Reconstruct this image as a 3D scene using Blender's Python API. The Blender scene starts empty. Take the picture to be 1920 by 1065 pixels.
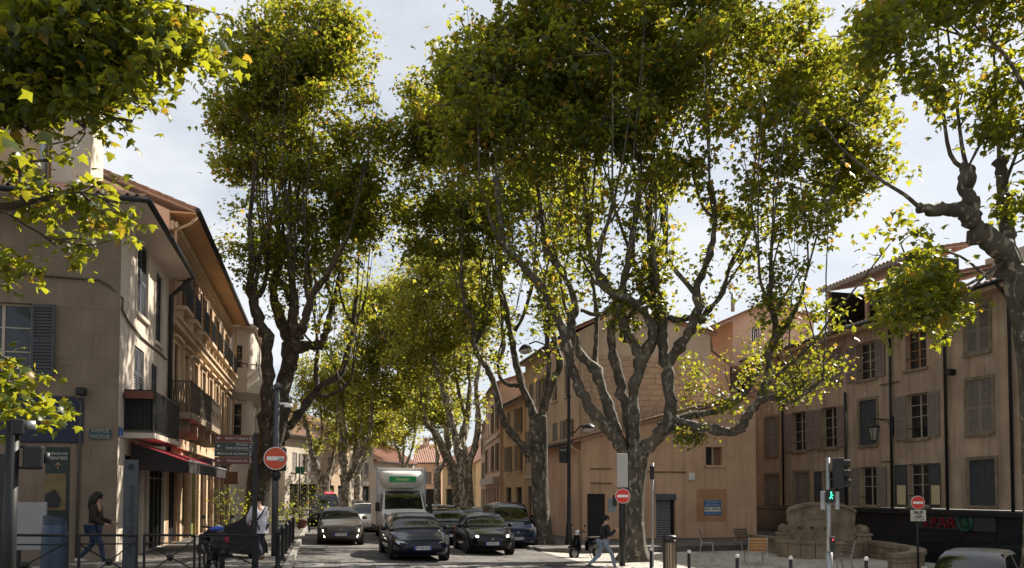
import bpy, math, random
import numpy as np
from mathutils import Vector, Matrix

R = math.radians
random.seed(7)
rng = np.random.default_rng(11)
scene = bpy.context.scene
COL = scene.collection

# ------------------------------------------------------------------ camera
F, CX, HZ, PITCH, CAMZ = 1450.0, 960.0, 925.0, R(2.0), 2.05
YAW = math.atan(355 / 1450)                    # camera looks this much to the right of the street axis (+Y)
CYP = HZ - F * math.tan(PITCH)
cam = bpy.data.cameras.new('camera')
cam.sensor_width = 36.0
cam.lens = F / 1920 * 36.0
cam.shift_y = (CYP - 532.5) / 1920
cam.clip_start, cam.clip_end = 0.1, 3000
camo = bpy.data.objects.new('camera', cam)
COL.objects.link(camo)
camo.location = (0, 0, CAMZ)
camo.rotation_euler = (R(90) + PITCH, 0, -YAW)
scene.camera = camo

# ------------------------------------------------------------------ sky, sun, exposure
SUN_AZ, SUN_EL = R(62), R(40)                  # azimuth from +Y towards +X
world = bpy.data.worlds.new('World')
scene.world = world
world.use_nodes = True
wn, wl = world.node_tree.nodes, world.node_tree.links
wn.clear()
w_out = wn.new('ShaderNodeOutputWorld')
w_bg = wn.new('ShaderNodeBackground')
w_bg.inputs['Strength'].default_value = 0.05
w_sky = wn.new('ShaderNodeTexSky')
w_sky.sky_type = 'NISHITA'
w_sky.sun_disc = False
w_sky.sun_elevation = SUN_EL
w_sky.sun_rotation = SUN_AZ
w_sky.dust_density = 1.0
w_sky.ozone_density = 1.0
w_tc = wn.new('ShaderNodeTexCoord')
w_sep = wn.new('ShaderNodeSeparateXYZ')
wl.new(w_tc.outputs['Generated'], w_sep.inputs[0])
def wmath(op, a, b):
    m = wn.new('ShaderNodeMath'); m.operation = op
    for i, v in enumerate((a, b)):
        if isinstance(v, (int, float)): m.inputs[i].default_value = v
        else: wl.new(v, m.inputs[i])
    return m.outputs[0]
w_den = wmath('ADD', wmath('MAXIMUM', w_sep.outputs[2], 0.0), 0.28)
w_cmb = wn.new('ShaderNodeCombineXYZ')
wl.new(wmath('DIVIDE', w_sep.outputs[0], w_den), w_cmb.inputs[0])
wl.new(wmath('DIVIDE', w_sep.outputs[1], w_den), w_cmb.inputs[1])
w_cmb.inputs[2].default_value = 6.5
w_noi = wn.new('ShaderNodeTexNoise')
w_noi.inputs['Scale'].default_value = 1.7
w_noi.inputs['Detail'].default_value = 7
w_noi.inputs['Roughness'].default_value = 0.55
wl.new(w_cmb.outputs[0], w_noi.inputs['Vector'])
w_ramp = wn.new('ShaderNodeValToRGB')
w_ramp.color_ramp.elements[0].position = 0.40
w_ramp.color_ramp.elements[0].color = (0.5, 0.5, 0.5, 1)
w_ramp.color_ramp.elements[1].position = 0.60
w_ramp.color_ramp.elements[1].color = (0.97, 0.97, 0.97, 1)
wl.new(w_noi.outputs['Fac'], w_ramp.inputs[0])
w_mix = wn.new('ShaderNodeMix'); w_mix.data_type = 'RGBA'
wl.new(w_ramp.outputs[0], w_mix.inputs['Factor'])
wl.new(w_sky.outputs[0], w_mix.inputs['A'])
w_mix.inputs['B'].default_value = (8.9, 9.2, 9.6, 1)
wl.new(w_mix.outputs['Result'], w_bg.inputs['Color'])
wl.new(w_bg.outputs[0], w_out.inputs[0])

sun = bpy.data.lights.new('sun', 'SUN')
sun.energy, sun.angle, sun.color = 5.0, R(0.53), (1.0, 0.92, 0.80)
suno = bpy.data.objects.new('sun', sun)
COL.objects.link(suno)
sdir = Vector((math.sin(SUN_AZ) * math.cos(SUN_EL), math.cos(SUN_AZ) * math.cos(SUN_EL), math.sin(SUN_EL)))
suno.rotation_euler = sdir.to_track_quat('Z', 'Y').to_euler()
suno.location = (40, 40, 60)

vs = scene.view_settings
vs.view_transform, vs.look, vs.gamma, vs.exposure = 'Standard', 'None', 1.0, 1.05
vs.use_curve_mapping = False
cy = scene.cycles
cy.max_bounces, cy.diffuse_bounces, cy.glossy_bounces, cy.transmission_bounces = 7, 4, 2, 3
cy.transparent_max_bounces = 4
cy.sample_clamp_indirect = 6.0
cy.use_denoising = True

# ------------------------------------------------------------------ pixel -> world helpers (photograph pixels, 1920 wide)
_r = np.array([math.cos(YAW), -math.sin(YAW), 0.0])
_fh = np.array([math.sin(YAW), math.cos(YAW), 0.0])
_w = _fh * math.cos(PITCH) + np.array([0, 0, math.sin(PITCH)])
_u = -_fh * math.sin(PITCH) + np.array([0, 0, math.cos(PITCH)])
def ray(px, py):
    return _w + _r * ((px - CX) / F) + _u * ((CYP - py) / F)
def P(px, py, d):
    """point seen at pixel px,py at ground distance d along the view axis"""
    v = ray(px, py)
    t = d / float(v @ _fh)
    return Vector((v[0] * t, v[1] * t, CAMZ + v[2] * t))
def PXY(px, d):
    p = P(px, HZ, d)
    return p.x, p.y
def sm(t):
    t = min(1.0, max(0.0, t)); return t * t * (3 - 2 * t)
def bend(y):                                   # the street bears right beyond ~45 m
    return 0.0 if y < 45 else 0.14 * (y - 45) - 0.7 * (1 - math.exp(-(y - 45) / 5))
KL, KR = -0.9, 8.4                             # kerb lines
def road_z(x, y):
    x -= bend(y)
    return 0.08 - 0.04 * x if x < 8 else -0.24 - 0.03 * (min(x, 12) - 8)
def gz(x, y):
    xs = x - bend(y)
    if xs < KL: return road_z(x, y) * 0 + 0.26 + 0.02 * min(6, KL - xs)
    if xs <= KR: return road_z(x, y)
    if y > 29.5: return -0.20
    return -0.36
def G(px, d):
    x, y = PXY(px, d)
    return Vector((x, y, gz(x, y)))

# ------------------------------------------------------------------ objects
WM = {}
def _reg(o, parent, M):
    COL.objects.link(o)
    if parent is not None:
        o.parent = parent
        o.matrix_basis = WM[parent.name].inverted() @ M
    else:
        o.matrix_basis = M
    WM[o.name] = M.copy()
    return o
def tag(o, label=None, cat=None, group=None, kind=None):
    if label: o['label'] = label
    if cat: o['category'] = cat
    if group: o['group'] = group
    if kind: o['kind'] = kind
    return o
def thing(name, label, cat, loc=(0, 0, 0), rotz=0.0, group=None):
    o = bpy.data.objects.new(name, None)
    o.empty_display_size = 0.3
    _reg(o, None, Matrix.Translation(Vector(loc)) @ Matrix.Rotation(rotz, 4, 'Z'))
    return tag(o, label, cat, group)
def copy_thing(root, loc, rotz, label, group=None):
    M = Matrix.Translation(Vector(loc)) @ Matrix.Rotation(rotz, 4, 'Z')
    c = root.copy(); COL.objects.link(c); c.matrix_basis = M; WM[c.name] = M
    c['label'] = label
    if group: c['group'] = group
    def rec(a, b):
        for ch in a.children:
            k = ch.copy(); COL.objects.link(k); k.parent = b
            k.matrix_parent_inverse = ch.matrix_parent_inverse.copy(); k.matrix_basis = ch.matrix_basis.copy()
            rec(ch, k)
    rec(root, c)
    return c
def put(name, me, mat, parent=None, M=None):
    """an object using an existing mesh"""
    o = bpy.data.objects.new(name, me)
    if mat is not None and not me.materials: me.materials.append(mat)
    return _reg(o, parent, M if M is not None else (WM[parent.name] if parent is not None else Matrix.Identity(4)))

class MB:
    """collects polygons, then links them as one mesh object"""
    def __init__(s): s.v, s.f = [], []
    def add(s, vs_, fs):
        b = len(s.v); s.v += [tuple(p) for p in vs_]; s.f += [tuple(b + i for i in f) for f in fs]; return s
    def box(s, x0, x1, y0, y1, z0, z1):
        return s.add([(x0,y0,z0),(x1,y0,z0),(x1,y1,z0),(x0,y1,z0),(x0,y0,z1),(x1,y0,z1),(x1,y1,z1),(x0,y1,z1)],
                     [(0,3,2,1),(4,5,6,7),(0,1,5,4),(1,2,6,5),(2,3,7,6),(3,0,4,7)])
    def hexa(s, p):                             # eight corners, bottom ring then top ring
        return s.add(p, [(0,3,2,1),(4,5,6,7),(0,1,5,4),(1,2,6,5),(2,3,7,6),(3,0,4,7)])
    def bar(s, a, b, w, h=None, up=(0,0,1)):    # rectangular bar from a to b
        a, b = Vector(a), Vector(b); h = h or w
        d = (b - a).normalized(); upv = Vector(up)
        if abs(d.dot(upv)) > 0.98: upv = Vector((1, 0, 0))
        sx = d.cross(upv).normalized() * w / 2; sz = sx.cross(d).normalized() * h / 2
        return s.hexa([a-sx-sz, a+sx-sz, b+sx-sz, b-sx-sz, a-sx+sz, a+sx+sz, b+sx+sz, b-sx+sz])
    def tube(s, pts, rad, n=8, cap=True):
        pts = [Vector(p) for p in pts]
        if isinstance(rad, (int, float)): rad = [rad] * len(pts)
        t0 = (pts[1] - pts[0]).normalized()
        nx = t0.orthogonal().normalized()
        b = len(s.v)
        for i, p in enumerate(pts):
            t = (pts[min(i+1, len(pts)-1)] - pts[max(i-1, 0)])
            t = t.normalized() if t.length > 1e-9 else t0
            nx = nx - t * nx.dot(t)
            nx = nx.normalized() if nx.length > 1e-6 else t.orthogonal().normalized()
            ny = t.cross(nx)
            for k in range(n):
                a = 2 * math.pi * k / n
                q = p + (nx * math.cos(a) + ny * math.sin(a)) * rad[i]
                s.v.append((q.x, q.y, q.z))
        for i in range(len(pts) - 1):
            for k in range(n):
                s.f.append((b+i*n+k, b+i*n+(k+1)%n, b+(i+1)*n+(k+1)%n, b+(i+1)*n+k))
        if cap:
            s.f.append(tuple(b + k for k in range(n))[::-1])
            s.f.append(tuple(b + (len(pts)-1)*n + k for k in range(n)))
        return s
    def cyl(s, a, b, r, r2=None, n=12): return s.tube([a, b], [r, r if r2 is None else r2], n)
    def lathe(s, prof, c=(0,0,0), n=16):        # prof: (radius, z)
        b = len(s.v); m = len(prof)
        for k in range(n):
            a = 2*math.pi*k/n
            for r_, z_ in prof: s.v.append((c[0]+r_*math.cos(a), c[1]+r_*math.sin(a), c[2]+z_))
        for k in range(n):
            for i in range(m-1):
                s.f.append((b+k*m+i, b+((k+1)%n)*m+i, b+((k+1)%n)*m+i+1, b+k*m+i+1))
        return s
    def prism(s, poly, y0, y1):                 # polygon in x,z extruded along y
        n = len(poly); b = len(s.v)
        s.v += [(x, y0, z) for x, z in poly] + [(x, y1, z) for x, z in poly]
        s.f.append(tuple(b + i for i in range(n))); s.f.append(tuple(b + n + i for i in range(n))[::-1])
        for i in range(n): s.f.append((b+i, b+n+i, b+n+(i+1)%n, b+(i+1)%n))
        return s
    def sphere(s, c, rx, ry=None, rz=None, n=12, m=8):
        ry = ry or rx; rz = rz or rx
        b = len(s.v)
        for i in range(m+1):
            t = math.pi * i / m
            for k in range(n):
                a = 2*math.pi*k/n
                s.v.append((c[0]+rx*math.sin(t)*math.cos(a), c[1]+ry*math.sin(t)*math.sin(a), c[2]+rz*math.cos(t)))
        for i in range(m):
            for k in range(n): s.f.append((b+i*n+k, b+(i+1)*n+k, b+(i+1)*n+(k+1)%n, b+i*n+(k+1)%n))
        return s
    def mesh(s, name, smooth=False):
        used = sorted({i for f in s.f for i in f})
        if len(used) < len(s.v):
            ix = {o: k for k, o in enumerate(used)}
            s.v = [s.v[i] for i in used]; s.f = [tuple(ix[i] for i in f) for f in s.f]
        me = bpy.data.meshes.new(name)
        me.from_pydata(s.v, [], s.f)
        if smooth: me.polygons.foreach_set('use_smooth', [True] * len(me.polygons))
        me.update()
        return me
    def build(s, name, mat, parent=None, M=None, smooth=False, world=False, bevel=0):
        me = s.mesh(name, smooth)
        if world: M = Matrix.Identity(4)
        o = put(name, me, mat, parent, M)
        if bevel:
            b = o.modifiers.new('bevel', 'BEVEL'); b.width = bevel; b.segments = 2; b.limit_method = 'ANGLE'
        return o

def boxes(name, m, root, M, bl, bevel=0):
    for b_ in bl: MB().box(*b_).build(name, m, root, M, bevel=bevel)

class Frame:
    """a wall: x = reading direction, y = into the wall, z = up"""
    def __init__(s, O, n):
        s.O = Vector((O[0], O[1], 0.0)); s.n = Vector((n[0], n[1], 0)).normalized()
        s.u = Vector((-s.n.y, s.n.x, 0))
        m = Matrix.Identity(4)
        m.col[0][:3], m.col[1][:3], m.col[2][:3], m.col[3][:3] = s.u, -s.n, (0,0,1), s.O
        s.M = m
    def px(s, px, py, off=0.0):                 # pixel -> (x, z) on the wall plane, off = distance in front of it
        v = ray(px, py); c = Vector((0, 0, CAMZ)); v = Vector(v)
        t = (s.O + s.n * off - c).dot(s.n) / v.dot(s.n)
        p = c + v * t
        return (p - s.O).dot(s.u), p.z
    def rect(s, x0, x1, yt, yb, off=0.0):       # pixel box -> (x0,x1,z0,z1)
        xm = (x0 + x1) / 2
        a0, a1 = s.px(x0, HZ, off)[0], s.px(x1, HZ, off)[0]
        return min(a0, a1), max(a0, a1), s.px(xm, yb, off)[1], s.px(xm, yt, off)[1]
    def at(s, x, y, z): return s.O + s.u * x - s.n * y + Vector((0, 0, z))
    def sub(s, x=0, y=0, z=0): return s.M @ Matrix.Translation((x, y, z))

# ------------------------------------------------------------------ materials
MATS = {}
def mat(name, c1, c2=None, scale=3.0, rough=0.8, bump=0.0, metal=0.0, detail=5, streak=0.0, c3=None, spec=0.4, coat=0.0, bscale=None, lo=0.35, hi=0.65):
    if name in MATS: return MATS[name]
    m = bpy.data.materials.new(name); m.use_nodes = True
    n, l = m.node_tree.nodes, m.node_tree.links
    b = n['Principled BSDF']
    b.inputs['Roughness'].default_value = rough
    b.inputs['Metallic'].default_value = metal
    b.inputs['Specular IOR Level'].default_value = spec
    b.inputs['Coat Weight'].default_value = coat
    b.inputs['Base Color'].default_value = (*c1, 1)
    if c2 is not None or bump:
        tc = n.new('ShaderNodeTexCoord')
        no = n.new('ShaderNodeTexNoise'); no.inputs['Scale'].default_value = scale; no.inputs['Detail'].default_value = detail
        no.inputs['Roughness'].default_value = 0.6
        l.new(tc.outputs['Object'], no.inputs['Vector'])
        if c2 is not None:
            rp = n.new('ShaderNodeValToRGB')
            rp.color_ramp.elements[0].position, rp.color_ramp.elements[1].position = lo, hi
            rp.color_ramp.elements[0].color, rp.color_ramp.elements[1].color = (*c1, 1), (*c2, 1)
            l.new(no.outputs['Fac'], rp.inputs[0])
            out = rp.outputs[0]
            if streak:
                mp = n.new('ShaderNodeMapping'); mp.inputs['Scale'].default_value = (2.2, 2.2, 0.16)
                l.new(tc.outputs['Object'], mp.inputs[0])
                n2 = n.new('ShaderNodeTexNoise'); n2.inputs['Scale'].default_value = 1.6; n2.inputs['Detail'].default_value = 6
                l.new(mp.outputs[0], n2.inputs['Vector'])
                r2 = n.new('ShaderNodeValToRGB'); r2.color_ramp.elements[0].position, r2.color_ramp.elements[1].position = 0.48, 0.78
                r2.color_ramp.elements[0].color, r2.color_ramp.elements[1].color = (0, 0, 0, 1), (streak, streak, streak, 1)
                l.new(n2.outputs['Fac'], r2.inputs[0])
                mx = n.new('ShaderNodeMix'); mx.data_type = 'RGBA'
                l.new(r2.outputs[0], mx.inputs['Factor']); l.new(out, mx.inputs['A'])
                mx.inputs['B'].default_value = (*(c3 or (0.12, 0.09, 0.07)), 1)
                out = mx.outputs['Result']
            l.new(out, b.inputs['Base Color'])
        if bump:
            nb = n.new('ShaderNodeTexNoise'); nb.inputs['Scale'].default_value = bscale or scale * 6; nb.inputs['Detail'].default_value = 4
            l.new(tc.outputs['Object'], nb.inputs['Vector'])
            bp = n.new('ShaderNodeBump'); bp.inputs['Strength'].default_value = bump; bp.inputs['Distance'].default_value = 0.02
            l.new(nb.outputs['Fac'], bp.inputs['Height']); l.new(bp.outputs[0], b.inputs['Normal'])
    MATS[name] = m
    return m
def emis(name, c, s):
    if name in MATS: return MATS[name]
    m = mat(name, c, rough=0.3)
    b = m.node_tree.nodes['Principled BSDF']
    b.inputs['Emission Color'].default_value = (*c, 1); b.inputs['Emission Strength'].default_value = s
    return m
def bark(name, dark, mid, pale, amount, scale=3.0):
    if name in MATS: return MATS[name]
    m = mat(name, mid, dark, scale=2.2, rough=0.8, bump=0.45, bscale=9)
    n, l = m.node_tree.nodes, m.node_tree.links
    b = n['Principled BSDF']
    src = b.inputs['Base Color'].links[0].from_socket
    tc = n.new('ShaderNodeTexCoord')
    mp = n.new('ShaderNodeMapping'); mp.inputs['Scale'].default_value = (1.25, 1.25, 0.8)
    l.new(tc.outputs['Object'], mp.inputs[0])
    vo = n.new('ShaderNodeTexNoise'); vo.inputs['Scale'].default_value = scale; vo.inputs['Detail'].default_value = 3; vo.inputs['Distortion'].default_value = 0.6
    l.new(mp.outputs[0], vo.inputs['Vector'])
    rp = n.new('ShaderNodeValToRGB')
    rp.color_ramp.elements[0].position, rp.color_ramp.elements[1].position = amount, amount + 0.07
    l.new(vo.outputs['Fac'], rp.inputs[0])
    mx = n.new('ShaderNodeMix'); mx.data_type = 'RGBA'
    l.new(rp.outputs[0], mx.inputs['Factor']); l.new(src, mx.inputs['A']); mx.inputs['B'].default_value = (*pale, 1)
    l.new(mx.outputs['Result'], b.inputs['Base Color'])
    return m
def leafmat(name, front, trans, autumn, af=0.86, gloss=0.35):
    if name in MATS: return MATS[name]
    m = bpy.data.materials.new(name); m.use_nodes = True
    n, l = m.node_tree.nodes, m.node_tree.links
    n.clear()
    out = n.new('ShaderNodeOutputMaterial')
    at = n.new('ShaderNodeAttribute'); at.attribute_name = 'rnd'
    def ramp(cols):
        r = n.new('ShaderNodeValToRGB'); e = r.color_ramp.elements
        e[0].position, e[0].color = cols[0][0], (*cols[0][1], 1)
        e[1].position, e[1].color = cols[1][0], (*cols[1][1], 1)
        for p_, c_ in cols[2:]:
            k = e.new(p_); k.color = (*c_, 1)
        l.new(at.outputs['Fac'], r.inputs[0]); return r.outputs[0]
    lt = lambda c, f: tuple(min(1, v * f) for v in c)
    c1 = ramp([(0.0, lt(front, 0.7)), (af - 0.05, lt(front, 1.35)), (af + 0.04, lt(autumn, 0.45))])
    c2 = ramp([(0.0, lt(trans, 0.72)), (af - 0.05, lt(trans, 1.2)), (af + 0.04, autumn)])
    p = n.new('ShaderNodeBsdfPrincipled'); p.inputs['Roughness'].default_value = 0.42
    p.inputs['Specular IOR Level'].default_value = gloss
    l.new(c1, p.inputs['Base Color'])
    t = n.new('ShaderNodeBsdfTranslucent'); l.new(c2, t.inputs['Color'])
    mx = n.new('ShaderNodeMixShader'); mx.inputs[0].default_value = 0.47
    l.new(p.outputs[0], mx.inputs[1]); l.new(t.outputs[0], mx.inputs[2]); l.new(mx.outputs[0], out.inputs[0])
    MATS[name] = m
    return m

asphalt = mat('asphalt', (0.07, 0.064, 0.06), (0.15, 0.14, 0.13), scale=0.7, rough=0.85, bump=0.4, bscale=60)
paving = mat('paving', (0.34, 0.31, 0.28), (0.45, 0.415, 0.375), scale=1.0, rough=0.85, bump=0.3, bscale=30)
pavL = mat('pavement_grey', (0.075, 0.067, 0.06), (0.14, 0.127, 0.114), scale=0.9, rough=0.85, bump=0.3, bscale=25)
kerbm = mat('kerb_stone', (0.33, 0.31, 0.28), (0.24, 0.225, 0.205), scale=4, rough=0.85, bump=0.3)
earth = mat('earth', (0.16, 0.14, 0.11), (0.22, 0.2, 0.16), scale=0.6, rough=0.95, bump=0.3)
settw = mat('sett_grey', (0.22, 0.21, 0.2), (0.15, 0.142, 0.135), scale=5, rough=0.7, lo=0.4, hi=0.7)
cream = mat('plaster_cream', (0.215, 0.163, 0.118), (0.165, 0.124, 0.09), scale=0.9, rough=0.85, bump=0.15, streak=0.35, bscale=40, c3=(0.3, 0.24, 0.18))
white_pl = mat('plaster_white', (0.56, 0.49, 0.41), (0.47, 0.40, 0.33), scale=0.9, rough=0.85, bump=0.15, streak=0.3, bscale=40, c3=(0.36, 0.3, 0.24))
ochre = mat('plaster_ochre', (0.42, 0.28, 0.165), (0.31, 0.2, 0.115), scale=1.0, rough=0.85, bump=0.25, streak=0.45, bscale=30, c3=(0.2, 0.13, 0.08))
ochre_trim = mat('stone_trim', (0.55, 0.41, 0.27), (0.44, 0.32, 0.2), scale=2.0, rough=0.85, bump=0.2, streak=0.4, c3=(0.2, 0.14, 0.09))
orange_pl = mat('plaster_orange', (0.74, 0.485, 0.33), (0.58, 0.365, 0.24), scale=0.55, rough=0.88, bump=0.3, streak=0.6, bscale=30, c3=(0.36, 0.22, 0.15))
pink_pl = mat('plaster_pink', (0.68, 0.475, 0.36), (0.60, 0.405, 0.30), scale=0.8, rough=0.88, bump=0.15, streak=0.25, c3=(0.34, 0.22, 0.16))
beige_pl = mat('plaster_beige', (0.50, 0.38, 0.275), (0.34, 0.25, 0.18), scale=0.55, rough=0.88, bump=0.2, streak=0.75, bscale=30, c3=(0.13, 0.095, 0.07))
beige2 = mat('plaster_tan', (0.56, 0.415, 0.29), (0.48, 0.345, 0.23), scale=0.8, rough=0.88, bump=0.2, streak=0.4, c3=(0.22, 0.15, 0.1))
stone_pale = mat('stone_pale', (0.60, 0.45, 0.33), (0.46, 0.33, 0.23), scale=2.4, rough=0.9, bump=0.5, bscale=18)
stone_grey = mat('stone_grey', (0.29, 0.225, 0.155), (0.16, 0.125, 0.09), scale=2.2, rough=0.9, bump=0.5, streak=0.5, bscale=20, c3=(0.09, 0.07, 0.055))
terra = mat('roof_tile', (0.40, 0.22, 0.15), (0.32, 0.21, 0.155), scale=5, rough=0.85, bump=0.4, bscale=12)
terra2 = mat('roof_tile_pale', (0.46, 0.27, 0.19), (0.34, 0.24, 0.18), scale=6, rough=0.85, bump=0.4, bscale=12)
soffit = mat('soffit', (0.6, 0.53, 0.45), (0.54, 0.47, 0.39), scale=1, rough=0.8)
soffit_o = mat('soffit_ochre', (0.58, 0.36, 0.18), (0.5, 0.3, 0.15), scale=1, rough=0.8)
zinc = mat('zinc_dark', (0.035, 0.038, 0.042), rough=0.45, metal=0.6)
ironm = mat('black_iron', (0.012, 0.012, 0.013), rough=0.5)
steel = mat('galvanised', (0.36, 0.37, 0.38), (0.28, 0.29, 0.3), scale=8, rough=0.45, metal=0.7)
shut_grey = mat('shutter_grey', (0.25, 0.21, 0.19), (0.2, 0.17, 0.15), scale=6, rough=0.7)
shut_dark = mat('shutter_dark', (0.06, 0.065, 0.075), (0.045, 0.05, 0.06), scale=6, rough=0.65)
shut_mauve = mat('shutter_mauve', (0.27, 0.195, 0.175), (0.22, 0.16, 0.145), scale=6, rough=0.7)
shut_brown = mat('shutter_brown', (0.16, 0.12, 0.085), (0.11, 0.085, 0.06), scale=6, rough=0.75)
frame_w = mat('window_frame', (0.42, 0.36, 0.29), rough=0.6)
frame_br = mat('window_frame_brown', (0.42, 0.22, 0.1), rough=0.6)
glass = mat('window_glass', (0.018, 0.02, 0.023), rough=0.06, spec=0.6)
darkin = mat('dark_interior', (0.014, 0.013, 0.013), rough=0.9)
shopdark = mat('shopfront_dark', (0.012, 0.014, 0.018), (0.02, 0.022, 0.027), scale=2, rough=0.35)
navy = mat('sign_navy', (0.010, 0.016, 0.045), rough=0.5)
whitep = mat('white_paint', (0.78, 0.77, 0.75), rough=0.5)
redp = mat('sign_red', (0.62, 0.045, 0.03), rough=0.45)
cable = mat('cable', (0.09, 0.08, 0.07), rough=0.8)
wood = mat('bench_wood', (0.5, 0.27, 0.11), (0.4, 0.2, 0.08), scale=9, rough=0.6)
# ================================================================== the ground
def sheet(name, xs, ys, zf, m, skirt=0.0, parts=None):
    mb = MB()
    for (xs_, ys_) in (parts or [(xs, ys)]):
        nx, ny = len(xs_), len(ys_); b = len(mb.v)
        for y in ys_:
            for x in xs_: mb.v.append((x + bend(y), y, zf(x + bend(y), y)))
        for j in range(ny - 1):
            for i in range(nx - 1):
                mb.f.append((b+j*nx+i, b+j*nx+i+1, b+(j+1)*nx+i+1, b+(j+1)*nx+i))
        if skirt:
            ring = [b+i for i in range(nx)] + [b+j*nx+nx-1 for j in range(1, ny)] + [b+(ny-1)*nx+i for i in range(nx-2, -1, -1)] + [b+j*nx for j in range(ny-2, 0, -1)]
            k0 = len(mb.v)
            for q in ring: mb.v.append((mb.v[q][0], mb.v[q][1], mb.v[q][2] - skirt))
            for i in range(len(ring)):
                j = (i + 1) % len(ring); mb.f.append((ring[j], ring[i], k0+i, k0+j))
    return tag(mb.build(name, m), kind='structure')
lin = lambda a, b, n: [a + (b - a) * i / n for i in range(n + 1)]
g = MB(); g.add([(-900,-300,-1.7),(900,-300,-1.7),(900,1500,-1.7),(-900,1500,-1.7)], [(0,1,2,3)])
tag(g.build('ground', earth), kind='structure')
sheet('road', lin(KL, KR, 6), lin(-12, 44, 14) + lin(47, 170, 40), road_z, asphalt)
sheet('side_road', lin(8.4, 60, 4), lin(-12, 36, 4), lambda x, y: -1.12, asphalt)
plz = sheet('plaza', None, None, lambda x, y: -0.25 - 0.11 * sm((x - 8.4) / 1.6), paving, 0.6,
            [(lin(8.405, 13.4, 6), lin(11, 33.6, 12)), (lin(13.4, 20.5, 4), lin(19.6, 33.6, 8))])
sheet('right_pavement', lin(KR, 60, 3), lin(29.5, 44, 4) + lin(47, 170, 40), lambda x, y: -0.13, pavL, 0.5)
sheet('left_pavement', lin(-70, KL, 5), lin(9, 44, 9) + lin(47, 170, 40), lambda x, y: gz(min(x, KL - 0.01 + bend(y)), y), pavL, 0.3)
# kerb stones along both sides of the road
kme = MB().box(-0.075, 0.075, -0.49, 0.49, -0.16, 0.012).mesh('kerb_stone')
lp, rp_ = bpy.data.objects['left_pavement'], bpy.data.objects['right_pavement']
y = 17.0
while y < 46:
    put('kerb_stone', kme, kerbm, lp, Matrix.Translation((KL + 0.06 + bend(y), y, gz(KL - 0.01, y) + 0.004)))
    if y > 30: put('kerb_stone', kme, kerbm, rp_, Matrix.Translation((KR - 0.06 + bend(y), y, -0.126)))
    y += 1.0
# band of sett blocks, slightly paler than the asphalt, across the carriageway
cm = MB().box(-0.25, 0.25, -1.1, 1.1, 0, 0.004).mesh('sett_block')
for i in range(9):
    x = -0.2 + i * 0.95
    put('sett_block', cm, settw, bpy.data.objects['road'], Matrix.Translation((x, 21.6, road_z(x, 21) + 0.006)) @ Matrix.Rotation(math.atan(0.04), 4, 'Y'))
# tactile grey paving strip by the kerb
def slab_patch(x0, x1, y0, y1, nx, ny, z, root, m):
    w, h = (x1-x0)/nx, (y1-y0)/ny
    me = MB().box(0.008, w-0.008, 0.008, h-0.008, -0.02, 0.006).mesh('paving_slab')
    for i in range(nx):
        for j in range(ny):
            put('paving_slab', me, m, root, Matrix.Translation((x0+i*w, y0+j*h, z(x0+i*w+w/2, y0+j*h+h/2) + random.uniform(0, 0.004))))
slab = mat('slab', (0.15, 0.137, 0.123), (0.21, 0.19, 0.172), scale=2.5, rough=0.85, bump=0.2)
slab_patch(-3.3, -0.98, 17.6, 27.4, 4, 14, gz, lp, slab)

# ================================================================== building kit
_cache = {}
SHUT = [1.5, 11.0]                              # how far shutters stand off the wall, degrees
def shutter_mesh(w, h, m, solid=False):
    k = ('sh', round(w, 2), round(h, 2), m.name, solid)
    if k not in _cache:
        mb = MB(); t = 0.035; s = min(0.07, w * 0.18)
        mb.box(0, s, -t, 0, 0, h).box(w-s, w, -t, 0, 0, h)
        for z0 in (0, h*0.46, h-0.09): mb.box(s, w-s, -t, 0, z0, z0 + 0.09)
        if solid: mb.box(s, w-s, -t*0.6, -0.003, 0.09, h-0.09)
        else:
            for a, b in ((0.09, h*0.46), (h*0.46+0.09, h-0.09)):
                n = max(3, int((b-a)/0.075)); st = (b-a)/n
                for i in range(n):
                    z = a + i*st
                    mb.add([(s,-t,z+0.01),(w-s,-t,z+0.01),(w-s,-0.004,z+st*0.95),(s,-0.004,z+st*0.95)], [(0,1,2,3)])
        me = mb.mesh('shutter'); me.materials.append(m); _cache[k] = me
    return _cache[k]
def window_mesh(w, h, m, cols=2, rows=3):
    k = ('wi', round(w, 2), round(h, 2), m.name, cols, rows)
    if k not in _cache:
        mb = MB(); f = 0.055
        mb.box(0, f, 0, 0.05, 0, h).box(w-f, w, 0, 0.05, 0, h).box(f, w-f, 0, 0.05, 0, f).box(f, w-f, 0, 0.05, h-f, h)
        for i in range(1, cols): x = w*i/cols; mb.box(x-0.035, x+0.035, -0.008, 0.045, f, h-f)
        for j in range(1, rows):
            z = h*j/rows; mb.box(f, w-f, 0.008, 0.04, z-0.014, z+0.014)
        me = mb.mesh('window'); me.materials.append(m)
        g_ = MB().box(f*0.5, w-f*0.5, 0.022, 0.03, f*0.5, h-f*0.5).mesh('pane'); g_.materials.append(glass)
        _cache[k] = (me, g_)
    return _cache[k]
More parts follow.
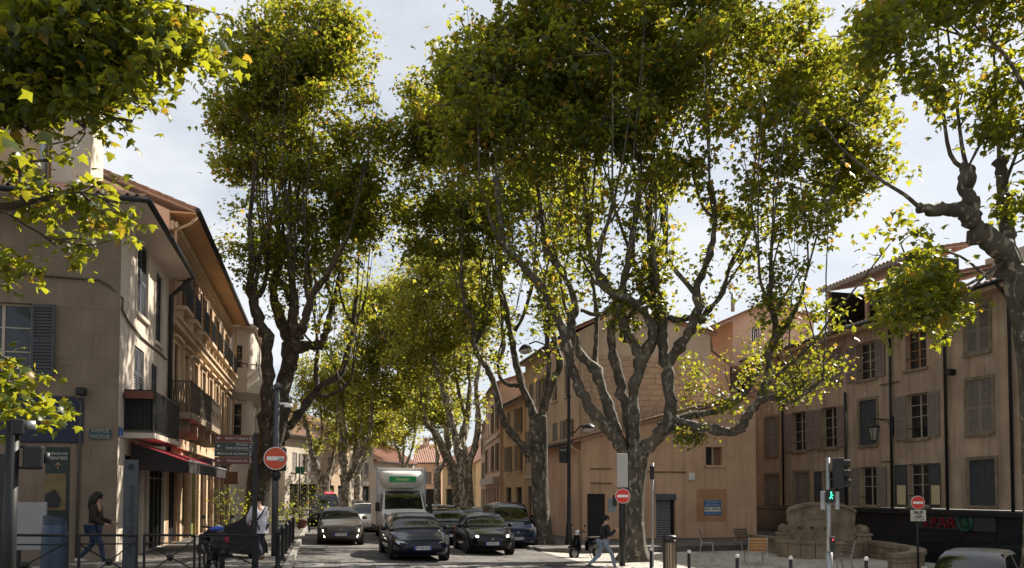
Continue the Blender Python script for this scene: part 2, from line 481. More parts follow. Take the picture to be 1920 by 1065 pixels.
def wall(fr, name, x0, x1, z0, z1, holes, m, root, rev=0.2, y=0.0):
    xs = sorted({x0, x1, *[v for h in holes for v in (max(x0, h[0]), min(x1, h[1]))]})
    zs = sorted({z0, z1, *[v for h in holes for v in (max(z0, h[2]), min(z1, h[3]))]})
    mb = MB()
    for i in range(len(xs)-1):
        for j in range(len(zs)-1):
            cx, cz = (xs[i]+xs[i+1])/2, (zs[j]+zs[j+1])/2
            if any(h[0] < cx < h[1] and h[2] < cz < h[3] for h in holes): continue
            mb.add([(xs[i],y,zs[j]),(xs[i+1],y,zs[j]),(xs[i+1],y,zs[j+1]),(xs[i],y,zs[j+1])], [(0,1,2,3)])
    for a, b, c, d in holes:
        a, b, c, d = max(a, x0), min(b, x1), max(c, z0), min(d, z1)
        for q in ([(a,c),(a,d)], [(b,c),(b,d)], [(a,c),(b,c)], [(a,d),(b,d)]):
            (p1, q1), (p2, q2) = q
            mb.add([(p1,y,q1),(p2,y,q2),(p2,y+rev,q2),(p1,y+rev,q1)], [(0,1,2,3)])
    return mb.build(name, m, root, fr.M)
def opening(fr, root, h, kind, sm_=None, fm=None, shut=(None, None), rev=0.2, sill=True, sillm=None, rows=3, y=0.0):
    """fill an opening: kind open (window, shutters folded back), closed (shutters shut), dark (black shop opening), plain"""
    a, b, c, d = h; w, hh = b - a, d - c
    if kind in ('open', 'plain'):
        wm, gm = window_mesh(w, hh, fm or frame_w, 2 if w > 0.6 else 1, rows)
        o = put('window', wm, None, root, fr.sub(a, y + rev - 0.06, c))
        put('pane', gm, None, o, fr.sub(a, y + rev - 0.06, c))
        if kind == 'open':
            sw = w * 0.5
            for side, got in zip((-1, 1), shut):
                wd = got if got else sw
                me = shutter_mesh(wd, hh * 0.99, sm_)
                ang = R(random.uniform(*SHUT))
                Mh = fr.sub(a - 0.02, y - 0.02, c) @ Matrix.Rotation(ang, 4, 'Z') @ Matrix.Translation((-wd, 0, 0)) if side < 0 else fr.sub(b + 0.02, y - 0.02, c) @ Matrix.Rotation(-ang, 4, 'Z')
                put('shutter', me, None, root, Mh)
    elif kind == 'closed':
        me = shutter_mesh(w/2 - 0.008, hh - 0.02, sm_)
        for i in (0, 1): put('shutter', me, None, root, fr.sub(a + 0.004 + i*w/2, y + 0.07, c + 0.01))
        MB().box(a, b, y + 0.12, y + 0.14, c, d).build('window_back', darkin, root, fr.M)
    elif kind == 'dark':
        MB().box(a, b, y + rev - 0.02, y + rev, c, d).build('opening_back', darkin, root, fr.M)
    if sill and kind != 'dark':
        MB().box(a-0.1, b+0.1, y-0.09, y-0.003, c-0.11, c-0.003).build('sill', sillm or stone_pale, root, fr.M)
def tile_roof(name, m, root, e0, e1, r1, r0, pitch=0.22, thick=0.07):
    """corrugated clay-tile slope: eave e0->e1, ridge r0->r1"""
    e0, e1, r0, r1 = map(Vector, (e0, e1, r0, r1))
    n = max(2, int((e1-e0).length / pitch)); nr = 5
    nrm = (e1-e0).cross(r0-e0).normalized()
    if nrm.z < 0: nrm = -nrm
    mb = MB(); seg = 6; cols = n*seg
    rows = max(2, int((r0-e0).length / 0.4))
    for j in range(rows*2):
        t = (j//2 + (j % 2)) / rows
        for i in range(cols+1):
            s = i/cols; p = (e0.lerp(e1, s)).lerp(r0.lerp(r1, s), t)
            ph = (i % seg)/seg*2*math.pi
            k = p + nrm*(0.055*math.cos(ph) + (0.02 if j % 2 == 0 else 0.0))
            mb.v.append(tuple(k))
    for j in range(rows*2-1):
        for i in range(cols):
            a = j*(cols+1)+i; mb.f.append((a, a+1, a+cols+2, a+cols+1))
    d = Vector((0, 0, -thick))
    mb.hexa([e0+d*2, e1+d*2, r1+d*2, r0+d*2, e0+d*0.8, e1+d*0.8, r1+d*0.8, r0+d*0.8])
    return mb.build(name, m, root, Matrix.Identity(4), smooth=False)
def gutter(root, a, b, m=None, r=0.075, name='gutter'):
    a, b = Vector(a), Vector(b)
    return MB().tube([a, b], r, 8).build(name, m or zinc, root, Matrix.Identity(4), smooth=True)
def pipe(root, pts, r=0.05, m=None, name='drainpipe'):
    mb = MB().tube([Vector(p) for p in pts], r, 8)
    return mb.build(name, m or zinc, root, Matrix.Identity(4), smooth=True)
def box_part(name, m, root, fr, *b, bevel=0): return MB().box(*b).build(name, m, root, fr.M, bevel=bevel)
_tc = [0]
def text(s, size, M, m, parent, ax='CENTER', ex=0.004, name='lettering', sx=1.0, off=0.0):
    cu = bpy.data.curves.new('t', 'FONT'); cu.body = s; cu.size = size; cu.align_x = ax; cu.align_y = 'CENTER'; cu.extrude = ex; cu.resolution_u = 3; cu.offset = off
    o = bpy.data.objects.new('t', cu); COL.objects.link(o)
    dg = bpy.context.evaluated_depsgraph_get(); dg.update()
    me = bpy.data.meshes.new_from_object(o.evaluated_get(dg))
    bpy.data.objects.remove(o); bpy.data.curves.remove(cu)
    me.materials.clear(); me.materials.append(m)
    return put(name, me, None, parent, M @ Matrix.Rotation(R(90), 4, 'X') @ Matrix.Diagonal((sx, 1, 1, 1)))

# ================================================================== left corner house
XL = -5.15
b1 = thing('corner_house', 'pale cream corner house with grey shutters, black gutter and a big chimney', 'house', (-9, 24, 0.3))
fF, fS = Frame((XL, 21.8), (0, -1)), Frame((XL, 21.8), (1, 0))
E1 = 9.45
w_open = fF.rect(-62, 52, 566, 702)
holesF = [w_open]
wall(fF, 'front_wall', -9, 0, 0.25, E1, holesF, cream, b1, 0.22)
opening(fF, b1, w_open, 'open', shut_dark, frame_w, (0.75, fF.px(100, HZ)[0]-w_open[1]-0.02))
sw = [fS.rect(249, 270, 446, 588), fS.rect(285, 298, 505, 640)]
mw = [fS.rect(248, 266, 650, 748), fS.rect(280.5, 292, 682, 750)]
doors = [(0.75, 2.9, 0.3, 3.1), (3.1, 3.6, 0.3, 3.0), (3.8, 6.2, 0.3, 3.0)]
wall(fS, 'side_wall', 0, 6.4, 0.25, E1, sw + mw + doors, white_pl, b1, 0.22)
for h in sw + mw: opening(fS, b1, h, 'closed', shut_dark, sillm=white_pl)
for h in sw:                                       # raised surround
    a, b_, c, d = h
    boxes('surround', white_pl, b1, fS.M, [(a-0.12, a-0.004, -0.03, -0.002, c-0.2, d), (b_+0.004, b_+0.12, -0.03, -0.002, c-0.2, d)])
for i, h in enumerate(doors):
    opening(fS, b1, h, 'dark')
    a, b_, c, d = h
    if i != 1:
        mb = MB()
        n = max(2, int((b_-a)/0.5))
        for k in range(n+1):
            x = a + (b_-a)*k/n; mb.box(x-0.03, x+0.03, 0.1, 0.16, c, d)
        mb.box(a, b_, 0.1, 0.155, d-0.5, d-0.44); mb.build('shop_door', shopdark, b1, fS.M)
bw = MB().box(-9, -0.01, 6.37, 6.4, 0.25, E1).box(-9, -8.97, 0, 6.37, 0.25, E1); bw.build('rear_wall', cream, b1, fF.M)
# dressed stone blocks on the front
bl_me = {}
for r_ in range(13):
    z0 = 0.95 + r_*0.65
    for c_ in range(5):
        x1 = -0.008 - c_*1.25 - (0.62 if r_ % 2 else 0)
        segs = [(x1-1.235, x1)]
        if r_ % 2 and c_ == 0: segs.append((-0.62, -0.008))
        for a, b_ in segs:
            if any(a < h[1]+0.05 and b_ > h[0]-0.9 and z0 < h[3]+0.05 and z0+0.64 > h[2]-0.1 for h in holesF): continue
            if z0 + 0.64 > E1: continue
            k = round(b_-a, 2)
            if k not in bl_me: bl_me[k] = MB().box(0.002, b_-a-0.002, -0.007, -0.001, 0.002, 0.646).mesh('stone_block')
            put('stone_block', bl_me[k], cream, b1, fF.sub(a, 0, z0))
# roof, soffit, gutters, chimney
ov = 0.75
x0r, x1r, y0r, y1r = -14.9, XL+ov, 21.8-ov, 28.2
rz = E1 + 1.9
rx = -9.6
tile_roof('roof_front', terra2, b1, (x0r, y0r, E1+0.12), (x1r, y0r, E1+0.12), (rx, 25, rz), (rx-1.5, 25, rz))
tile_roof('roof_side', terra2, b1, (x1r, y0r, E1+0.12), (x1r, y1r, E1+0.12), (rx, y1r, rz), (rx, 25, rz))
MB().box(-9, 0.0-0.005, -ov, -0.005, E1-0.06, E1-0.01).box(0.005-0.005, ov, -ov, 6.4, E1-0.06, E1-0.01).build('soffit', soffit, b1, fF.M)
gutter(b1, (x0r, y0r-0.05, E1+0.03), (x1r+0.05, y0r-0.05, E1+0.03))
gutter(b1, (x1r+0.05, y0r-0.05, E1+0.03), (x1r+0.05, y1r, E1+0.03))
pipe(b1, [(x1r+0.02, y1r-0.15, E1), (XL+0.35, y1r-0.1, E1-0.45), (XL+0.1, y1r-0.12, E1-0.7), (XL+0.1, y1r-0.12, 3.0)], 0.07)
q0, q1 = P(147, 325, 22.5), P(209, 325, 22.5)
ch = MB().box(q0.x, q1.x, 22.6, 23.8, 9.9, P(170, 232, 22.5).z).build('chimney', white_pl, b1, Matrix.Identity(4))
MB().box(q0.x-0.05, q1.x+0.05, 22.55, 23.85, P(170, 232, 22.5).z+0.001, P(170, 225, 22.5).z).build('chimney_cap', white_pl, ch, Matrix.Identity(4))
MB().box(-13, q0.x-0.25, 23.2, 27, 9.9, P(60, 262, 23).z).build('attic_room', ochre_trim, b1, Matrix.Identity(4))
pipe(b1, [(q0.x-0.28, 22.9, 10.3), (q0.x-0.28, 22.9, 12.0)], 0.09, steel, 'flue')
# cables and pipe on the walls
cpts = [fF.px(x, y_) for x, y_ in ((-20, 505), (40, 512), (80, 517), (140, 522), (185, 525), (205, 536))]
pipe(b1, [fF.at(x, -0.04, z) for x, z in cpts] + [fS.at(0.06, -0.05, cpts[-1][1]-0.3)] + [fS.at(*fS.px(x, y_)[:1], -0.04, fS.px(x, y_)[1]) for x, y_ in ((226, 580), (236, 600), (262, 632), (300, 664), (309, 674))], 0.028, cable, 'cable')
cpx = fF.px(153, 745)
pipe(b1, [fF.at(cpx[0]-1.6, -0.05, cpx[1]), fF.at(cpx[0]-0.15, -0.05, cpx[1]), fF.at(cpx[0], -0.05, cpx[1]-0.15), fF.at(cpx[0]-0.05, -0.05, 0.4)], 0.03, cable, 'conduit')
a, b_, c, d = fF.rect(143, 160, 728, 742)
MB().box(a, b_, -0.25, -0.02, c, d).build('alarm_box', ironm, b1, fF.M, bevel=0.02)
a, b_, c, d = fF.rect(52, 155, 746, 830)
sgn = MB().box(a-1.5, b_, -0.06, -0.02, c, d).build('shop_sign', navy, b1, fF.M, bevel=0.02)
for i in range(3):
    x = a - 0.5 + i*0.5
    MB().box(x, x+0.36, -0.068, -0.061, c+0.55, c+0.85).build('sign_panel', mat('sign_navy_light', (0.014, 0.022, 0.06), rough=0.5), sgn, fF.M)
MB().box(a-1.5, a-0.45, 0.0-0.04, 0.0-0.005, 0.4, c-0.3).build('shop_window', shopdark, b1, fF.M)
# corner balcony
fS2 = Frame((XL+0.73, 21.8), (1, 0))
y0b, y1b = 0.55, 4.4
zb = fS2.px(287, 812)[1]
slab_o = MB().box(y0b-0.05, y1b, -0.78, -0.003, zb-0.14, zb).build('balcony_slab', white_pl, b1, fS.M)
rl = MB(); hz = 1.12
for x_, y_ in [(y0b, -0.73), (y1b-0.06, -0.73)]: rl.box(x_, x_+0.05, y_, y_+0.05, zb, zb+hz)
rl.box(y0b, y1b, -0.745, -0.68, zb+hz, zb+hz+0.04).box(y0b-0.005, y0b+0.05, -0.68, 0, zb+hz, zb+hz+0.04).box(y0b, y1b, -0.74, -0.7, zb+0.06, zb+0.09).box(y0b, y0b+0.04, -0.7, 0, zb+0.06, zb+0.09)
for i in range(64): x = y0b + 0.05 + i*0.06; rl.box(x, x+0.028, -0.73, -0.705, zb+0.09, zb+hz)
for i in range(12): q = -0.7 + i*0.058; rl.box(y0b, y0b+0.028, q, q+0.028, zb+0.09, zb+hz)
MB().box(y0b+0.06, y1b, -0.695, -0.69, zb+0.1, zb+hz-0.05).box(y0b+0.05, y0b+0.055, -0.69, 0, zb+0.1, zb+hz-0.05).build('railing_screen', ironm, b1, fS.M)
rl.build('balcony_railing', ironm, b1, fS.M)
pl = thing('flower_box', 'terracotta flower box hung on the black corner balcony railing', 'planter', fS.at(y0b+0.02, -0.4, zb+0.95))
MB().prism([(-0.32, 0), (0.32, 0), (0.36, 0.2), (-0.36, 0.2)], -0.22, -0.05).build('trough', mat('terracotta', (0.14, 0.05, 0.032), rough=0.8), pl, Matrix.Translation(fS.at(y0b+0.02, -0.4, zb+0.9)))
# awning of the corner shop
ya, yb2 = 22.75, 31.2
aw_p = [(XL+0.06, 3.35), (XL+1.55, 2.62)]
awm = mat('awning_shaded', (0.02, 0.015, 0.016), rough=0.85)  # near-black puts the awning's shadow into the flap and valance colour
awr = mat('awning_red', (0.36, 0.02, 0.035), rough=0.8)
aw = thing('shop_awning', 'red-topped shop awning with shadow-dark flap and valance under the corner balcony', 'awning', (XL, 26, 2.6))
mb = MB()
for i in range(12):
    s0, s1 = ya + (yb2-ya)*i/12, ya + (yb2-ya)*(i+1)/12
    mb.hexa([(XL+0.06, s0, 3.46), (XL+1.55, s0, 2.91), (XL+1.55, s1, 2.91), (XL+0.06, s1, 3.46), (XL+0.06, s0, 3.48), (XL+1.55, s0, 2.93), (XL+1.55, s1, 2.93), (XL+0.06, s1, 3.48)])
mb.build('fabric', awr, aw, Matrix.Identity(4))
MB().add([(XL+0.1, ya-0.01, 3.43), (XL+1.56, ya-0.01, 2.9), (XL+1.56, ya-0.01, 2.6), (XL+0.1, ya-0.01, 2.7), (XL+0.1, ya+0.02, 3.43), (XL+1.56, ya+0.02, 2.9), (XL+1.56, ya+0.02, 2.6), (XL+0.1, ya+0.02, 2.7)], [(0,1,2,3),(7,6,5,4),(0,4,5,1),(2,6,7,3),(1,5,6,2)]).build('side_flap', awm, aw, Matrix.Identity(4))
MB().box(XL+1.552, XL+1.575, ya, yb2, 2.62, 2.915).build('valance', awm, aw, Matrix.Identity(4))
MB().tube([(XL+1.57, ya, 2.94), (XL+1.57, yb2, 2.94)], 0.035, 8).build('front_bar', steel, aw, Matrix.Identity(4))
for yy in (23.4, 27, 30.8): MB().tube([(XL+0.08, yy, 2.95), (XL+0.8, yy, 2.92), (XL+1.5, yy, 2.88)], 0.022, 6).build('arm', ironm, aw, Matrix.Identity(4))
text('BRUNE', 0.22, Frame((XL+1.2, yb2-0.02), (0, -1)).sub(0, -0.02, 2.62), mat('lettering_mauve', (0.3, 0.12, 0.3), rough=0.7), aw, sx=0.9)
# street-name plates
plate_g = mat('plate_green', (0.02, 0.06, 0.07), rough=0.5)
def plate(name, label, fr, px0, px1, py0, py1, m, lines, size, y=-0.02, tm=None):
    a, b_, c, d = fr.rect(px0, px1, py0, py1)
    t = thing(name, label, 'sign', fr.at((a+b_)/2, y, c))
    MB().box(a, b_, y-0.015, y, c, d).build('panel', m, t, fr.M, bevel=0.004)
    MB().box(a+0.015, b_-0.015, y-0.019, y-0.0151, c+0.012, c+0.02).box(a+0.015, b_-0.015, y-0.019, y-0.0151, d-0.02, d-0.012).build('border', tm or whitep, t, fr.M)
    n = len(lines)
    for i, s_ in enumerate(lines):
        text(s_, size, fr.sub((a+b_)/2, y-0.019, d - (d-c)*(i+0.5)/n), tm or whitep, t)
    return t
plate('street_name_plate', 'dark green street name plate reading AVENUE PASTEUR on the cream wall', fF, 166, 207, 804, 823, plate_g, ('AVENUE', 'PASTEUR'), 0.115, -0.035, mat('plate_letters', (0.3, 0.31, 0.3), rough=0.6))
plate('street_name_plate', 'small blue street plate on the white side wall by the balcony', fS, 219.5, 226, 800, 819, mat('plate_blue', (0.03, 0.08, 0.25), rough=0.5), (), 0.1, -0.02)

# ================================================================== left ochre terrace
b2 = thing('ochre_terrace', 'long ochre terraced house with pale cornices, balconettes and iron balcony', 'house', (-9, 37, 0.3))
f2 = Frame((XL, 28.2), (1, 0)); L2, E2 = 18.3, 11.75
bays = [0.9 + i*2.18 for i in range(8)]
h1 = [(x, x+0.95, 5.05, 7.35) for x in bays]
h2 = [(x, x+0.95, 8.65, 10.75) for x in bays]
h0 = [(x-0.35, x+1.15, 0.3, 3.3) for x in bays]
wall(f2, 'facade', 0, L2, 0.25, E2, h1+h2+h0, ochre, b2, 0.28)
for i, h in enumerate(h1):
    opening(f2, b2, h, 'plain' if i % 3 else 'closed', shut_brown, frame_br, rev=0.28, sillm=ochre_trim)
    a, b_, c, d = h
    boxes('surround', ochre_trim, b2, f2.M, [(a-0.16, a-0.004, -0.06, -0.002, c, d+0.16), (b_+0.004, b_+0.16, -0.06, -0.002, c, d+0.16), (a-0.003, b_+0.003, -0.06, -0.002, d+0.004, d+0.16)])
    MB().box(a-0.28, b_+0.28, -0.2, -0.002, d+0.17, d+0.27).build('window_cornice', ochre_trim, b2, f2.M)
for i, h in enumerate(h2):
    a, b_, c, d = h
    opening(f2, b2, h, 'open' if i % 2 else 'plain', shut_brown, frame_br, rev=0.28, sill=False, shut=(0.5, 0.5))
    mb = MB().box(a-0.25, b_+0.25, -0.48, -0.002, c-0.16, c-0.02)
    for k in (a-0.15, b_+0.03):
        mb.prism([(k, c-0.16), (k+0.12, c-0.16), (k+0.12, c-0.55), (k, c-0.55)], -0.34, -0.002)
    st = mb.build('balconette', ochre_trim, b2, f2.M)
    rb = MB().box(a-0.22, b_+0.22, -0.46, -0.42, c+0.85, c+0.89)
    for k in range(13): q = a - 0.22 + k*(b_-a+0.42)/12; rb.box(q, q+0.02, -0.45, -0.43, c-0.02, c+0.85)
    for e in (a-0.22, b_+0.2): rb.box(e, e+0.02, -0.43, 0, c+0.85, c+0.88)
    rb.build('railing', ironm, b2, f2.M)
for i, h in enumerate(h0):
    opening(f2, b2, h, 'dark', rev=0.28)
    a, b_, c, d = h
    mb = MB()
    for k in range(4): q = a + (b_-a)*k/3; mb.box(q-0.03, q+0.03, 0.1, 0.16, c, d)
    mb.box(a, b_, 0.1, 0.15, c, c+0.5).build('shop_door', [shopdark, shut_brown, mat('door_green', (0.16, 0.22, 0.05), rough=0.6)][i % 3], b2, f2.M)
    MB().box(b_+0.1, b_+0.5, -0.1, -0.002, 0.3, 3.6).build('pilaster', ochre_trim, b2, f2.M)
for z0, z1, p_, nm in ((3.65, 4.0, 0.22, 'cornice'), (7.85, 8.05, 0.24, 'cornice'), (8.06, 8.16, 0.34, 'cornice'), (11.1, 11.4, 0.12, 'cornice')):
    MB().box(0, L2, -p_, -0.002, z0, z1).build(nm, ochre_trim, b2, f2.M)
mb = MB()
for k in range(90): mb.box(k*0.2+0.05, k*0.2+0.15, -0.24, -0.12, 11.18, 11.38)
tag(mb.build('dentils', ochre_trim, b2, f2.M), kind='stuff')
MB().box(0, L2, -0.85, -0.002, E2-0.08, E2-0.02).build('soffit', soffit_o, b2, f2.M)
xr = XL + 0.85
tile_roof('roof', terra2, b2, (xr, 28.2, E2+0.1), (xr, 46.5, E2+0.1), (XL-5, 46.5, E2+2.2), (XL-5, 28.2, E2+2.2))
gutter(b2, (xr+0.06, 28.1, E2+0.02), (xr+0.06, 46.6, E2+0.02), r=0.1)
MB().box(-9, 0.84, -0.03, -0.0, 0.3, E2).prism([(-5.0, E2), (0.8, E2), (-4.4, E2+2.2)], -0.03, 0.0).build('gable_wall', pink_pl, b2, Frame((XL, 28.2), (0, -1)).sub(-0.85, -0.0, 0))
pipe(b2, [(xr, 28.4, E2-0.05), (xr-0.2, 28.4, E2-0.35), (XL+0.14, 28.45, E2-0.6), (XL+0.14, 28.45, 8.3)], 0.06, ochre_trim)
pipe(b2, [(xr, 46.3, E2-0.05), (XL+0.3, 46.3, E2-0.4), (XL+0.12, 46.3, 4)], 0.06, ochre_trim)
# long iron balcony
zb2 = 4.85
MB().box(0.35, 8.0, -0.74, -0.003, zb2-0.22, zb2).build('balcony_slab', stone_grey, b2, f2.M)
for k in range(5):
    q = 0.7 + k*1.75; MB().prism([(q, zb2-0.23), (q+0.2, zb2-0.23), (q+0.2, zb2-0.8), (q, zb2-0.6)], -0.6, -0.002).build('bracket', stone_grey, b2, f2.M)
latt = mat('lattice_iron', (0.09, 0.065, 0.04), (0.05, 0.04, 0.03), scale=4, rough=0.7)
mb = MB().box(0.38, 7.95, -0.73, -0.69, zb2+1.06, zb2+1.1).box(0.38, 7.95, -0.73, -0.69, zb2+0.05, zb2+0.09).box(0.36, 0.4, -0.7, 0, zb2+1.06, zb2+1.1)
for k in range(53):
    q = 0.38 + k*0.144
    mb.bar((q, -0.71, zb2+0.08), (q+0.14, -0.71, zb2+1.06), 0.03, 0.03).bar((q+0.14, -0.705, zb2+0.08), (q, -0.705, zb2+1.06), 0.03, 0.03)
    if k % 7 == 0: mb.box(q-0.02, q+0.02, -0.73, -0.69, zb2, zb2+1.1)
for k in range(8): q = -0.68 + k*0.085; mb.bar((0.38, q, zb2), (0.38, q+0.08, zb2+1.06), 0.02).bar((0.38, q+0.08, zb2), (0.38, q, zb2+1.06), 0.02)
mb.build('balcony_railing', latt, b2, f2.M)
# projecting shop signs along the terrace
def proj_sign(px0, px1, py0, py1, d, m, label, extra=None):
    p0, p1 = P(px0, py1, d), P(px1, py0, d)
    t = thing('hanging_sign', label, 'sign', (p0.x, p0.y, p0.z))
    fr = Frame((p0.x, p0.y), (0, -1))
    w = p1.x - p0.x
    MB().box(0, w, -0.04, 0.04, p0.z, p1.z).build('panel', m, t, fr.M, bevel=0.01)
    MB().tube([fr.at(-0.9, 0, p1.z-0.05), fr.at(w, 0, p1.z-0.05)], 0.02, 6).build('bracket', ironm, t, Matrix.Identity(4))
    if extra:
        mb = MB()
        for k in range(9): a0, a1 = R(200+k*15.5), R(200+(k+1)*15.5); c0 = ((p0.z+p1.z)/2 + 0.12); mb.bar((w/2+math.cos(a0)*w*0.3, -0.045, c0+math.sin(a0)*0.3), (w/2+math.cos(a1)*w*0.3, -0.045, c0+math.sin(a1)*0.3), 0.015, 0.05)
        mb.build('emblem', extra, t, fr.M)
    return t
proj_sign(399, 424, 873, 886, 30.2, shopdark, 'black hanging sign with a yellow arc beside the brown arrow signs', mat('sign_yellow', (0.6, 0.42, 0.03), rough=0.5))
proj_sign(356, 397, 859, 884, 29.0, mat('sign_slate', (0.03, 0.035, 0.05), rough=0.5), 'plain dark slate sign box above the red awning edge')
proj_sign(420, 446, 884, 908, 33.0, mat('sign_brown', (0.13, 0.055, 0.025), rough=0.6), 'brown hanging cloth sign below the arrow signs')

# ================================================================== white modernist house with the round balcony
b3 = thing('white_house', 'white rendered house with a rounded corner balcony beyond the ochre terrace', 'house', (-8, 50, 0.3))
X3 = -4.0; E3 = 11.6
f3, f3s = Frame((X3, 46.9), (0, -1)), Frame((X3, 46.9), (1, 0))
h3 = [f3.rect(436, 452, 646, 690), f3.rect(434, 452, 756, 820)]
wall(f3, 'front_wall', -6, -0.35, 0.3, E3, h3, white_pl, b3)
for h in h3: opening(f3, b3, h, 'plain')
h3s = [(2+i*2.4, 3+i*2.4, z, z+1.5) for i in range(3) for z in (5.3, 8.6)]
wall(f3s, 'side_wall', 0.35, 9, 0.3, E3, h3s, white_pl, b3)
for h in h3s: opening(f3s, b3, h, 'plain', rows=2)
mb = MB(); N = 6
for k in range(N):
    a0, a1 = R(-90 + 90*k/N), R(-90 + 90*(k+1)/N)
    p0 = (X3-0.35+0.35*math.cos(a0), 47.25+0.35*math.sin(a0)); p1 = (X3-0.35+0.35*math.cos(a1), 47.25+0.35*math.sin(a1))
    mb.add([(*p0, 0.3), (*p1, 0.3), (*p1, E3), (*p0, E3)], [(0,1,2,3)])
mb.build('rounded_corner', white_pl, b3, Matrix.Identity(4), smooth=True)
MB().box(X3-6, X3+0.25, 46.65, 56, E3, E3+0.25).build('roof_slab', white_pl, b3, Matrix.Identity(4), bevel=0.05)
# round balcony: half tub on the corner
zc0, zc1 = f3.px(440, 748, 0.6)[1], f3.px(440, 683, 0.6)[1]
mb = MB(); prof = []
rx_, cx_, cyy = 1.05, X3-0.95, 46.9
path = [(cx_-0.55, cyy-0.0), (cx_-0.5, cyy-0.75), (cx_+0.1, cyy-1.0), (cx_+0.75, cyy-0.95), (cx_+1.3, cyy-0.55), (cx_+1.55, cyy+0.2), (cx_+1.6, cyy+2.2), (cx_+1.55, cyy+5.2), (cx_+0.95, cyy+5.3)]
for i in range(len(path)-1):
    p, q = path[i], path[i+1]
    mb.add([(*p, zc0+0.35), (*q, zc0+0.35), (*q, zc1-0.25), (*p, zc1-0.25)], [(0,1,2,3)])
cen = (cx_+0.3, cyy+1.0)
for i in range(len(path)-1):
    p, q = path[i], path[i+1]
    mb.add([(*p, zc0+0.35), (*q, zc0+0.35), (cen[0]*0.4+q[0]*0.6, cen[1]*0.4+q[1]*0.6, zc0), (cen[0]*0.4+p[0]*0.6, cen[1]*0.4+p[1]*0.6, zc0)], [(0,1,2,3)])
    mb.add([(cen[0]*0.4+p[0]*0.6, cen[1]*0.4+p[1]*0.6, zc0), (cen[0]*0.4+q[0]*0.6, cen[1]*0.4+q[1]*0.6, zc0), (*cen, zc0)], [(0,1,2)])
mb.build('balcony', white_pl, b3, Matrix.Identity(4))
MB().tube([(*p, zc1) for p in path], 0.035, 6).build('handrail', ironm, b3, Matrix.Identity(4))
mb = MB()
for p in path: mb.tube([(*p, zc1-0.26), (*p, zc1)], 0.02, 5)
mb.build('rail_posts', ironm, b3, Matrix.Identity(4))

# ================================================================== further houses, left of the street
def house(name, label, fr, L, D, z0, E, rows, m, rm, roof_h=1.8, shut=shut_grey, group=None, shop=True, w=0.95, bay=2.3, closed=0.4, ridge_along=True):
    """a plain street house: fr = street wall frame (x along it), depth D behind"""
    t = thing(name, label, 'house', fr.at(L/2, D/2, z0), group=group)
    n = max(1, int(L/bay)); off = (L - n*bay)/2 + (bay-w)/2
    hs = [(off+i*bay, off+i*bay+w, a, b_) for (a, b_) in rows for i in range(n)]
    ds = [(off+i*bay-0.35, off+i*bay+w+0.3, z0, z0+2.6) for i in range(n)] if shop else []
    wall(fr, 'street_wall', 0, L, z0, E, hs+ds, m, t)
    for i, h in enumerate(hs):
        opening(fr, t, h, 'closed' if random.random() < closed else 'open', shut, frame_w, (0.45, 0.45))
    for h in ds:
        opening(fr, t, h, 'dark')
        MB().box(h[0], h[1], 0.08, 0.12, z0, z0+0.6).build('shopfront', shut_brown, t, fr.M)
    ov_ = 0.5
    if ridge_along:
        for nm, x in (('gable_wall', 0.0), ('gable_wall', L)):
            MB().add([(x,0,z0),(x,D,z0),(x,D,E),(x,D/2,E+roof_h),(x,0,E)], [(0,1,2,3,4)]).build(nm, m, t, fr.M)
        A = lambda x, y, z: fr.at(x, y, z)
        tile_roof('roof', rm, t, A(-0.2,-ov_,E+0.02), A(L+0.2,-ov_,E+0.02), A(L+0.2,D/2,E+roof_h+0.1), A(-0.2,D/2,E+roof_h+0.1))
        tile_roof('roof', rm, t, A(-0.2,D+ov_,E+0.02), A(L+0.2,D+ov_,E+0.02), A(L+0.2,D/2,E+roof_h+0.1), A(-0.2,D/2,E+roof_h+0.1))
    MB().box(0, L, -ov_+0.02, -0.003, E-0.1, E-0.04).build('soffit', soffit, t, fr.M)
    MB().tube([fr.at(-0.1, -ov_-0.03, E-0.04), fr.at(L+0.1, -ov_-0.03, E-0.04)], 0.07, 6).build('gutter', zinc, t, Matrix.Identity(4))
    c = fr.at(L*0.3, D*0.45, 0)
    MB().box(c.x-0.4, c.x+0.4, c.y-0.3, c.y+0.3, E+0.3, E+roof_h+0.9).build('chimney', m, t, Matrix.Identity(4))
    return t
house('low_house', 'low white house with a tiled eave past the rounded balcony house', Frame((-4.6, 56.2), (1, 0.02)), 10, 8, 0.3, 6.6, [(4.0, 5.6)], white_pl, terra)
def face_frame(px0, d0, px1, d1):                # street wall from pixel px0 at distance d0 to px1 at d1 (reads left to right)
    a, b_ = Vector((*PXY(px0, d0), 0)), Vector((*PXY(px1, d1), 0))
    u = (b_ - a).normalized()
    return Frame((a.x, a.y), (u.y, -u.x)), (b_ - a).length
fr, L = face_frame(534, 64, 603, 70)
house('cream_house', 'cream house with a terracotta roof behind the left plane trunks', fr, L, 9, 0.25, P(570, 820, 67).z, [(3.9, 5.5)], white_pl, terra, 2.4, bay=1.6, w=0.8)
fr, L = face_frame(604, 71, 655, 76)
house('grey_house', 'greyish house with dark shop behind the pale forked tree', fr, L, 9, 0.2, P(625, 812, 73).z, [(3.9, 5.4)], beige2, terra, 2.0)
fr, L = face_frame(656, 77, 700, 82)
house('balcony_house', 'tall beige house with a small balcony left of the box truck', fr, L, 9, 0.2, P(680, 822, 80).z, [(3.6, 5.2), (6.0, 7.2)], white_pl, terra, 1.6, bay=2.0)
fr, L = face_frame(701, 84, 775, 93)
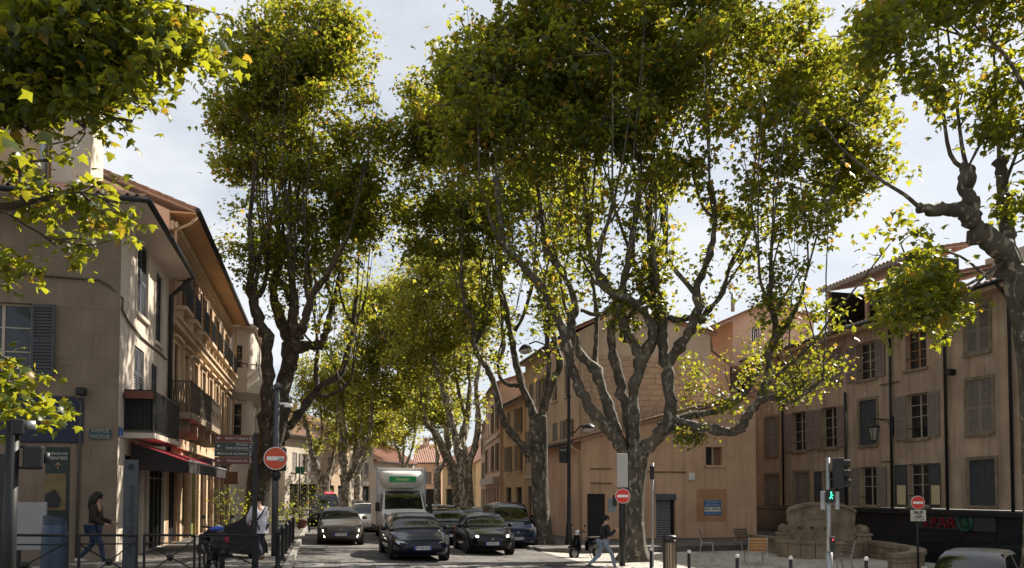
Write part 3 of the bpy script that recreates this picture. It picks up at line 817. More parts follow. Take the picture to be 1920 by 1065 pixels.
house('red_roof_house', 'house with a long red tiled roof above the box truck', fr, L, 9, 0.1, P(735, 868, 88).z, [(3.2, 4.6)], white_pl, mat('roof_tile_red', (0.46, 0.25, 0.19), (0.38, 0.24, 0.18), scale=5, rough=0.85), 3.0)
fr, L = face_frame(776, 98, 828, 98)
house('pink_end_house', 'pink house closing the far end of the street', fr, L, 9, 0, P(800, 868, 98).z, [(3.2, 4.8)], pink_pl, MATS['roof_tile_red'], 2.6, bay=1.8)
fr, L = face_frame(829, 96, 892, 90)
house('yellow_end_house', 'pale yellow house with red roof seen between the right trees', fr, L, 9, 0, P(850, 872, 94).z, [(3.0, 4.8)], mat('plaster_yellow', (0.6, 0.46, 0.28), (0.52, 0.39, 0.23), scale=1, rough=0.85), MATS['roof_tile_red'], 2.6, bay=2.0)

# ================================================================== right-hand row
XR = 13.0
r1 = thing('gable_house', 'tall beige house with a bare stone gable behind the big tree', 'house', (17, 43, -0.13))
fr1 = Frame((XR, 49.4), (-1, 0))               # x runs towards the camera (Y decreasing)
L1, ER = 11.0, 10.55
wr = [fr1.rect(1001, 1008, 705, 738), fr1.rect(1021, 1030, 690, 728)]
bays = [1.0, 3.6, 6.2, 8.6]
hs = [(x, x+1.0, z, z+zz) for x in bays for z, zz in ((4.0, 2.1), (7.4, 1.7))]
ds = [(0.6, 2.0, -0.1, 2.5), (2.9, 4.1, -0.1, 2.6), (5.4, 7.2, -0.1, 2.6), (8.3, 9.4, -0.1, 2.6)]
wall(fr1, 'street_wall', 0, L1, -0.13, ER, hs+ds, beige2, r1)
for i, h in enumerate(hs): opening(fr1, r1, h, ('open', 'closed', 'plain')[i % 3], shut_grey, frame_w, (0.5, 0.5))
for h in ds: opening(fr1, r1, h, 'dark')
MB().box(0, L1, -0.1, -0.003, 3.0, 3.2).build('string_course', white_pl, r1, fr1.M)
fg = Frame((XR, 49.4-L1), (0, -1))
GW = 7.6
pk = P(1165, 572, 40.5).z
er = P(1284, 610, 40.5).z
poly = [(0, -0.13), (GW, -0.13), (GW, er), (2.6, pk), (0, ER)]
MB().prism([(x_+0.004, z_) for x_, z_ in poly], 0, 0.25).build('gable_wall', mat('plaster_gable', (0.66, 0.52, 0.40), (0.56, 0.43, 0.32), scale=0.8, rough=0.9, bump=0.3, streak=0.4, c3=(0.3, 0.22, 0.16)), r1, fg.M)
MB().prism(poly, 10.9, 11.0).build('gable_wall', beige2, r1, fg.M)
MB().box(GW-0.1, GW, 0.26, 10.9, -0.13, er).build('rear_wall', beige2, r1, fg.M)
rowz = lambda z: 0 if z < ER else (z-ER)/(pk-ER)*2.6
sb = [MB().box(0.011, w-0.011, -0.04, -0.002, 0.011, 0.289).mesh('stone_block') for w in (0.55, 0.7, 0.85)]
z = 4.9
while z < P(1180, 668, 40.5).z:
    x = random.uniform(-0.2, 0)
    x = max(x, 0.02)
    while x < GW-0.9:
        k = random.randrange(3); w = (0.55, 0.7, 0.85)[k]
        put('stone_block', sb[k], stone_pale, r1, fg.sub(x, random.uniform(-0.025, 0.01), z)); x += w
    z += 0.3
tile_roof('roof', terra, r1, (XR-0.5, 49.4, ER+0.05), (XR-0.5, 49.3-L1, ER+0.05), (XR+2.6, 49.3-L1, pk+0.1), (XR+2.6, 49.4, pk+0.1))
tile_roof('roof', terra, r1, (XR+GW+0.4, 49.4, er-0.05), (XR+GW+0.4, 49.3-L1, er-0.05), (XR+2.6, 49.3-L1, pk+0.1), (XR+2.6, 49.4, pk+0.1))
MB().box(0, L1, -0.48, -0.003, ER-0.1, ER-0.05).build('soffit', soffit, r1, fr1.M)
gutter(r1, (XR-0.53, 49.4, ER), (XR-0.53, 49.4-L1, ER))
pipe(r1, [fg.at(0.15, -0.08, ER-0.4), fg.at(0.15, -0.08, 3)], 0.055, beige2)
MB().box(2.2, 3.0, 0.3, 1.0, pk-0.4, pk+0.5).build('chimney', terra, r1, fg.M)
r2 = house('tan_shop_house', 'tan house with grey shutters and pale shopfronts right of the street', Frame((XR, 55.8), (-1, 0)), 6.38, 9, -0.13, 8.4, [(3.6, 5.4), (6.2, 7.9)], mat('plaster_apricot', (0.6, 0.4, 0.24), (0.54, 0.35, 0.2), scale=0.8, rough=0.85, streak=0.3), terra, 1.5, shut_grey, bay=3.0, w=1.0)
r3 = house('salmon_house', 'salmon house with narrow windows farther along the right row', Frame((XR+1.2, 68), (-1, 0.12)), 12.1, 9, -0.13, 10.2, [(3.8, 5.9), (6.9, 9.2)], pink_pl, terra, 1.6, shut_brown, bay=1.9, w=0.7)
MB().box(0, 12.1, -0.5, -0.003, 2.75, 3.3).build('shop_fascia', white_pl, r3, Frame((XR+1.2, 68), (-1, 0.12)).M)
MB().box(0, 12.1, -0.15, -0.003, 6.3, 6.5).build('string_course', white_pl, r3, Frame((XR+1.2, 68), (-1, 0.12)).M)
house('far_right_house', 'brownish house at the far right of the street behind trunks', Frame((XR+3.6, 82), (-1, 0.14)), 13.5, 9, -0.13, 8.6, [(3.4, 5.2), (6.2, 7.8)], beige2, terra, 1.6, shut_grey)

# ================================================================== low orange building on the plaza
ob = thing('orange_building', 'low orange plastered building with a roller door facing the plaza', 'house', (16, 36, -0.36))
fo = Frame((11.9, 34.8), (-0.235*0-0.0, -1))
xo1 = fo.px(1418, HZ)[0]
zl = fo.px(1085, 826)[1]; 
zr = fo.px(1418, 742)[1]
ho = [fo.rect(1324, 1355, 838, 872), fo.rect(1230, 1266, 926, 1022), fo.rect(1101, 1135, 926, 1012)]
ho[1] = (*ho[1][:2], -0.3, ho[1][3]); ho[2] = (*ho[2][:2], -0.3, ho[2][3])
wall(fo, 'front_wall', 0, xo1, -0.4, zl, ho, orange_pl, ob, 0.25)
MB().add([(0,0,zl),(xo1,0,zl),(xo1,0,zr),(0,0,zl+0.01)], [(0,1,2,3)]).build('upper_wall', orange_pl, ob, fo.M)
MB().add([(0,0,-0.4),(0,9,-0.4),(0,9,zl),(0,0,zl)], [(0,1,2,3)]).build('side_wall', orange_pl, ob, fo.M)
MB().add([(xo1,0,-1.4),(xo1,9,-1.4),(xo1,9,zr),(xo1,0,zr)], [(0,1,2,3)]).build('side_wall', orange_pl, ob, fo.M)
w0 = ho[0]; MB().box(w0[0]-0.02, w0[0]+(w0[1]-w0[0])*0.45, 0.19, 0.22, w0[2], w0[3]).build('pane', glass, ob, fo.M)
MB().box(w0[0], w0[0]+0.05, 0.15, 0.2, w0[2], w0[3]).box(w0[0]+(w0[1]-w0[0])*0.45, w0[0]+(w0[1]-w0[0])*0.55, 0.15, 0.2, w0[2], w0[3]).build('window_frame', frame_w, ob, fo.M)
MB().box(w0[0]+(w0[1]-w0[0])*0.5, w0[1], 0.22, 0.24, w0[2], w0[3]).build('window_board', mat('board_brown', (0.2, 0.11, 0.06), rough=0.8), ob, fo.M)
MB().box(w0[0]-0.1, w0[1]+0.12, -0.08, -0.003, w0[2]-0.12, w0[2]-0.003).build('sill', orange_pl, ob, fo.M)
a, b_, c, d = ho[1]
rd = MB(); n = 18; st = (d-0.3-c)/n
slat = MB().add([(0,0,0),(b_-a-0.2,0,0),(b_-a-0.2,-0.03,st*0.5),(0,-0.03,st*0.5),(b_-a-0.2,0,st*0.96),(0,0,st*0.96)], [(0,1,2,3),(3,2,4,5)]).mesh('door_slat')
for i in range(n): put('door_slat', slat, mat('roller_grey', (0.2, 0.21, 0.23), rough=0.5, metal=0.4), ob, fo.sub(a, 0.16, c+i*st))
MB().box(a, b_, 0.17, 0.2, c, d-0.3).build('roller_door_back', darkin, ob, fo.M)
MB().box(a-0.03, b_+0.05, -0.03, 0.17, d-0.3, d).build('roller_box', mat('roller_box', (0.1, 0.11, 0.13), rough=0.5), ob, fo.M, bevel=0.01)
opening(fo, ob, ho[2], 'dark', rev=0.25)
a, b_, c, d = ho[2]; MB().box(a, b_, 0.12, 0.16, c, d-0.02).build('garage_door', mat('door_black', (0.02, 0.017, 0.016), rough=0.6), ob, fo.M)
for x0, x1, y_ in ((1107, 1146, 878), (1107, 1146, 905), (1214, 1286, 884)):
    a, b_, c, d = fo.rect(x0, x1, y_, y_+2); MB().box(a, b_, -0.05, -0.002, c, d).build('ledge', shut_brown, ob, fo.M)
a, b_, c, d = fo.rect(1306, 1362, 917, 978); MB().box(a, b_, -0.012, -0.002, c, d).build('patched_panel', mat('plaster_patch', (0.55, 0.31, 0.17), (0.43, 0.22, 0.12), scale=1.4, rough=0.9), ob, fo.M)
a, b_, c, d = fo.rect(1290, 1301, 887, 900); MB().box(a, b_, -0.12, -0.003, c, d).build('meter_box', whitep, ob, fo.M, bevel=0.01)
tile_roof('roof', terra2, ob, fo.at(-0.55, -0.25, zl+0.0), fo.at(-0.55, 9, zl+0.0), fo.at(xo1+0.1, 9, zr+0.25), fo.at(xo1+0.1, -0.25, zr+0.25))
MB().tube([fo.at(-0.6, -0.3, zl-0.1), fo.at(-0.6, 9, zl-0.1)], 0.08, 8).build('gutter', zinc, ob, Matrix.Identity(4))
pipe(ob, [fo.at(-0.6, -0.2, zl-0.15), fo.at(-0.45, -0.1, zl-0.4), fo.at(-0.05, -0.08, zl-0.55), fo.at(-0.05, -0.08, -0.1)], 0.055, beige2)
MB().prism([(-0.55, zl-0.35), (0.0, zl-0.35), (xo1, zl-0.3), (xo1, zl-0.02), (-0.55, zl-0.1)], -0.02, -0.004).build('eave_board', orange_pl, ob, fo.M) if False else None
# estate agent's board and notice
def board(label, fr, px0, px1, py0, py1, m, lines, size, tm, y=-0.03, name='notice_board', band=None):
    a, b_, c, d = fr.rect(px0, px1, py0, py1)
    t = thing(name, label, 'sign', fr.at((a+b_)/2, y, c))
    MB().box(a, b_, y-0.012, y, c, d).build('panel', m, t, fr.M)
    if band: MB().box(a+0.02, b_-0.02, y-0.0145, y-0.0121, c+(d-c)*0.24, c+(d-c)*0.55).build('white_band', whitep, t, fr.M)
    for (s_, zf, sz, mm) in lines: text(s_, size*sz, fr.sub((a+b_)/2, y-0.017, c+(d-c)*zf), mm, t)
    return t
skyb = mat('board_blue', (0.04, 0.17, 0.38), rough=0.5); pale_l = mat('board_letters', (0.5, 0.58, 0.66), rough=0.6)
board('blue and white estate board reading LOCAUX DISPONIBLES ABC IMMO', fo, 1319, 1351, 938, 966, skyb,
      [('LOCAUX', 0.88, 1, pale_l), ('DISPONIBLES', 0.67, 0.8, pale_l), ('ABC IMMO', 0.41, 1.1, navy), ('04 42 96 50 50', 0.12, 0.7, pale_l)], 0.17, pale_l, band=True)
board('pale blue notice board beside the black garage door', fo, 1140, 1154, 934, 959, mat('board_pale', (0.35, 0.42, 0.5), rough=0.6),
      [('LOCAUX', 0.82, 0.5, navy), ('DISPONIBLES', 0.64, 0.3, navy), ('ABC IMMO', 0.4, 0.42, navy)], 0.17, navy)

# ================================================================== pink house above the roofs
pk_t = thing('pink_house', 'pink plastered house rising behind the low orange building', 'house', (25, 46, -0.3))
dp = 47.0
c0 = P(1377, HZ, dp); fp, fps = Frame((c0.x, c0.y), (0, -1)), Frame((c0.x, c0.y), (-1, 0))
ztop = fp.px(1377, 606)[1]; zt2 = fp.px(1440, 578)[1]
hp = [fp.rect(1412, 1428, 615, 641), fp.rect(1384, 1402, 700, 737)]
Lp = fp.px(1530, HZ)[0]
wall(fp, 'front_wall', 0, Lp, -1, ztop-0.02, hp, pink_pl, pk_t)
MB().add([(0,0,ztop-0.02),(Lp,0,ztop-0.02),(Lp,0,zt2-0.3),(Lp*0.45,0,zt2+0.3),(0,0,ztop+0.3)], [(0,1,2,3,4)]).build('upper_wall', pink_pl, pk_t, fp.M)
a, b_, c, d = hp[0]; opening(fp, pk_t, hp[0], 'plain'); 
mb = MB(); [mb.box(a+(b_-a)*k/4-0.02, a+(b_-a)*k/4+0.02, -0.01, 0.02, c, d) for k in range(5)]; mb.build('window_bars', whitep, pk_t, fp.M)
opening(fp, pk_t, hp[1], 'open', shut_mauve, frame_br, (0.5, 0.5))
wall(fps, 'left_wall', -6, 0, -1, ztop+0.4, [(-2.6, -1.7, 5.5, 7.5)], pink_pl, pk_t)
opening(fps, pk_t, (-2.6, -1.7, 5.5, 7.5), 'closed', shut_mauve)
MB().hexa([fp.at(-1.5,-0.2,ztop-0.5), fp.at(0.0,-0.2,ztop+0.15), fp.at(0.0,6,ztop+0.15), fp.at(-1.5,6,ztop-0.5), fp.at(-1.5,-0.2,ztop-0.42), fp.at(0.0,-0.2,ztop+0.23), fp.at(0.0,6,ztop+0.23), fp.at(-1.5,6,ztop-0.42)]).build('eave', soffit, pk_t, Matrix.Identity(4))
tile_roof('roof', terra2, pk_t, fp.at(-1.6,-0.3,ztop-0.35), fp.at(-1.6,6,ztop-0.35), fp.at(Lp*0.45,6,zt2+0.45), fp.at(Lp*0.45,-0.3,zt2+0.45))
tile_roof('roof', terra2, pk_t, fp.at(Lp+0.3,-0.3,zt2-0.4), fp.at(Lp+0.3,6,zt2-0.4), fp.at(Lp*0.45,6,zt2+0.45), fp.at(Lp*0.45,-0.3,zt2+0.45))
gutter(pk_t, fp.at(-1.65,-0.3,ztop-0.45), fp.at(-1.65,6,ztop-0.45))
pipe(pk_t, [fp.at(-1.6,-0.2,ztop-0.5), fp.at(-1.5,-0.15,ztop-1.8), fp.at(-0.2,-0.1,ztop-2.6), fp.at(-0.2,-0.1,2)], 0.07, shut_brown)
a, b_, c, d = fp.rect(1377, 1425, 686, 690); MB().hexa([(a-0.4,-0.6,c-0.1),(b_,-0.6,c-0.1),(b_,0,c+0.15),(a-0.4,0,c+0.15),(a-0.4,-0.6,d-0.05),(b_,-0.6,d-0.05),(b_,0,d+0.2),(a-0.4,0,d+0.2)]).build('tile_canopy', terra2, pk_t, fp.M)
a, b_, c, d = fp.rect(1503, 1521, 568, 605); cc = MB().box(a, b_, 1, 1.7, c-0.5, d).build('chimney', pink_pl, pk_t, fp.M)
MB().box(a-0.06, b_+0.06, 0.94, 1.76, d+0.002, d+0.1).build('chimney_cap', terra2, cc, fp.M)
pipe(pk_t, [fp.at(0.3, 0.5, zt2-0.2), fp.at(0.3, 0.5, zt2+0.9)], 0.12, steel, 'flue')

# ================================================================== the long beige building on the right (shop below)
XS = 25.0
sp = thing('shop_building', 'long stained beige building with grey shutters above a dark shop', 'building', (29, 24, -1.2))
Y1 = 37.0
fs = Frame((XS, Y1), (-1, 0)); LS = 30.0; XB = -4.6
ES = fs.px(1640, 606)[1]
W = lambda x0, x1, yt, yb: fs.rect(x0, x1, yt, yb)
wins = [  # pixel box, kind, shutter material, shutter pixel edges
    (W(1446, 1468, 688, 742), 'closed', shut_mauve, None), (W(1488, 1514, 674, 733), 'open', shut_mauve, (1476, 1526)), (W(1556, 1580, 656, 716), 'closed', shut_mauve, None),
    (W(1612, 1646, 640, 710), 'open', shut_mauve, (1592, 1664)), (W(1702, 1742, 618, 690), 'plain', shut_grey, None), (W(1817, 1861, 570, 660), 'closed', shut_grey, None),
    (W(1436, 1459, 783, 854), 'closed', shut_grey, None), (W(1486, 1513, 772, 845), 'open', shut_mauve, (1473, 1527)), (W(1542, 1572, 763, 839), 'open', shut_mauve, (1528, 1590)),
    (W(1613, 1646, 750, 834), 'closed', shut_dark, None), (W(1702, 1743, 737, 822), 'open', shut_grey, (1682, 1765)), (W(1817, 1864, 711, 812), 'closed', shut_grey, None),
    (W(1436, 1459, 891, 951), 'closed', shut_grey, None), (W(1490, 1515, 886, 948), 'closed', shut_grey, None), (W(1542, 1572, 882, 949), 'open', shut_dark, (1529, 1589)),
    (W(1613, 1645, 875, 949), 'open', shut_grey, (1598, 1663)), (W(1703, 1743, 869, 949), 'open', shut_dark, (1680, 1765)), (W(1817, 1867, 862, 948), 'closed', shut_dark, None)]
zf = fs.px(1700, 952)[1]
SHUT[:] = [0.8, 3.0]
wall(fs, 'facade', XB, LS, zf, ES, [w[0] for w in wins], beige_pl, sp, 0.28)
for h, k, sm_, sh in wins:
    if sh:
        shw = (h[0]-fs.px(sh[0], HZ)[0]-0.02, fs.px(sh[1], HZ)[0]-h[1]-0.02)
    else: shw = (0.5, 0.5)
    opening(fs, sp, h, k, sm_, frame_w if k == 'open' else frame_br, shw, rev=0.28, sillm=stone_grey, rows=4)
    a, b_, c, d = h
    if k == 'closed': boxes('surround', stone_grey, sp, fs.M, [(a-0.14, a-0.003, -0.03, -0.002, c, d+0.14), (b_+0.003, b_+0.14, -0.03, -0.002, c, d+0.14), (a-0.002, b_+0.002, -0.03, -0.002, d+0.003, d+0.14)])
    if k in ('open', 'plain'): MB().box(a, b_, 0.02, 0.045, c+0.45, c+0.48).build('guard_bar', ironm, sp, fs.M)
# cream sheets on two shutters
for x0, x1 in ((1682, 1698), (1746, 1762)):
    a, b_, c, d = fs.rect(x0, x1, 910, 946, 0.11); MB().box(a, b_, -0.115, -0.103, c, d).build('shutter_sheet', mat('sheet_cream', (0.55, 0.45, 0.27), rough=0.8), sp, fs.M)
# dark shopfront
MB().box(XB, LS, -0.02, 0.25, -1.3, zf-0.02).build('shopfront', shopdark, sp, fs.M)
MB().box(XB, LS, -0.2, -0.021, zf-0.28, zf-0.05).build('shop_cornice', shopdark, sp, fs.M, bevel=0.03)
a, b_, c, d = fs.rect(1722, 1868, 966, 994); MB().box(a, b_, -0.09, -0.022, c, d).build('shop_fascia', mat('fascia_grey', (0.045, 0.05, 0.058), rough=0.4), sp, fs.M, bevel=0.01)
for x0, x1 in ((1440, 1468), (1480, 1540), (1560, 1620), (1640, 1700), (1725, 1800), (1806, 1868), (1875, 1915)):
    a, b_, _, d = fs.rect(x0, x1, 1000, 1040); MB().box(a, b_, -0.03, -0.0215, -1.25, d).build('shop_pane', glass, sp, fs.M)
sg = thing('shop_sign', 'red SPAR lettering with a round green fir emblem on the dark fascia', 'sign', fs.at(fs.px(1770, HZ)[0], -0.1, 0.4))
a, b_, c, d = fs.rect(1735, 1800, 971, 990)
red_l = mat('letters_red', (0.16, 0.008, 0.015), rough=0.4)
xq = fs.px(1770, HZ)[0]
for i, ch_ in enumerate('SPAR'):
    x = fs.px(1739 + i*16.5, HZ)[0]
    text(ch_, (d-c)*1.35, fs.sub(x, -0.14, (c+d)/2), red_l, sg, ex=0.03, name='letter', sx=1.15, off=0.012)
xl, zl_ = fs.px(1814, 979); rl_ = 0.34
lg = mat('logo_green', (0.012, 0.085, 0.045), rough=0.4)
MB().tube([(xl+rl_*math.cos(R(k*15)), -0.13, zl_+rl_*math.sin(R(k*15))) for k in range(25)], 0.045, 6, False).build('emblem_ring', lg, sg, fs.M)
MB().prism([(xl-0.2, zl_-0.2), (xl-0.04, zl_-0.12), (xl-0.04, zl_-0.3), (xl+0.04, zl_-0.3), (xl+0.04, zl_-0.12), (xl+0.2, zl_-0.2), (xl, zl_+0.28)], -0.15, -0.11).build('emblem_fir', lg, sg, fs.M)
# eave, roof, pipes
MB().box(XB, LS, -0.55, -0.003, ES-0.25, ES-0.08).build('eave_cornice', stone_pale, sp, fs.M, bevel=0.03)
tile_roof('roof', terra2, sp, fs.at(XB,-0.7,ES+0.02), fs.at(LS,-0.7,ES+0.02), fs.at(LS,6,ES+2.0), fs.at(XB,6,ES+2.0), 0.26)
gutter(sp, fs.at(XB,-0.72,ES-0.05), fs.at(LS,-0.72,ES-0.05))
MB().add([(XB,0,-1),(XB,10,-1),(XB,10,ES),(XB,0,ES)], [(0,1,2,3)]).build('end_wall', beige_pl, sp, fs.M)
for px_, zt in ((1472, ES-0.6), (1590, fs.px(1590, 735)[1]), (1676, fs.px(1676, 560)[1]), (1780, ES-0.6), (1903, ES-0.6)):
    x = fs.px(px_, HZ)[0]
    pts = [fs.at(x, -0.1, zt), fs.at(x, -0.1, zf-0.3)]
    if zt == ES-0.6: pts = [fs.at(x, -0.7, ES-0.1), fs.at(x, -0.35, ES-0.4), fs.at(x, -0.1, ES-0.7)] + pts[1:]
    pipe(sp, pts, 0.06, zinc)
a, c = fs.px(1788, 698); MB().cyl((a, -0.3, c), (a, -0.01, c), 0.14, n=14).build('vent_outlet', ironm, sp, fs.M)
for x0, x1, y_ in ((1654, 1690, 717), (1655, 1675, 864)):
    a, b_, c, d = fs.rect(x0, x1, y_, y_+2); MB().box(a, b_, -0.05, -0.01, c, d).build('cable', cable, sp, fs.M)
# roof terrace room (loggia) and the rooms behind
lz0 = ES + 0.25
fl = Frame((XS+1.0, Y1), (-1, 0))
a0, a1 = fl.px(1556, HZ)[0], fl.px(1730, HZ)[0]
lt = fl.px(1556, 545)[1]
lo = thing('roof_loggia', 'dark timber roof terrace with a scalloped eave on the beige building', 'loggia', fl.at((a0+a1)/2, 1.5, lz0))
loggm = mat('loggia_timber', (0.045, 0.035, 0.04), (0.03, 0.024, 0.028), scale=6, rough=0.8)
hl = fl.px(1589, 572); hr = fl.px(1604, 612)
hol = [(hl[0]+1.2, hr[0]+1.6, hr[1], hl[1]+0.1)]
for nm, xx in (('post', a0), ('post', (a0*0.55+a1*0.45)), ('post', a1-0.15)): MB().box(xx, xx+0.15, 0, 0.15, lz0, lt).build(nm, terra2, lo, fl.M)
wall(fl, 'back_wall', a0-0.5, a1, lz0, lt, hol, loggm, lo, 0.05, y=2.2)
boxes('side_boarding', loggm, lo, fl.M, [(a0, a0+0.08, 0.16, 2.2, lz0, lt), (a1-0.08, a1, 0.16, 2.2, lz0, lt)])
MB().box(a0-0.1, a1, 0.06, 0.12, lz0-0.1, lz0+0.45).build('parapet_boards', loggm, lo, fl.M)
tile_roof('roof', terra2, lo, fl.at(a0-0.3,-0.35,lt+0.12), fl.at(a1+0.3,-0.35,lt+0.12), fl.at(a1+0.3,2.8,lt+0.75), fl.at(a0-0.3,2.8,lt+0.75), 0.26)
scm = MB().prism([(0,0),(0.17,0),(0.17,-0.12),(0.085,-0.26),(0,-0.12)], 0, 0.02).mesh('scallop')
k = a0-0.25
while k < a1+0.2: put('scallop', scm, mat('scallop_grey', (0.28, 0.25, 0.22), rough=0.8), lo, fl.sub(k, -0.36, lt+0.1)); k += 0.18
fl2 = Frame((XS+3.0, Y1), (-1, 0)); a0, a1 = fl2.px(1738, HZ)[0], fl2.px(1805, HZ)[0]
rt = thing('roof_room', 'rooftop room with a brick edge above the beige building', 'room', fl2.at((a0+a1)/2, 1.5, ES+0.8))
zt = fl2.px(1770, 528)[1]; hh = [fl2.rect(1758, 1764, 532, 548)]
wall(fl2, 'room_wall', a0, a1, ES+0.6, zt, [hh[0]], beige2, rt); opening(fl2, rt, hh[0], 'dark')
MB().box(a0-0.01, a0+0.35, -0.03, -0.002, ES+0.6, zt).build('brick_edge', terra, rt, fl2.M)
tile_roof('roof', terra, rt, fl2.at(a0-0.4,-0.4,zt+0.1), fl2.at(a1+0.4,-0.4,zt+0.1), fl2.at(a1+0.4,3,zt+0.9), fl2.at(a0-0.4,3,zt+0.9), 0.26)
MB().box(a1, a1+2.6, 1.5, 4, ES+0.6, zt+0.9).build('lift_room', white_pl, rt, fl2.M)
# wall lantern on its bracket
la = thing('wall_lantern', 'black wall lantern on a scrolled bracket between grey shutters', 'lantern', fs.at(fs.px(1676, 787)[0], 0, fs.px(1676, 787)[1]))
xb, zb_ = fs.px(1676, 788); 
MB().tube([(xb, -0.02, zb_), (xb, -1.15, zb_+0.05)], 0.025, 6).tube([(xb, -0.04, zb_-0.55), (xb, -0.3, zb_-0.1), (xb, -0.7, zb_)], 0.018, 6).box(xb-0.05, xb+0.05, -0.03, -0.004, zb_-0.7, zb_+0.2).build('bracket', ironm, la, fs.M)
lm = MB().lathe([(0.02, -0.12), (0.1, -0.2), (0.26, -0.32), (0.24, -0.36), (0.25, -0.36)], (xb, -1.05, zb_), 6).lathe([(0.0, -1.0), (0.1, -0.98), (0.12, -0.93)], (xb, -1.05, zb_), 6)
for k in range(6):
    a_ = R(60*k); lm.bar((xb+0.24*math.cos(a_), -1.05+0.24*math.sin(a_), zb_-0.36), (xb+0.12*math.cos(a_), -1.05+0.12*math.sin(a_), zb_-0.93), 0.02)
lm.tube([(xb, -1.05, zb_+0.05), (xb, -1.05, zb_-0.14)], 0.02, 6); lm.build('lantern_cage', ironm, la, fs.M)
MB().lathe([(0.215, -0.37), (0.11, -0.92)], (xb, -1.05, zb_), 6).build('lantern_glass', mat('lantern_glass', (0.3, 0.28, 0.25), rough=0.3), la, fs.M)
# ================================================================== plane trees
bark_main = bark('bark_main', (0.04, 0.034, 0.026), (0.105, 0.09, 0.067), (0.25, 0.222, 0.168), 0.57, 5.5)
bark_left = bark('bark_left', (0.03, 0.023, 0.016), (0.075, 0.057, 0.038), (0.2, 0.165, 0.11), 0.59, 5.0)
bark_far = bark('bark_far', (0.12, 0.10, 0.075), (0.22, 0.185, 0.135), (0.52, 0.46, 0.36), 0.50, 4.5)  # pale bark, lightened further to put distance haze into its colour
leaf_a = leafmat('leaf_plane', (0.031, 0.058, 0.015), (0.45, 0.455, 0.03), (0.62, 0.37, 0.05), 0.93)
leaf_far = leafmat('leaf_far', (0.075, 0.10, 0.022), (0.58, 0.56, 0.06), (0.6, 0.4, 0.07), 0.91)  # brighter than the nearer leaves: far-end haze put into the colour
leaf_near = leafmat('leaf_near', (0.038, 0.066, 0.015), (0.46, 0.465, 0.025), (0.58, 0.37, 0.035), 0.94, 0.4)
# leaf outlines: x across, y along, z fold
LEAF_LO = (np.array([(0,-0.1,0),(0.52,0.33,-0.10),(0.2,0.5,0.02),(0,1.0,-0.12),(-0.2,0.5,0.02),(-0.52,0.33,-0.10)], float), [(0,1,2),(0,2,3,4),(0,4,5)])
LEAF_HI = (np.array([(0,0,0.0),(0.26,0.02,-0.06),(0.42,-0.06,-0.12),(0.38,0.2,-0.05),(0.62,0.42,-0.16),(0.3,0.46,-0.02),(0.28,0.62,-0.05),(0,1.05,-0.18),(-0.28,0.62,-0.05),(-0.3,0.46,-0.02),(-0.62,0.42,-0.16),(-0.38,0.2,-0.05),(-0.42,-0.06,-0.12),(-0.26,0.02,-0.06),(0,0.4,0.04)], float),
           [(0,1,3,14),(1,2,3),(3,4,5,14),(5,6,14),(6,7,8,14),(8,9,14),(9,10,11,14),(11,12,13),(11,13,0,14)])
def leaf_mesh(name, pos, size, shape, spread=0.9, m=None):
    """one mesh of many leaves: pos (N,3), size (N,)"""
    V, Fs = shape; N = len(pos)
    yaw = rng.uniform(0, 2*np.pi, N)
    tilt = rng.normal(-0.55, spread*0.55, N)        # drooping blades
    roll = rng.normal(0, spread*0.55, N)
    cyw, syw = np.cos(yaw), np.sin(yaw); ct, st = np.cos(tilt), np.sin(tilt); cr, sr = np.cos(roll), np.sin(roll)
    Rm = np.empty((N,3,3))
    # Rz(yaw) * Rx(tilt) * Ry(roll)
    Rm[:,0,0] = cyw*cr - syw*st*sr; Rm[:,0,1] = -syw*ct; Rm[:,0,2] = cyw*sr + syw*st*cr
    Rm[:,1,0] = syw*cr + cyw*st*sr; Rm[:,1,1] = cyw*ct;  Rm[:,1,2] = syw*sr - cyw*st*cr
    Rm[:,2,0] = -ct*sr;             Rm[:,2,1] = st;      Rm[:,2,2] = ct*cr
    W_ = np.einsum('nij,vj->nvi', Rm, V) * size[:,None,None] + pos[:,None,:]
    nv = len(V)
    loops, counts = [], []
    for f in Fs: loops += list(f); counts.append(len(f))
    lo = (np.arange(N)[:,None]*nv + np.array(loops)[None,:]).ravel()
    ct_ = np.tile(np.array(counts), N)
    me = bpy.data.meshes.new(name)
    me.vertices.add(N*nv); me.vertices.foreach_set('co', W_.ravel())
    me.loops.add(len(lo)); me.loops.foreach_set('vertex_index', lo.astype(np.int32))
    me.polygons.add(len(ct_))
    me.polygons.foreach_set('loop_start', np.concatenate([[0], np.cumsum(ct_)[:-1]]).astype(np.int32))
    me.polygons.foreach_set('loop_total', ct_.astype(np.int32))
    at = me.attributes.new('rnd', 'FLOAT', 'FACE')
    at.data.foreach_set('value', np.repeat(rng.uniform(0, 1, N), len(Fs)).astype(np.float32))
    me.update(calc_edges=True)
    if m: me.materials.append(m)
    return me
def smooth_path(pts, k=4):
    out = []
    n = len(pts)
    for i in range(n-1):
        p0, p1, p2, p3 = (np.array(pts[max(i-1,0)]), np.array(pts[i]), np.array(pts[i+1]), np.array(pts[min(i+2,n-1)]))
        for j in range(k):
            t = j/k
            out.append(0.5*((2*p1)+(-p0+p2)*t+(2*p0-5*p1+4*p2-p3)*t*t+(-p0+3*p1-3*p2+p3)*t**3))
    out.append(np.array(pts[-1])); return out
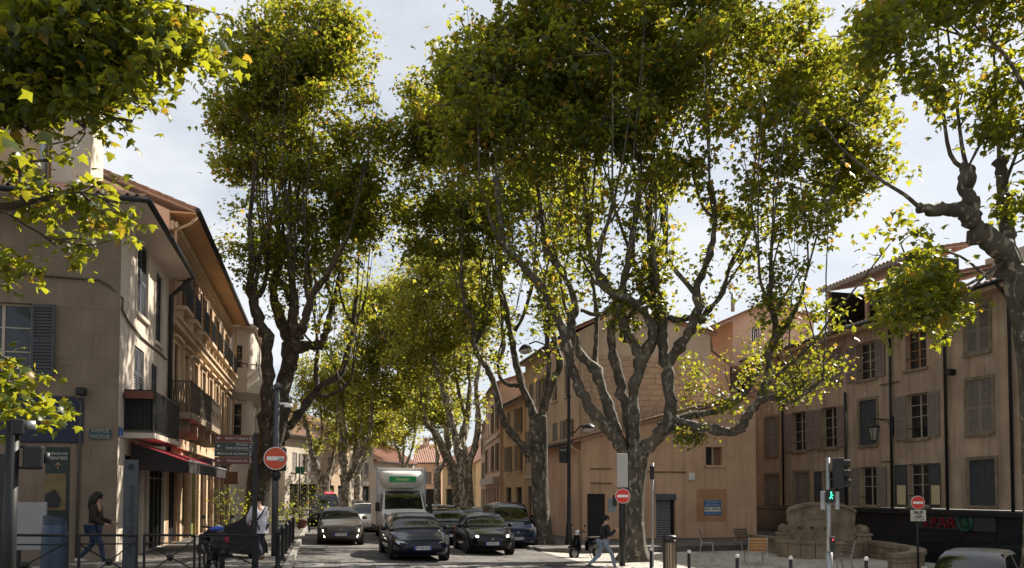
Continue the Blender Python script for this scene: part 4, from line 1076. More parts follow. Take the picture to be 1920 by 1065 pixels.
class Tree:
    def __init__(s, name, label, px, d, m, group='street plane trees'):
        s.base = G(px, d); s.d = d; s.m = m
        s.root = thing(name, label, 'tree', s.base, group=group)
        s.ends = []; s.tw = MB(); s.nodes = []
    def W(s): return Matrix.Identity(4)
    def limb(s, pts, r0, r1, dd0=0.0, dd1=0.0, name='limb', n=9, jit=0.13, end=True, knob=0.0, wig=0.11, side=0):
        """pts: pixels; dd: depth offset from the tree's distance along the limb"""
        N = len(pts); q = []
        for i, (x, y_) in enumerate(pts):
            t = i/(N-1); q.append(np.array([*P(x, y_, s.d + dd0 + (dd1-dd0)*t)]))
        path = smooth_path(q, 5)
        M_ = len(path); rad = []
        for i, p in enumerate(path):
            t = i/(M_-1)
            r = r0*(1-t)**0.9 + r1*(1-(1-t)**0.9)
            bul = rng.uniform(0.03, 0.2) if i % 5 == 0 else 0.0
            rad.append(r*(1+rng.normal(0, jit)+bul))
            if 0 < i < M_-1: path[i] = p + rng.normal(0, wig*r, 3) + (rng.normal(0, 0.2*r, 3) if i % 5 == 0 else 0)
        if knob: rad[-1] *= 1+knob; rad[-2] *= 1+knob*1.2
        MB().tube(path, rad, n).build(name, s.m, s.root, s.W(), smooth=True)
        s.nodes += [tuple(p) for p in path[M_//2:]]
        for k in range(side):
            i = int(M_*rng.uniform(0.45, 0.93)); p0 = np.array(path[i]); tg = np.array(path[min(i+2, M_-1)])-np.array(path[i-2]); tg /= np.linalg.norm(tg)+1e-6
            a_ = rng.uniform(0, 2*np.pi); dv = tg*0.3 + np.array([math.cos(a_)*0.8, math.sin(a_)*0.8, 0.45]); dv /= np.linalg.norm(dv)
            Ls = rng.uniform(1.6, 3.6); q2 = [p0 - dv*0.05]
            for j in range(6):
                dv = dv + np.array([0, 0, 0.28]) + rng.normal(0, 0.16, 3); dv /= np.linalg.norm(dv); q2.append(q2[-1] + dv*Ls/6)
            rs = min(rad[i]*0.62, 0.11); pth = smooth_path(q2, 2)
            MB().tube(pth, [rs*(1-0.55*j/(len(pth)-1))*(1+rng.normal(0, 0.08)) for j in range(len(pth))], 7).build('limb', s.m, s.root, s.W(), smooth=True)
            s.nodes += [tuple(v_) for v_ in pth[3:]]; s.ends.append((pth[-1], rs*0.5, pth[-1]-pth[-3]))
        if end: s.ends.append((path[-1], rad[-1], path[-1]-path[-3]))
        return path
    def trunk(s, pts, radii, flare=1.7):
        q = [np.array([*P(x, y_, s.d)]) for x, y_ in pts]
        path = smooth_path(q, 6); n = len(path); N = len(radii)-1
        rad = []
        for i in range(n):
            t = i/(n-1)*N; k = min(int(t), N-1); rad.append((radii[k]*(1-(t-k))+radii[k+1]*(t-k)))
        mb = MB(); seg = 20; b = 0
        for i, p in enumerate(path):
            hz_ = max(0.0, p[2]-s.base.z); fl_ = 1 + (flare-1)*math.exp(-hz_/0.35)
            for k in range(seg):
                a = 2*math.pi*k/seg
                lob = 1 + 0.07*math.sin(3*a+1.3+p[2]*0.5) + 0.05*math.sin(5*a+p[2]*0.9) + (fl_-1)*0.5*math.sin(5*a+0.7) + rng.normal(0, 0.012)
                rr = rad[i]*fl_*lob
                mb.v.append((p[0]+rr*math.cos(a), p[1]+rr*math.sin(a), p[2]))
        for i in range(n-1):
            for k in range(seg): mb.f.append((i*seg+k, i*seg+(k+1)%seg, (i+1)*seg+(k+1)%seg, (i+1)*seg+k))
        mb.f.append(tuple((n-1)*seg+k for k in range(seg)))
        mb.build('trunk', s.m, s.root, s.W(), smooth=True)
        s.nodes.append(tuple(path[-1]))
    def shoots(s, per=4, length=(4, 7), r=0.05, fan=0.22, up=1.0, only=None, step=6):
        """long straight regrowth shoots from the pollarded ends"""
        ls = []
        for (p, rr, dv) in s.ends:
            for k in range(per):
                L = rng.uniform(*length); a = rng.uniform(0, 2*np.pi); f = abs(rng.normal(0, fan))
                dirv = np.array([math.cos(a)*f, math.sin(a)*f, up]) + 0.25*np.array(dv)/(np.linalg.norm(dv)+1e-6)
                dirv /= np.linalg.norm(dirv)
                pts = [np.array(p)]
                for j in range(1, step+1):
                    dirv = dirv + rng.normal(0, 0.05, 3); dirv /= np.linalg.norm(dirv)
                    pts.append(pts[-1] + dirv*L/step)
                r_ = min(r*rng.uniform(0.7, 1.3), rr*0.8)
                s.tw.tube(pts, [r_*(1-0.75*j/step) for j in range(step+1)], 5, False)
                ls.append(pts); s.nodes += [tuple(p_) for p_ in pts[1:]]
        return ls
    def stick(s, pts, r0, r1, dd0=0, dd1=0):
        q = [np.array([*P(x, y_, s.d+dd0+(dd1-dd0)*i/(len(pts)-1))]) for i, (x, y_) in enumerate(pts)]
        path = smooth_path(q, 3); s.tw.tube(path, [r0+(r1-r0)*i/(len(path)-1) for i in range(len(path))], 6, False)
        s.nodes += [tuple(p_) for p_ in path]
    def crown(s, blobs, n_clump, per, leaf, m, sig=0.42, shape=LEAF_LO, extra=None, twigs=True, singles=0, clus=9, bsig=0.62, along=0, zlo=0, tmax=2.2):
        """blobs: (px, py, rx px, ry px, depth offset, depth radius m, weight)"""
        B = np.array([b[:7] for b in blobs], float)
        vol = B[:,2]*B[:,3]*B[:,5]*B[:,6]; pr = vol/vol.sum()
        idx = rng.choice(len(B), n_clump, p=pr)
        u = rng.normal(size=(n_clump, 3)); u /= np.linalg.norm(u, axis=1)[:,None]; u *= rng.uniform(0, 1, n_clump)[:,None]**(1/2.4)
        cen = np.array([np.array(P(B[i,0]+u[k,0]*B[i,2], B[i,1]+u[k,1]*B[i,3], s.d+B[i,4]+u[k,2]*B[i,5])) for k, i in enumerate(idx)])
        nb = max(1, int(n_clump/clus))                # gather the clumps into boughs
        bo = cen[:nb]; pick = rng.integers(0, nb, n_clump)
        grow = rng.uniform(0.6, 1.3, nb)
        cen = bo[pick] + rng.normal(size=(n_clump, 3))*np.array([1, 1, 0.72])*(bsig*grow)[pick][:,None]
        if along:                                     # small sprays along the stems
            nod = np.array(s.nodes); nod = nod[nod[:,2] > zlo]; pk_ = nod[rng.integers(0, len(nod), along)]
            cen = np.concatenate([cen, pk_ + rng.normal(0, 0.28, pk_.shape)])
        if extra is not None: cen = np.concatenate([cen, np.array(extra)])
        nc = len(cen)
        cnt = np.maximum(3, rng.normal(per, per*0.35, nc)).astype(int)
        if along: cnt[n_clump:n_clump+along] = (cnt[n_clump:n_clump+along]*0.55).astype(int)+1
        pid = np.repeat(np.arange(nc), cnt)
        ax = rng.uniform(0.55, 1.35, (nc, 3)) * np.array([1, 1, 0.75]) * sig
        off = rng.normal(size=(len(pid), 3))
        pos = cen[pid] + off*ax[pid]
        size = leaf*rng.uniform(0.6, 1.2, len(pid))
        if twigs:
            nod = np.array(s.nodes)
            if len(nod):
                for c in cen[::3]:
                    dv = nod - c; dd = (dv**2).sum(1) + 3.0*np.maximum(0, dv[:,2])**2
                    j = int(dd.argmin()); a_ = nod[j]
                    if np.linalg.norm(a_-c) > tmax: continue
                    mid = (a_+c)/2 + rng.normal(0, 0.12, 3) + np.array([0, 0, 0.1])
                    s.tw.tube([a_, mid, c], [0.022, 0.016, 0.007], 4, False)
        if singles:
            # the leaves that show largest become parts of their own
            rel = pos - np.array([0, 0, CAMZ]); dep = rel @ _fh; sx = CX + F*(rel @ _r)/dep; sy = HZ - F*rel[:,2]/dep
            ok = (sx > 5) & (sx < 1900) & (sy > 5) & (sy < 1060)
            sc = np.where(ok, size/dep, 0) + rng.uniform(0, 0.0015, len(size))
            top = np.argsort(-sc)[:singles]
            lm_ = [leaf_mesh('leaf', np.zeros((1,3)), np.array([1.0]), shape, 0.0, m) for _ in range(14)]
            for i_, q_ in enumerate(lm_): q_.attributes['rnd'].data.foreach_set('value', np.full(len(q_.polygons), i_/14.2, np.float32))
            for k in top:
                M_ = Matrix.Translation(Vector(pos[k])) @ Matrix.Rotation(rng.uniform(0, 6.28), 4, 'Z') @ Matrix.Rotation(rng.normal(0, 0.5), 4, 'X') @ Matrix.Rotation(rng.normal(0, 0.5), 4, 'Y') @ Matrix.Scale(float(size[k]), 4)
                put('leaf', lm_[int(k) % 14], None, s.root, M_)
            keep = np.ones(len(pos), bool); keep[top] = False; pos, size = pos[keep], size[keep]
        me = leaf_mesh('crown', pos, size, shape, 0.9, m)
        o = put('crown', me, None, s.root, s.W()); o['kind'] = 'stuff'
        if s.tw.v:
            t = s.tw.build('twigs', s.m, s.root, s.W(), smooth=True); t['kind'] = 'stuff'
        return len(pos)

# ---- the big tree on the plaza
T = Tree('plane_tree', 'huge many-limbed plane tree beside the red no entry sign on the plaza', 1188, 27.8, bark_main)
T.trunk([(1190, 1056), (1188, 1000), (1187, 940), (1190, 880), (1196, 838)], [0.44, 0.39, 0.37, 0.37, 0.42, 0.36], 1.5)
T.limb([(1175, 860), (1150, 815), (1125, 790), (1095, 746), (1073, 685), (1056, 625), (1030, 564), (1013, 534), (970, 486), (944, 456), (937, 400), (930, 330)], 0.227, 0.079, 0, -2.2, knob=0.3, side=2)
T.limb([(1178, 880), (1160, 815), (1138, 759), (1116, 698), (1084, 655), (1069, 607), (1080, 573), (1056, 512), (1026, 469), (1015, 400), (1005, 330)], 0.219, 0.072, 0.2, 1.8, knob=0.3, side=2)
T.limb([(1116, 698), (1117, 655), (1119, 594), (1112, 530), (1108, 465), (1096, 390)], 0.113, 0.058, 0.9, 2.6, knob=0.3, side=2)
T.limb([(1186, 850), (1180, 790), (1168, 737), (1151, 668), (1147, 616), (1158, 578), (1140, 535), (1116, 499), (1104, 455), (1110, 400)], 0.204, 0.072, 0.3, 0.2, knob=0.3, side=2)
T.limb([(1090, 582), (1122, 590), (1150, 575), (1165, 560)], 0.076, 0.065, 1.2, 0.3, end=False)
T.limb([(1192, 850), (1188, 790), (1190, 724), (1203, 676), (1180, 632), (1161, 585), (1166, 551), (1176, 495), (1194, 400), (1200, 340)], 0.249, 0.072, 0, -1.4, knob=0.25, side=2)
T.limb([(1200, 690), (1224, 625), (1206, 585), (1176, 560), (1140, 548), (1120, 515), (1128, 455), (1150, 385)], 0.166, 0.065, -0.4, -3.0, knob=0.3, side=2)
T.limb([(1203, 680), (1238, 599), (1215, 560), (1199, 530), (1213, 496), (1246, 456), (1242, 400), (1250, 330)], 0.181, 0.072, -0.2, 1.5, knob=0.3, side=2)
T.limb([(1198, 860), (1230, 822), (1257, 785), (1250, 702), (1243, 642), (1240, 573), (1228, 542), (1224, 480), (1216, 400), (1225, 330)], 0.287, 0.072, 0, -0.8, knob=0.25, side=2)
T.limb([(1250, 690), (1270, 655), (1294, 618), (1308, 574), (1306, 538), (1330, 478), (1340, 410), (1330, 345)], 0.197, 0.072, -0.2, -2.0, knob=0.3, side=2)
T.limb([(1300, 605), (1330, 580), (1356, 545), (1372, 490), (1405, 440)], 0.113, 0.050, -0.8, 0.8, side=2)
T.limb([(1243, 590), (1270, 600), (1300, 595), (1322, 602)], 0.106, 0.094, -0.3, -0.6, end=False, knob=0.2)
T.limb([(1240, 800), (1259, 790), (1313, 801), (1365, 810), (1388, 802), (1400, 780), (1425, 748), (1439, 705), (1443, 660), (1457, 619), (1446, 569), (1443, 535)], 0.204, 0.086, 0, -3.0, knob=0.3, side=2)
T.limb([(1265, 786), (1300, 778), (1349, 770), (1394, 741), (1425, 691), (1436, 650)], 0.144, 0.058, 0.4, 1.6, end=False)
T.limb([(1420, 752), (1450, 745), (1489, 750), (1516, 732), (1543, 712)], 0.113, 0.043, -2.3, -3.2, side=2)
T.limb([(1262, 795), (1275, 815), (1297, 826), (1318, 812)], 0.076, 0.036, 0, -0.8, end=False)
T.stick([(1438, 720), (1471, 691), (1525, 642), (1561, 592), (1606, 538), (1669, 457)], 0.06, 0.02, -2.4, -3.4)
T.stick([(1445, 560), (1450, 500), (1464, 440)], 0.05, 0.02, -3, -3.2)
T.stick([(1447, 590), (1480, 540), (1516, 480)], 0.05, 0.02, -3, -2.2)
T.stick([(1356, 545), (1400, 480), (1440, 440), (1480, 415)], 0.045, 0.015, 0.4, 1.0)
T.shoots(2, (3.5, 7), 0.042, 0.24)
main_blobs = [
    (960, 130, 105, 150, -1, 3.2, 1.25), (900, 190, 62, 150, -1.5, 2.5, 1.2), (1060, 90, 130, 170, 0, 3.8, 1.1), (1190, 80, 140, 170, 0, 4, 1.1),
    (1320, 90, 140, 170, -0.5, 4, 1.1), (1440, 110, 120, 170, -0.5, 3.5, 1.0), (1550, 180, 90, 150, 0, 3, 0.9), (1625, 265, 58, 105, 0, 2.4, 0.9),
    (1560, 350, 80, 100, 0, 2.5, 0.8), (1500, 420, 90, 60, -1, 2.2, 0.6), (1590, 440, 45, 55, -0.5, 1.6, 0.7), (1440, 300, 90, 100, -0.5, 3, 0.6), (1340, 280, 90, 80, 0, 3.2, 0.6),
    (1250, 270, 100, 70, 0.5, 3.5, 0.6), (1150, 250, 90, 80, 0, 3, 0.75), (1050, 290, 95, 100, 0.5, 3, 0.85), (950, 310, 80, 110, 0, 2.6, 0.85),
    (1000, -120, 150, 110, 0, 4, 0.8), (1200, -170, 200, 110, 0, 4.5, 0.8), (1420, -120, 170, 110, 0, 4, 0.8),
    (1375, 410, 55, 60, 0, 1.8, 0.35), (1290, 400, 60, 50, 1, 2, 0.3), (1180, 380, 70, 45, 0, 2.2, 0.3), (1080, 410, 60, 45, 0.5, 2, 0.35)]
mx_small = [(1450, 555, 38, 50, -3, 0.8, 1.5), (1330, 730, 55, 40, 0.8, 0.9, 1.2), (1300, 700, 25, 30, 1.0, 0.7, 1.0), (1296, 815, 28, 16, -0.4, 0.5, 1.6), (1400, 690, 40, 40, 0, 0.8, 0.9), (1500, 700, 45, 40, -2.8, 0.8, 1.3),
            (1545, 690, 35, 35, -3, 0.7, 1.2), (1440, 640, 30, 30, -2, 0.7, 0.9), (1475, 735, 40, 14, -2.6, 0.5, 1.4), (1370, 760, 30, 18, 0.6, 0.5, 0.9)]
T.crown(main_blobs, 2250, 31, 0.225, leaf_a, 0.29, clus=13, bsig=0.55, along=480, zlo=7.2)
T.tw = MB()
# sparse sprays low on the limbs
B_ = mx_small
T2_ = []
for (px_, py_, rx2, ry2, dz, dr, wgt) in B_:
    for k in range(int(13*wgt)):
        uu = rng.normal(size=3)*0.5; T2_.append(np.array(P(px_+uu[0]*rx2, py_+uu[1]*ry2, 27.8+dz+uu[2]*dr)))
T.crown([(1450, 555, 20, 20, -3, 0.5, 1)], 4, 18, 0.15, leaf_a, 0.25, extra=T2_, clus=1, bsig=0.1)

# ---- the tall tree on the left pavement
TL = Tree('plane_tree', 'tall dark-trunked plane tree on the left pavement behind the camera pole', 482, 33, bark_left)
TL.trunk([(480, 1012), (482, 960), (488, 900), (499, 850), (515, 800), (529, 745)], [0.6, 0.55, 0.52, 0.52, 0.52, 0.45], 1.2)
TL.limb([(496, 870), (499, 790), (501, 701), (499, 633), (484, 597), (473, 560), (468, 528), (474, 498), (470, 440), (468, 400)], 0.292, 0.099, -0.4, -1.5, knob=0.3, side=2)
TL.limb([(525, 800), (530, 740), (541, 673), (540, 633), (522, 588), (512, 540), (522, 498), (520, 440)], 0.365, 0.122, 0, 1.0, knob=0.4, side=2)
TL.limb([(545, 690), (552, 625), (550, 561), (546, 500), (543, 440)], 0.243, 0.099, 0.2, -1, knob=0.3, side=2)
TL.limb([(535, 700), (549, 645), (565, 620), (573, 599), (588, 550), (610, 520), (632, 480), (655, 438)], 0.243, 0.076, 0, -2, knob=0.3, side=2)
TL.limb([(545, 660), (575, 648), (603, 644), (614, 610), (625, 570), (636, 520)], 0.243, 0.076, 0.3, 2, knob=0.4, side=2)
TL.limb([(525, 830), (538, 808), (560, 778), (599, 727), (640, 697), (659, 633), (664, 590), (670, 545)], 0.219, 0.068, 0.2, 1.5, knob=0.3, side=2)
TL.limb([(575, 757), (592, 742), (614, 742), (640, 730), (659, 712)], 0.113, 0.046, 0.6, 0, side=2)
TL.limb([(595, 730), (592, 690), (596, 650), (590, 600)], 0.130, 0.061, 0.6, 1.6, side=2)
TL.limb([(478, 560), (492, 545), (500, 510), (498, 470)], 0.122, 0.076, -1, -0.5, knob=0.4, side=2)
for x, y0_, y1_, dd in ((474, 500, 345, -1.2), (503, 490, 360, -0.6), (524, 480, 330, 0.6), (533, 470, 330, 0.2), (545, 450, 325, -0.8), (560, 440, 320, 0.6), (552, 430, 330, 1)):
    TL.stick([(x, y0_), (x-2+rng.uniform(-3, 3), (y0_+y1_)/2), (x+rng.uniform(-4, 8), y1_), (x+rng.uniform(-4, 12), y1_-110)], 0.06, 0.02, dd, dd*1.2)
TL.shoots(2, (4, 7), 0.045, 0.2)
tl_blobs = [(560, 12, 45, 50, 0, 1.4, 1.2), (520, 50, 40, 60, 0, 1.4, 1.0), (610, 80, 50, 70, 0, 1.6, 1.1), (420, 240, 40, 60, -0.2, 1.2, 1.0), (690, 300, 45, 70, 0.3, 1.6, 1.0), (660, 430, 60, 60, 0.4, 1.8, 0.8), (720, 440, 40, 60, 0.5, 1.5, 0.9), (560, 500, 70, 40, 1.2, 1.5, 0.4), (555, 60, 66, 75, 0, 1.9, 1.2), (500, 130, 85, 95, 0, 2.1, 1.1), (600, 140, 85, 105, 0, 2.1, 1.1), (450, 190, 60, 65, -0.3, 1.7, 1.1), (545, 250, 125, 85, 0, 2.4, 1.1),
            (645, 250, 70, 110, 0.3, 2, 1.0), (470, 300, 65, 75, 0, 1.8, 0.9), (440, 400, 30, 55, 0, 1.2, 0.9), (620, 370, 110, 75, 0.6, 2.2, 0.8), (480, 440, 45, 35, -0.5, 1.2, 0.5), (560, 420, 70, 60, 1, 1.8, 0.5),
            (690, 360, 50, 80, 0.5, 1.8, 0.9), (395, 320, 16, 12, -0.2, 0.4, 1.2), (640, 480, 80, 60, 0.5, 2, 0.6), (450, 480, 22, 25, -0.8, 0.7, 0.7), (600, 560, 70, 40, 1.2, 1.5, 0.3), (640, 20, 18, 25, 0, 0.8, 1.0)]
TL.crown(tl_blobs, 1250, 30, 0.205, leaf_a, 0.29, clus=11, bsig=0.5, along=380, zlo=8)

# ---- second tree of the right row
T2 = Tree('plane_tree', 'forked plane tree at the right kerb beside the parked van', 1016, 33.6, bark_main)
T2.trunk([(1018, 1026), (1016, 985), (1012, 930), (1010, 870), (1009, 810), (1010, 780)], [0.42, 0.38, 0.36, 0.36, 0.39, 0.34], 1.35)
T2.limb([(1008, 868), (991, 849), (962, 815), (944, 789), (926, 720), (910, 685), (892, 659), (887, 607), (872, 573), (866, 530), (866, 470)], 0.181, 0.065, 0, -1.6, knob=0.3, side=2)
T2.limb([(1008, 800), (992, 755), (974, 711), (961, 642), (948, 581), (937, 543), (937, 470), (935, 400)], 0.189, 0.065, 0.1, 1.2, knob=0.3, side=2)
T2.limb([(975, 722), (955, 722), (939, 708), (935, 680), (946, 652), (942, 620)], 0.098, 0.058, 0.3, 1.3, knob=0.4, side=2)
T2.limb([(1012, 790), (1034, 728), (1050, 680), (1040, 640), (1032, 600), (1030, 540), (1042, 480)], 0.189, 0.072, 0, 1.4, knob=0.3, side=2)
T2.limb([(1014, 785), (1022, 740), (1030, 690), (1026, 640), (1022, 600)], 0.136, 0.072, 0, -1, knob=0.3, side=2)
T2.limb([(965, 620), (983, 586), (1000, 521), (1004, 460), (1008, 400)], 0.091, 0.043, 0.5, 0.5, side=2)
T2.limb([(890, 650), (902, 615), (908, 580)], 0.091, 0.065, -0.8, 0.2, knob=0.4, side=2)
T2.shoots(2, (4, 7), 0.045, 0.2)
t2_blobs = [(800, 200, 65, 75, 0.5, 1.9, 1.2), (770, 270, 45, 80, 0.3, 1.7, 1.1), (850, 230, 80, 110, 0.5, 2.2, 1.0), (790, 350, 65, 70, 0, 1.8, 1.1), (770, 430, 50, 60, 0, 1.6, 1.0), (880, 380, 75, 95, 0, 2, 0.8), (960, 300, 90, 120, 1.5, 2.2, 0.8), (1040, 330, 70, 110, 2, 2, 0.6),
            (880, 500, 45, 60, -0.5, 1.4, 0.6), (960, 480, 50, 60, 1, 1.4, 0.35), (830, 430, 40, 60, 0, 1.3, 0.7), (905, 560, 40, 45, -0.5, 1.2, 0.4), (1045, 730, 20, 28, -0.6, 0.5, 1.6), (1042, 850, 16, 12, -0.8, 0.35, 2.0), (1000, 640, 25, 40, 0.5, 0.8, 0.5), (1030, 560, 40, 50, 1.2, 1.2, 0.45)]
T2.crown(t2_blobs, 900, 29, 0.205, leaf_a, 0.29, clus=10, bsig=0.5, along=320, zlo=6.5)

# ---- trees farther along both sides
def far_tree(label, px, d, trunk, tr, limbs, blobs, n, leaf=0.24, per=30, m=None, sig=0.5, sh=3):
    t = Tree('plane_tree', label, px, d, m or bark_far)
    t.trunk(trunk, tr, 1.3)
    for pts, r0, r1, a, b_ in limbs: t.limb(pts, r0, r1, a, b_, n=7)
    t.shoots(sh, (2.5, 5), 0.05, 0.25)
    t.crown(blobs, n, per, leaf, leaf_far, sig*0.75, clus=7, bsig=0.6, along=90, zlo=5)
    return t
far_tree('plane tree with two leaning stems behind the dark traffic on the right', 874, 50, [(876, 990), (874, 940), (871, 890), (870, 868)], [0.5, 0.45, 0.45, 0.45],
    [([(870, 875), (859, 847), (850, 800), (836, 750), (820, 700), (808, 640)], 0.35, 0.1, 0, -1), ([(870, 875), (866, 820), (877, 780), (880, 700), (872, 630)], 0.3, 0.1, 0, 1), ([(872, 872), (890, 840), (897, 780), (893, 720), (905, 660)], 0.26, 0.1, 0, 0), ([(860, 845), (875, 800), (862, 740), (850, 680)], 0.2, 0.08, 0.5, 1)],
    [(800, 560, 70, 70, 0, 3, 1), (870, 560, 75, 80, 0, 3, 1), (830, 480, 80, 70, 0, 3, 1), (900, 690, 40, 45, 0, 2, 0.8), (790, 660, 60, 50, -1, 2.5, 0.9), (850, 660, 55, 50, 0.5, 2.5, 0.6), (905, 620, 40, 60, 0, 2, 0.6), (880, 740, 35, 25, 0, 1.5, 0.5)], 620)
far_tree('leaning plane tree left of the two-stemmed one, right side of the street', 858, 56, [(862, 980), (858, 930), (848, 880), (842, 862)], [0.4, 0.38, 0.36, 0.36],
    [([(842, 866), (818, 815), (800, 794), (790, 740), (780, 690)], 0.28, 0.08, 0, -1), ([(844, 866), (838, 810), (842, 760), (836, 700)], 0.24, 0.08, 0, 1)],
    [(770, 640, 60, 60, 0, 3, 1), (830, 640, 60, 60, 0, 3, 0.9), (790, 730, 40, 36, 0, 2, 0.6), (740, 590, 55, 60, 0, 3, 0.9)], 380)
far_tree('small dark plane tree beyond the truck on the right side', 820, 72, [(820, 965), (819, 920), (819, 880)], [0.36, 0.32, 0.3],
    [([(819, 885), (820, 850), (812, 815), (806, 780)], 0.22, 0.08, 0, 0), ([(819, 890), (832, 868), (840, 840), (846, 800)], 0.2, 0.07, 0, 0)],
    [(805, 760, 45, 40, 0, 2.5, 1), (840, 770, 35, 35, 0, 2.5, 0.8), (800, 720, 50, 35, 0, 3, 0.9)], 240, leaf=0.28)
far_tree('thin far plane tree directly above the box truck', 758, 84, [(762, 965), (758, 920), (756, 880)], [0.34, 0.3, 0.28],
    [([(756, 885), (748, 850), (738, 825), (734, 790)], 0.2, 0.08, 0, 0), ([(756, 885), (768, 855), (776, 830), (780, 800)], 0.2, 0.08, 0, 0), ([(757, 880), (756, 840), (760, 800)], 0.18, 0.07, 0, 0)],
    [(745, 790, 45, 36, 0, 3, 1), (780, 780, 40, 36, 0, 3, 1), (760, 740, 50, 36, 0, 3, 0.9)], 260, leaf=0.3)
far_tree('pale forked plane tree with two leaning stems on the left side, behind the dark van', 607, 57, [(607, 985), (607, 940), (607, 912), (607, 902)], [0.5, 0.42, 0.4, 0.42],
    [([(606, 910), (596, 881), (584, 847), (579, 814), (569, 785), (566, 745)], 0.28, 0.1, 0, -0.6), ([(609, 908), (614, 895), (621, 868), (630, 822), (632, 780)], 0.26, 0.09, 0, 0.6), ([(588, 850), (600, 830), (604, 800), (600, 760)], 0.16, 0.07, 0.3, 0.8)],
    [(590, 745, 42, 34, 0, 2.2, 1), (640, 730, 48, 38, 0, 2.2, 1), (610, 690, 40, 30, 0, 2, 0.7), (606, 845, 22, 22, 0.5, 0.9, 0.7), (575, 800, 22, 22, 0.5, 1, 0.5), (560, 880, 14, 26, 1.5, 0.8, 0.9)], 330, leaf=0.22, sig=0.42)
far_tree('straight pale plane tree right of the dark van, forking low', 648, 54, [(649, 990), (648, 945), (648, 910), (647, 890)], [0.45, 0.36, 0.34, 0.36],
    [([(647, 898), (645, 847), (648, 814), (642, 770), (646, 720)], 0.26, 0.09, 0, 0.5), ([(650, 905), (656, 890), (665, 874), (676, 848), (689, 827), (695, 790), (700, 740)], 0.26, 0.09, 0, -0.6), ([(646, 880), (636, 850), (640, 815), (634, 780)], 0.17, 0.08, 0, -0.5), ([(672, 858), (672, 830), (678, 795)], 0.14, 0.07, -0.3, 0.2)],
    [(680, 720, 60, 55, 0, 2.6, 1), (730, 690, 60, 60, 0.5, 2.6, 1), (700, 620, 75, 65, 0, 3, 1), (650, 640, 50, 40, 0.5, 2.2, 0.5), (770, 620, 50, 70, 0, 2.5, 0.9), (720, 540, 70, 60, 0, 3, 0.9), (720, 770, 45, 32, 0.5, 1.8, 0.7), (690, 800, 22, 18, -0.5, 1, 0.5)], 640, leaf=0.22, sig=0.42)
far_tree('farther left plane tree hidden behind the pale forked pair', 668, 74, [(672, 975), (670, 930), (670, 890)], [0.36, 0.3, 0.3],
    [([(670, 895), (664, 860), (668, 820), (662, 780)], 0.22, 0.08, 0, 0), ([(670, 890), (682, 862), (690, 830), (700, 800)], 0.2, 0.08, 0, 0)],
    [(665, 780, 50, 40, 0, 3, 1), (715, 790, 40, 34, 0, 3, 0.9), (640, 800, 36, 28, 0, 2.5, 0.6)], 260, leaf=0.28)
far_tree('small plane tree rising just behind the cab roof of the truck', 705, 92, [(708, 955), (706, 910), (706, 880)], [0.34, 0.3, 0.28],
    [([(706, 885), (698, 850), (702, 815)], 0.2, 0.08, 0, 0), ([(706, 885), (718, 850), (720, 815)], 0.2, 0.08, 0, 0)],
    [(705, 800, 38, 32, 0, 3, 1), (735, 810, 28, 26, 0, 3, 0.8)], 160, leaf=0.32)

# ---- near tree, right edge
NR = Tree('plane_tree', 'near plane tree leaning in from the right edge of the picture', 1950, 17.0, bark_main)
NR.trunk([(1968, 1150), (1962, 950), (1950, 750), (1935, 640), (1918, 560), (1905, 505)], [0.5, 0.42, 0.38, 0.36, 0.34, 0.3])
NR.limb([(1912, 545), (1900, 500), (1868, 460), (1838, 435), (1820, 410), (1800, 396), (1760, 393), (1723, 390)], 0.26, 0.1, 0, -0.8, end=False)
NR.stick([(1735, 392), (1723, 388), (1696, 365), (1655, 340), (1611, 307), (1575, 275), (1548, 239), (1480, 185)], 0.055, 0.012, -0.8, -1.6)
NR.limb([(1826, 425), (1821, 385), (1812, 350), (1816, 312)], 0.16, 0.14, -0.3, -0.3, knob=0.2)
NR.limb([(1905, 500), (1888, 440), (1886, 395), (1880, 340), (1874, 300)], 0.17, 0.1, 0, 0.4, knob=0.3)
for pts, r in (([(1814, 320), (1803, 270), (1790, 160), (1768, -10)], 0.06), ([(1812, 318), (1782, 290), (1768, 200), (1758, 60)], 0.065), ([(1876, 320), (1872, 270), (1866, 150), (1858, -10)], 0.06), ([(1884, 345), (1905, 290), (1925, 230)], 0.05), ([(1925, 170), (1885, 105), (1840, 60), (1790, 10)], 0.05), ([(1868, 90), (1830, 80), (1800, 65)], 0.02),
               ([(1895, 480), (1840, 520), (1790, 545), (1740, 570), (1700, 610)], 0.05), ([(1850, 520), (1800, 480), (1740, 470), (1690, 500)], 0.035), ([(1850, 515), (1810, 560), (1830, 610)], 0.03), ([(1905, 520), (1900, 545), (1910, 575)], 0.025)):
    NR.stick(pts, r, r*0.3, rng.uniform(-1, 0.5), rng.uniform(-1.2, 0.6))
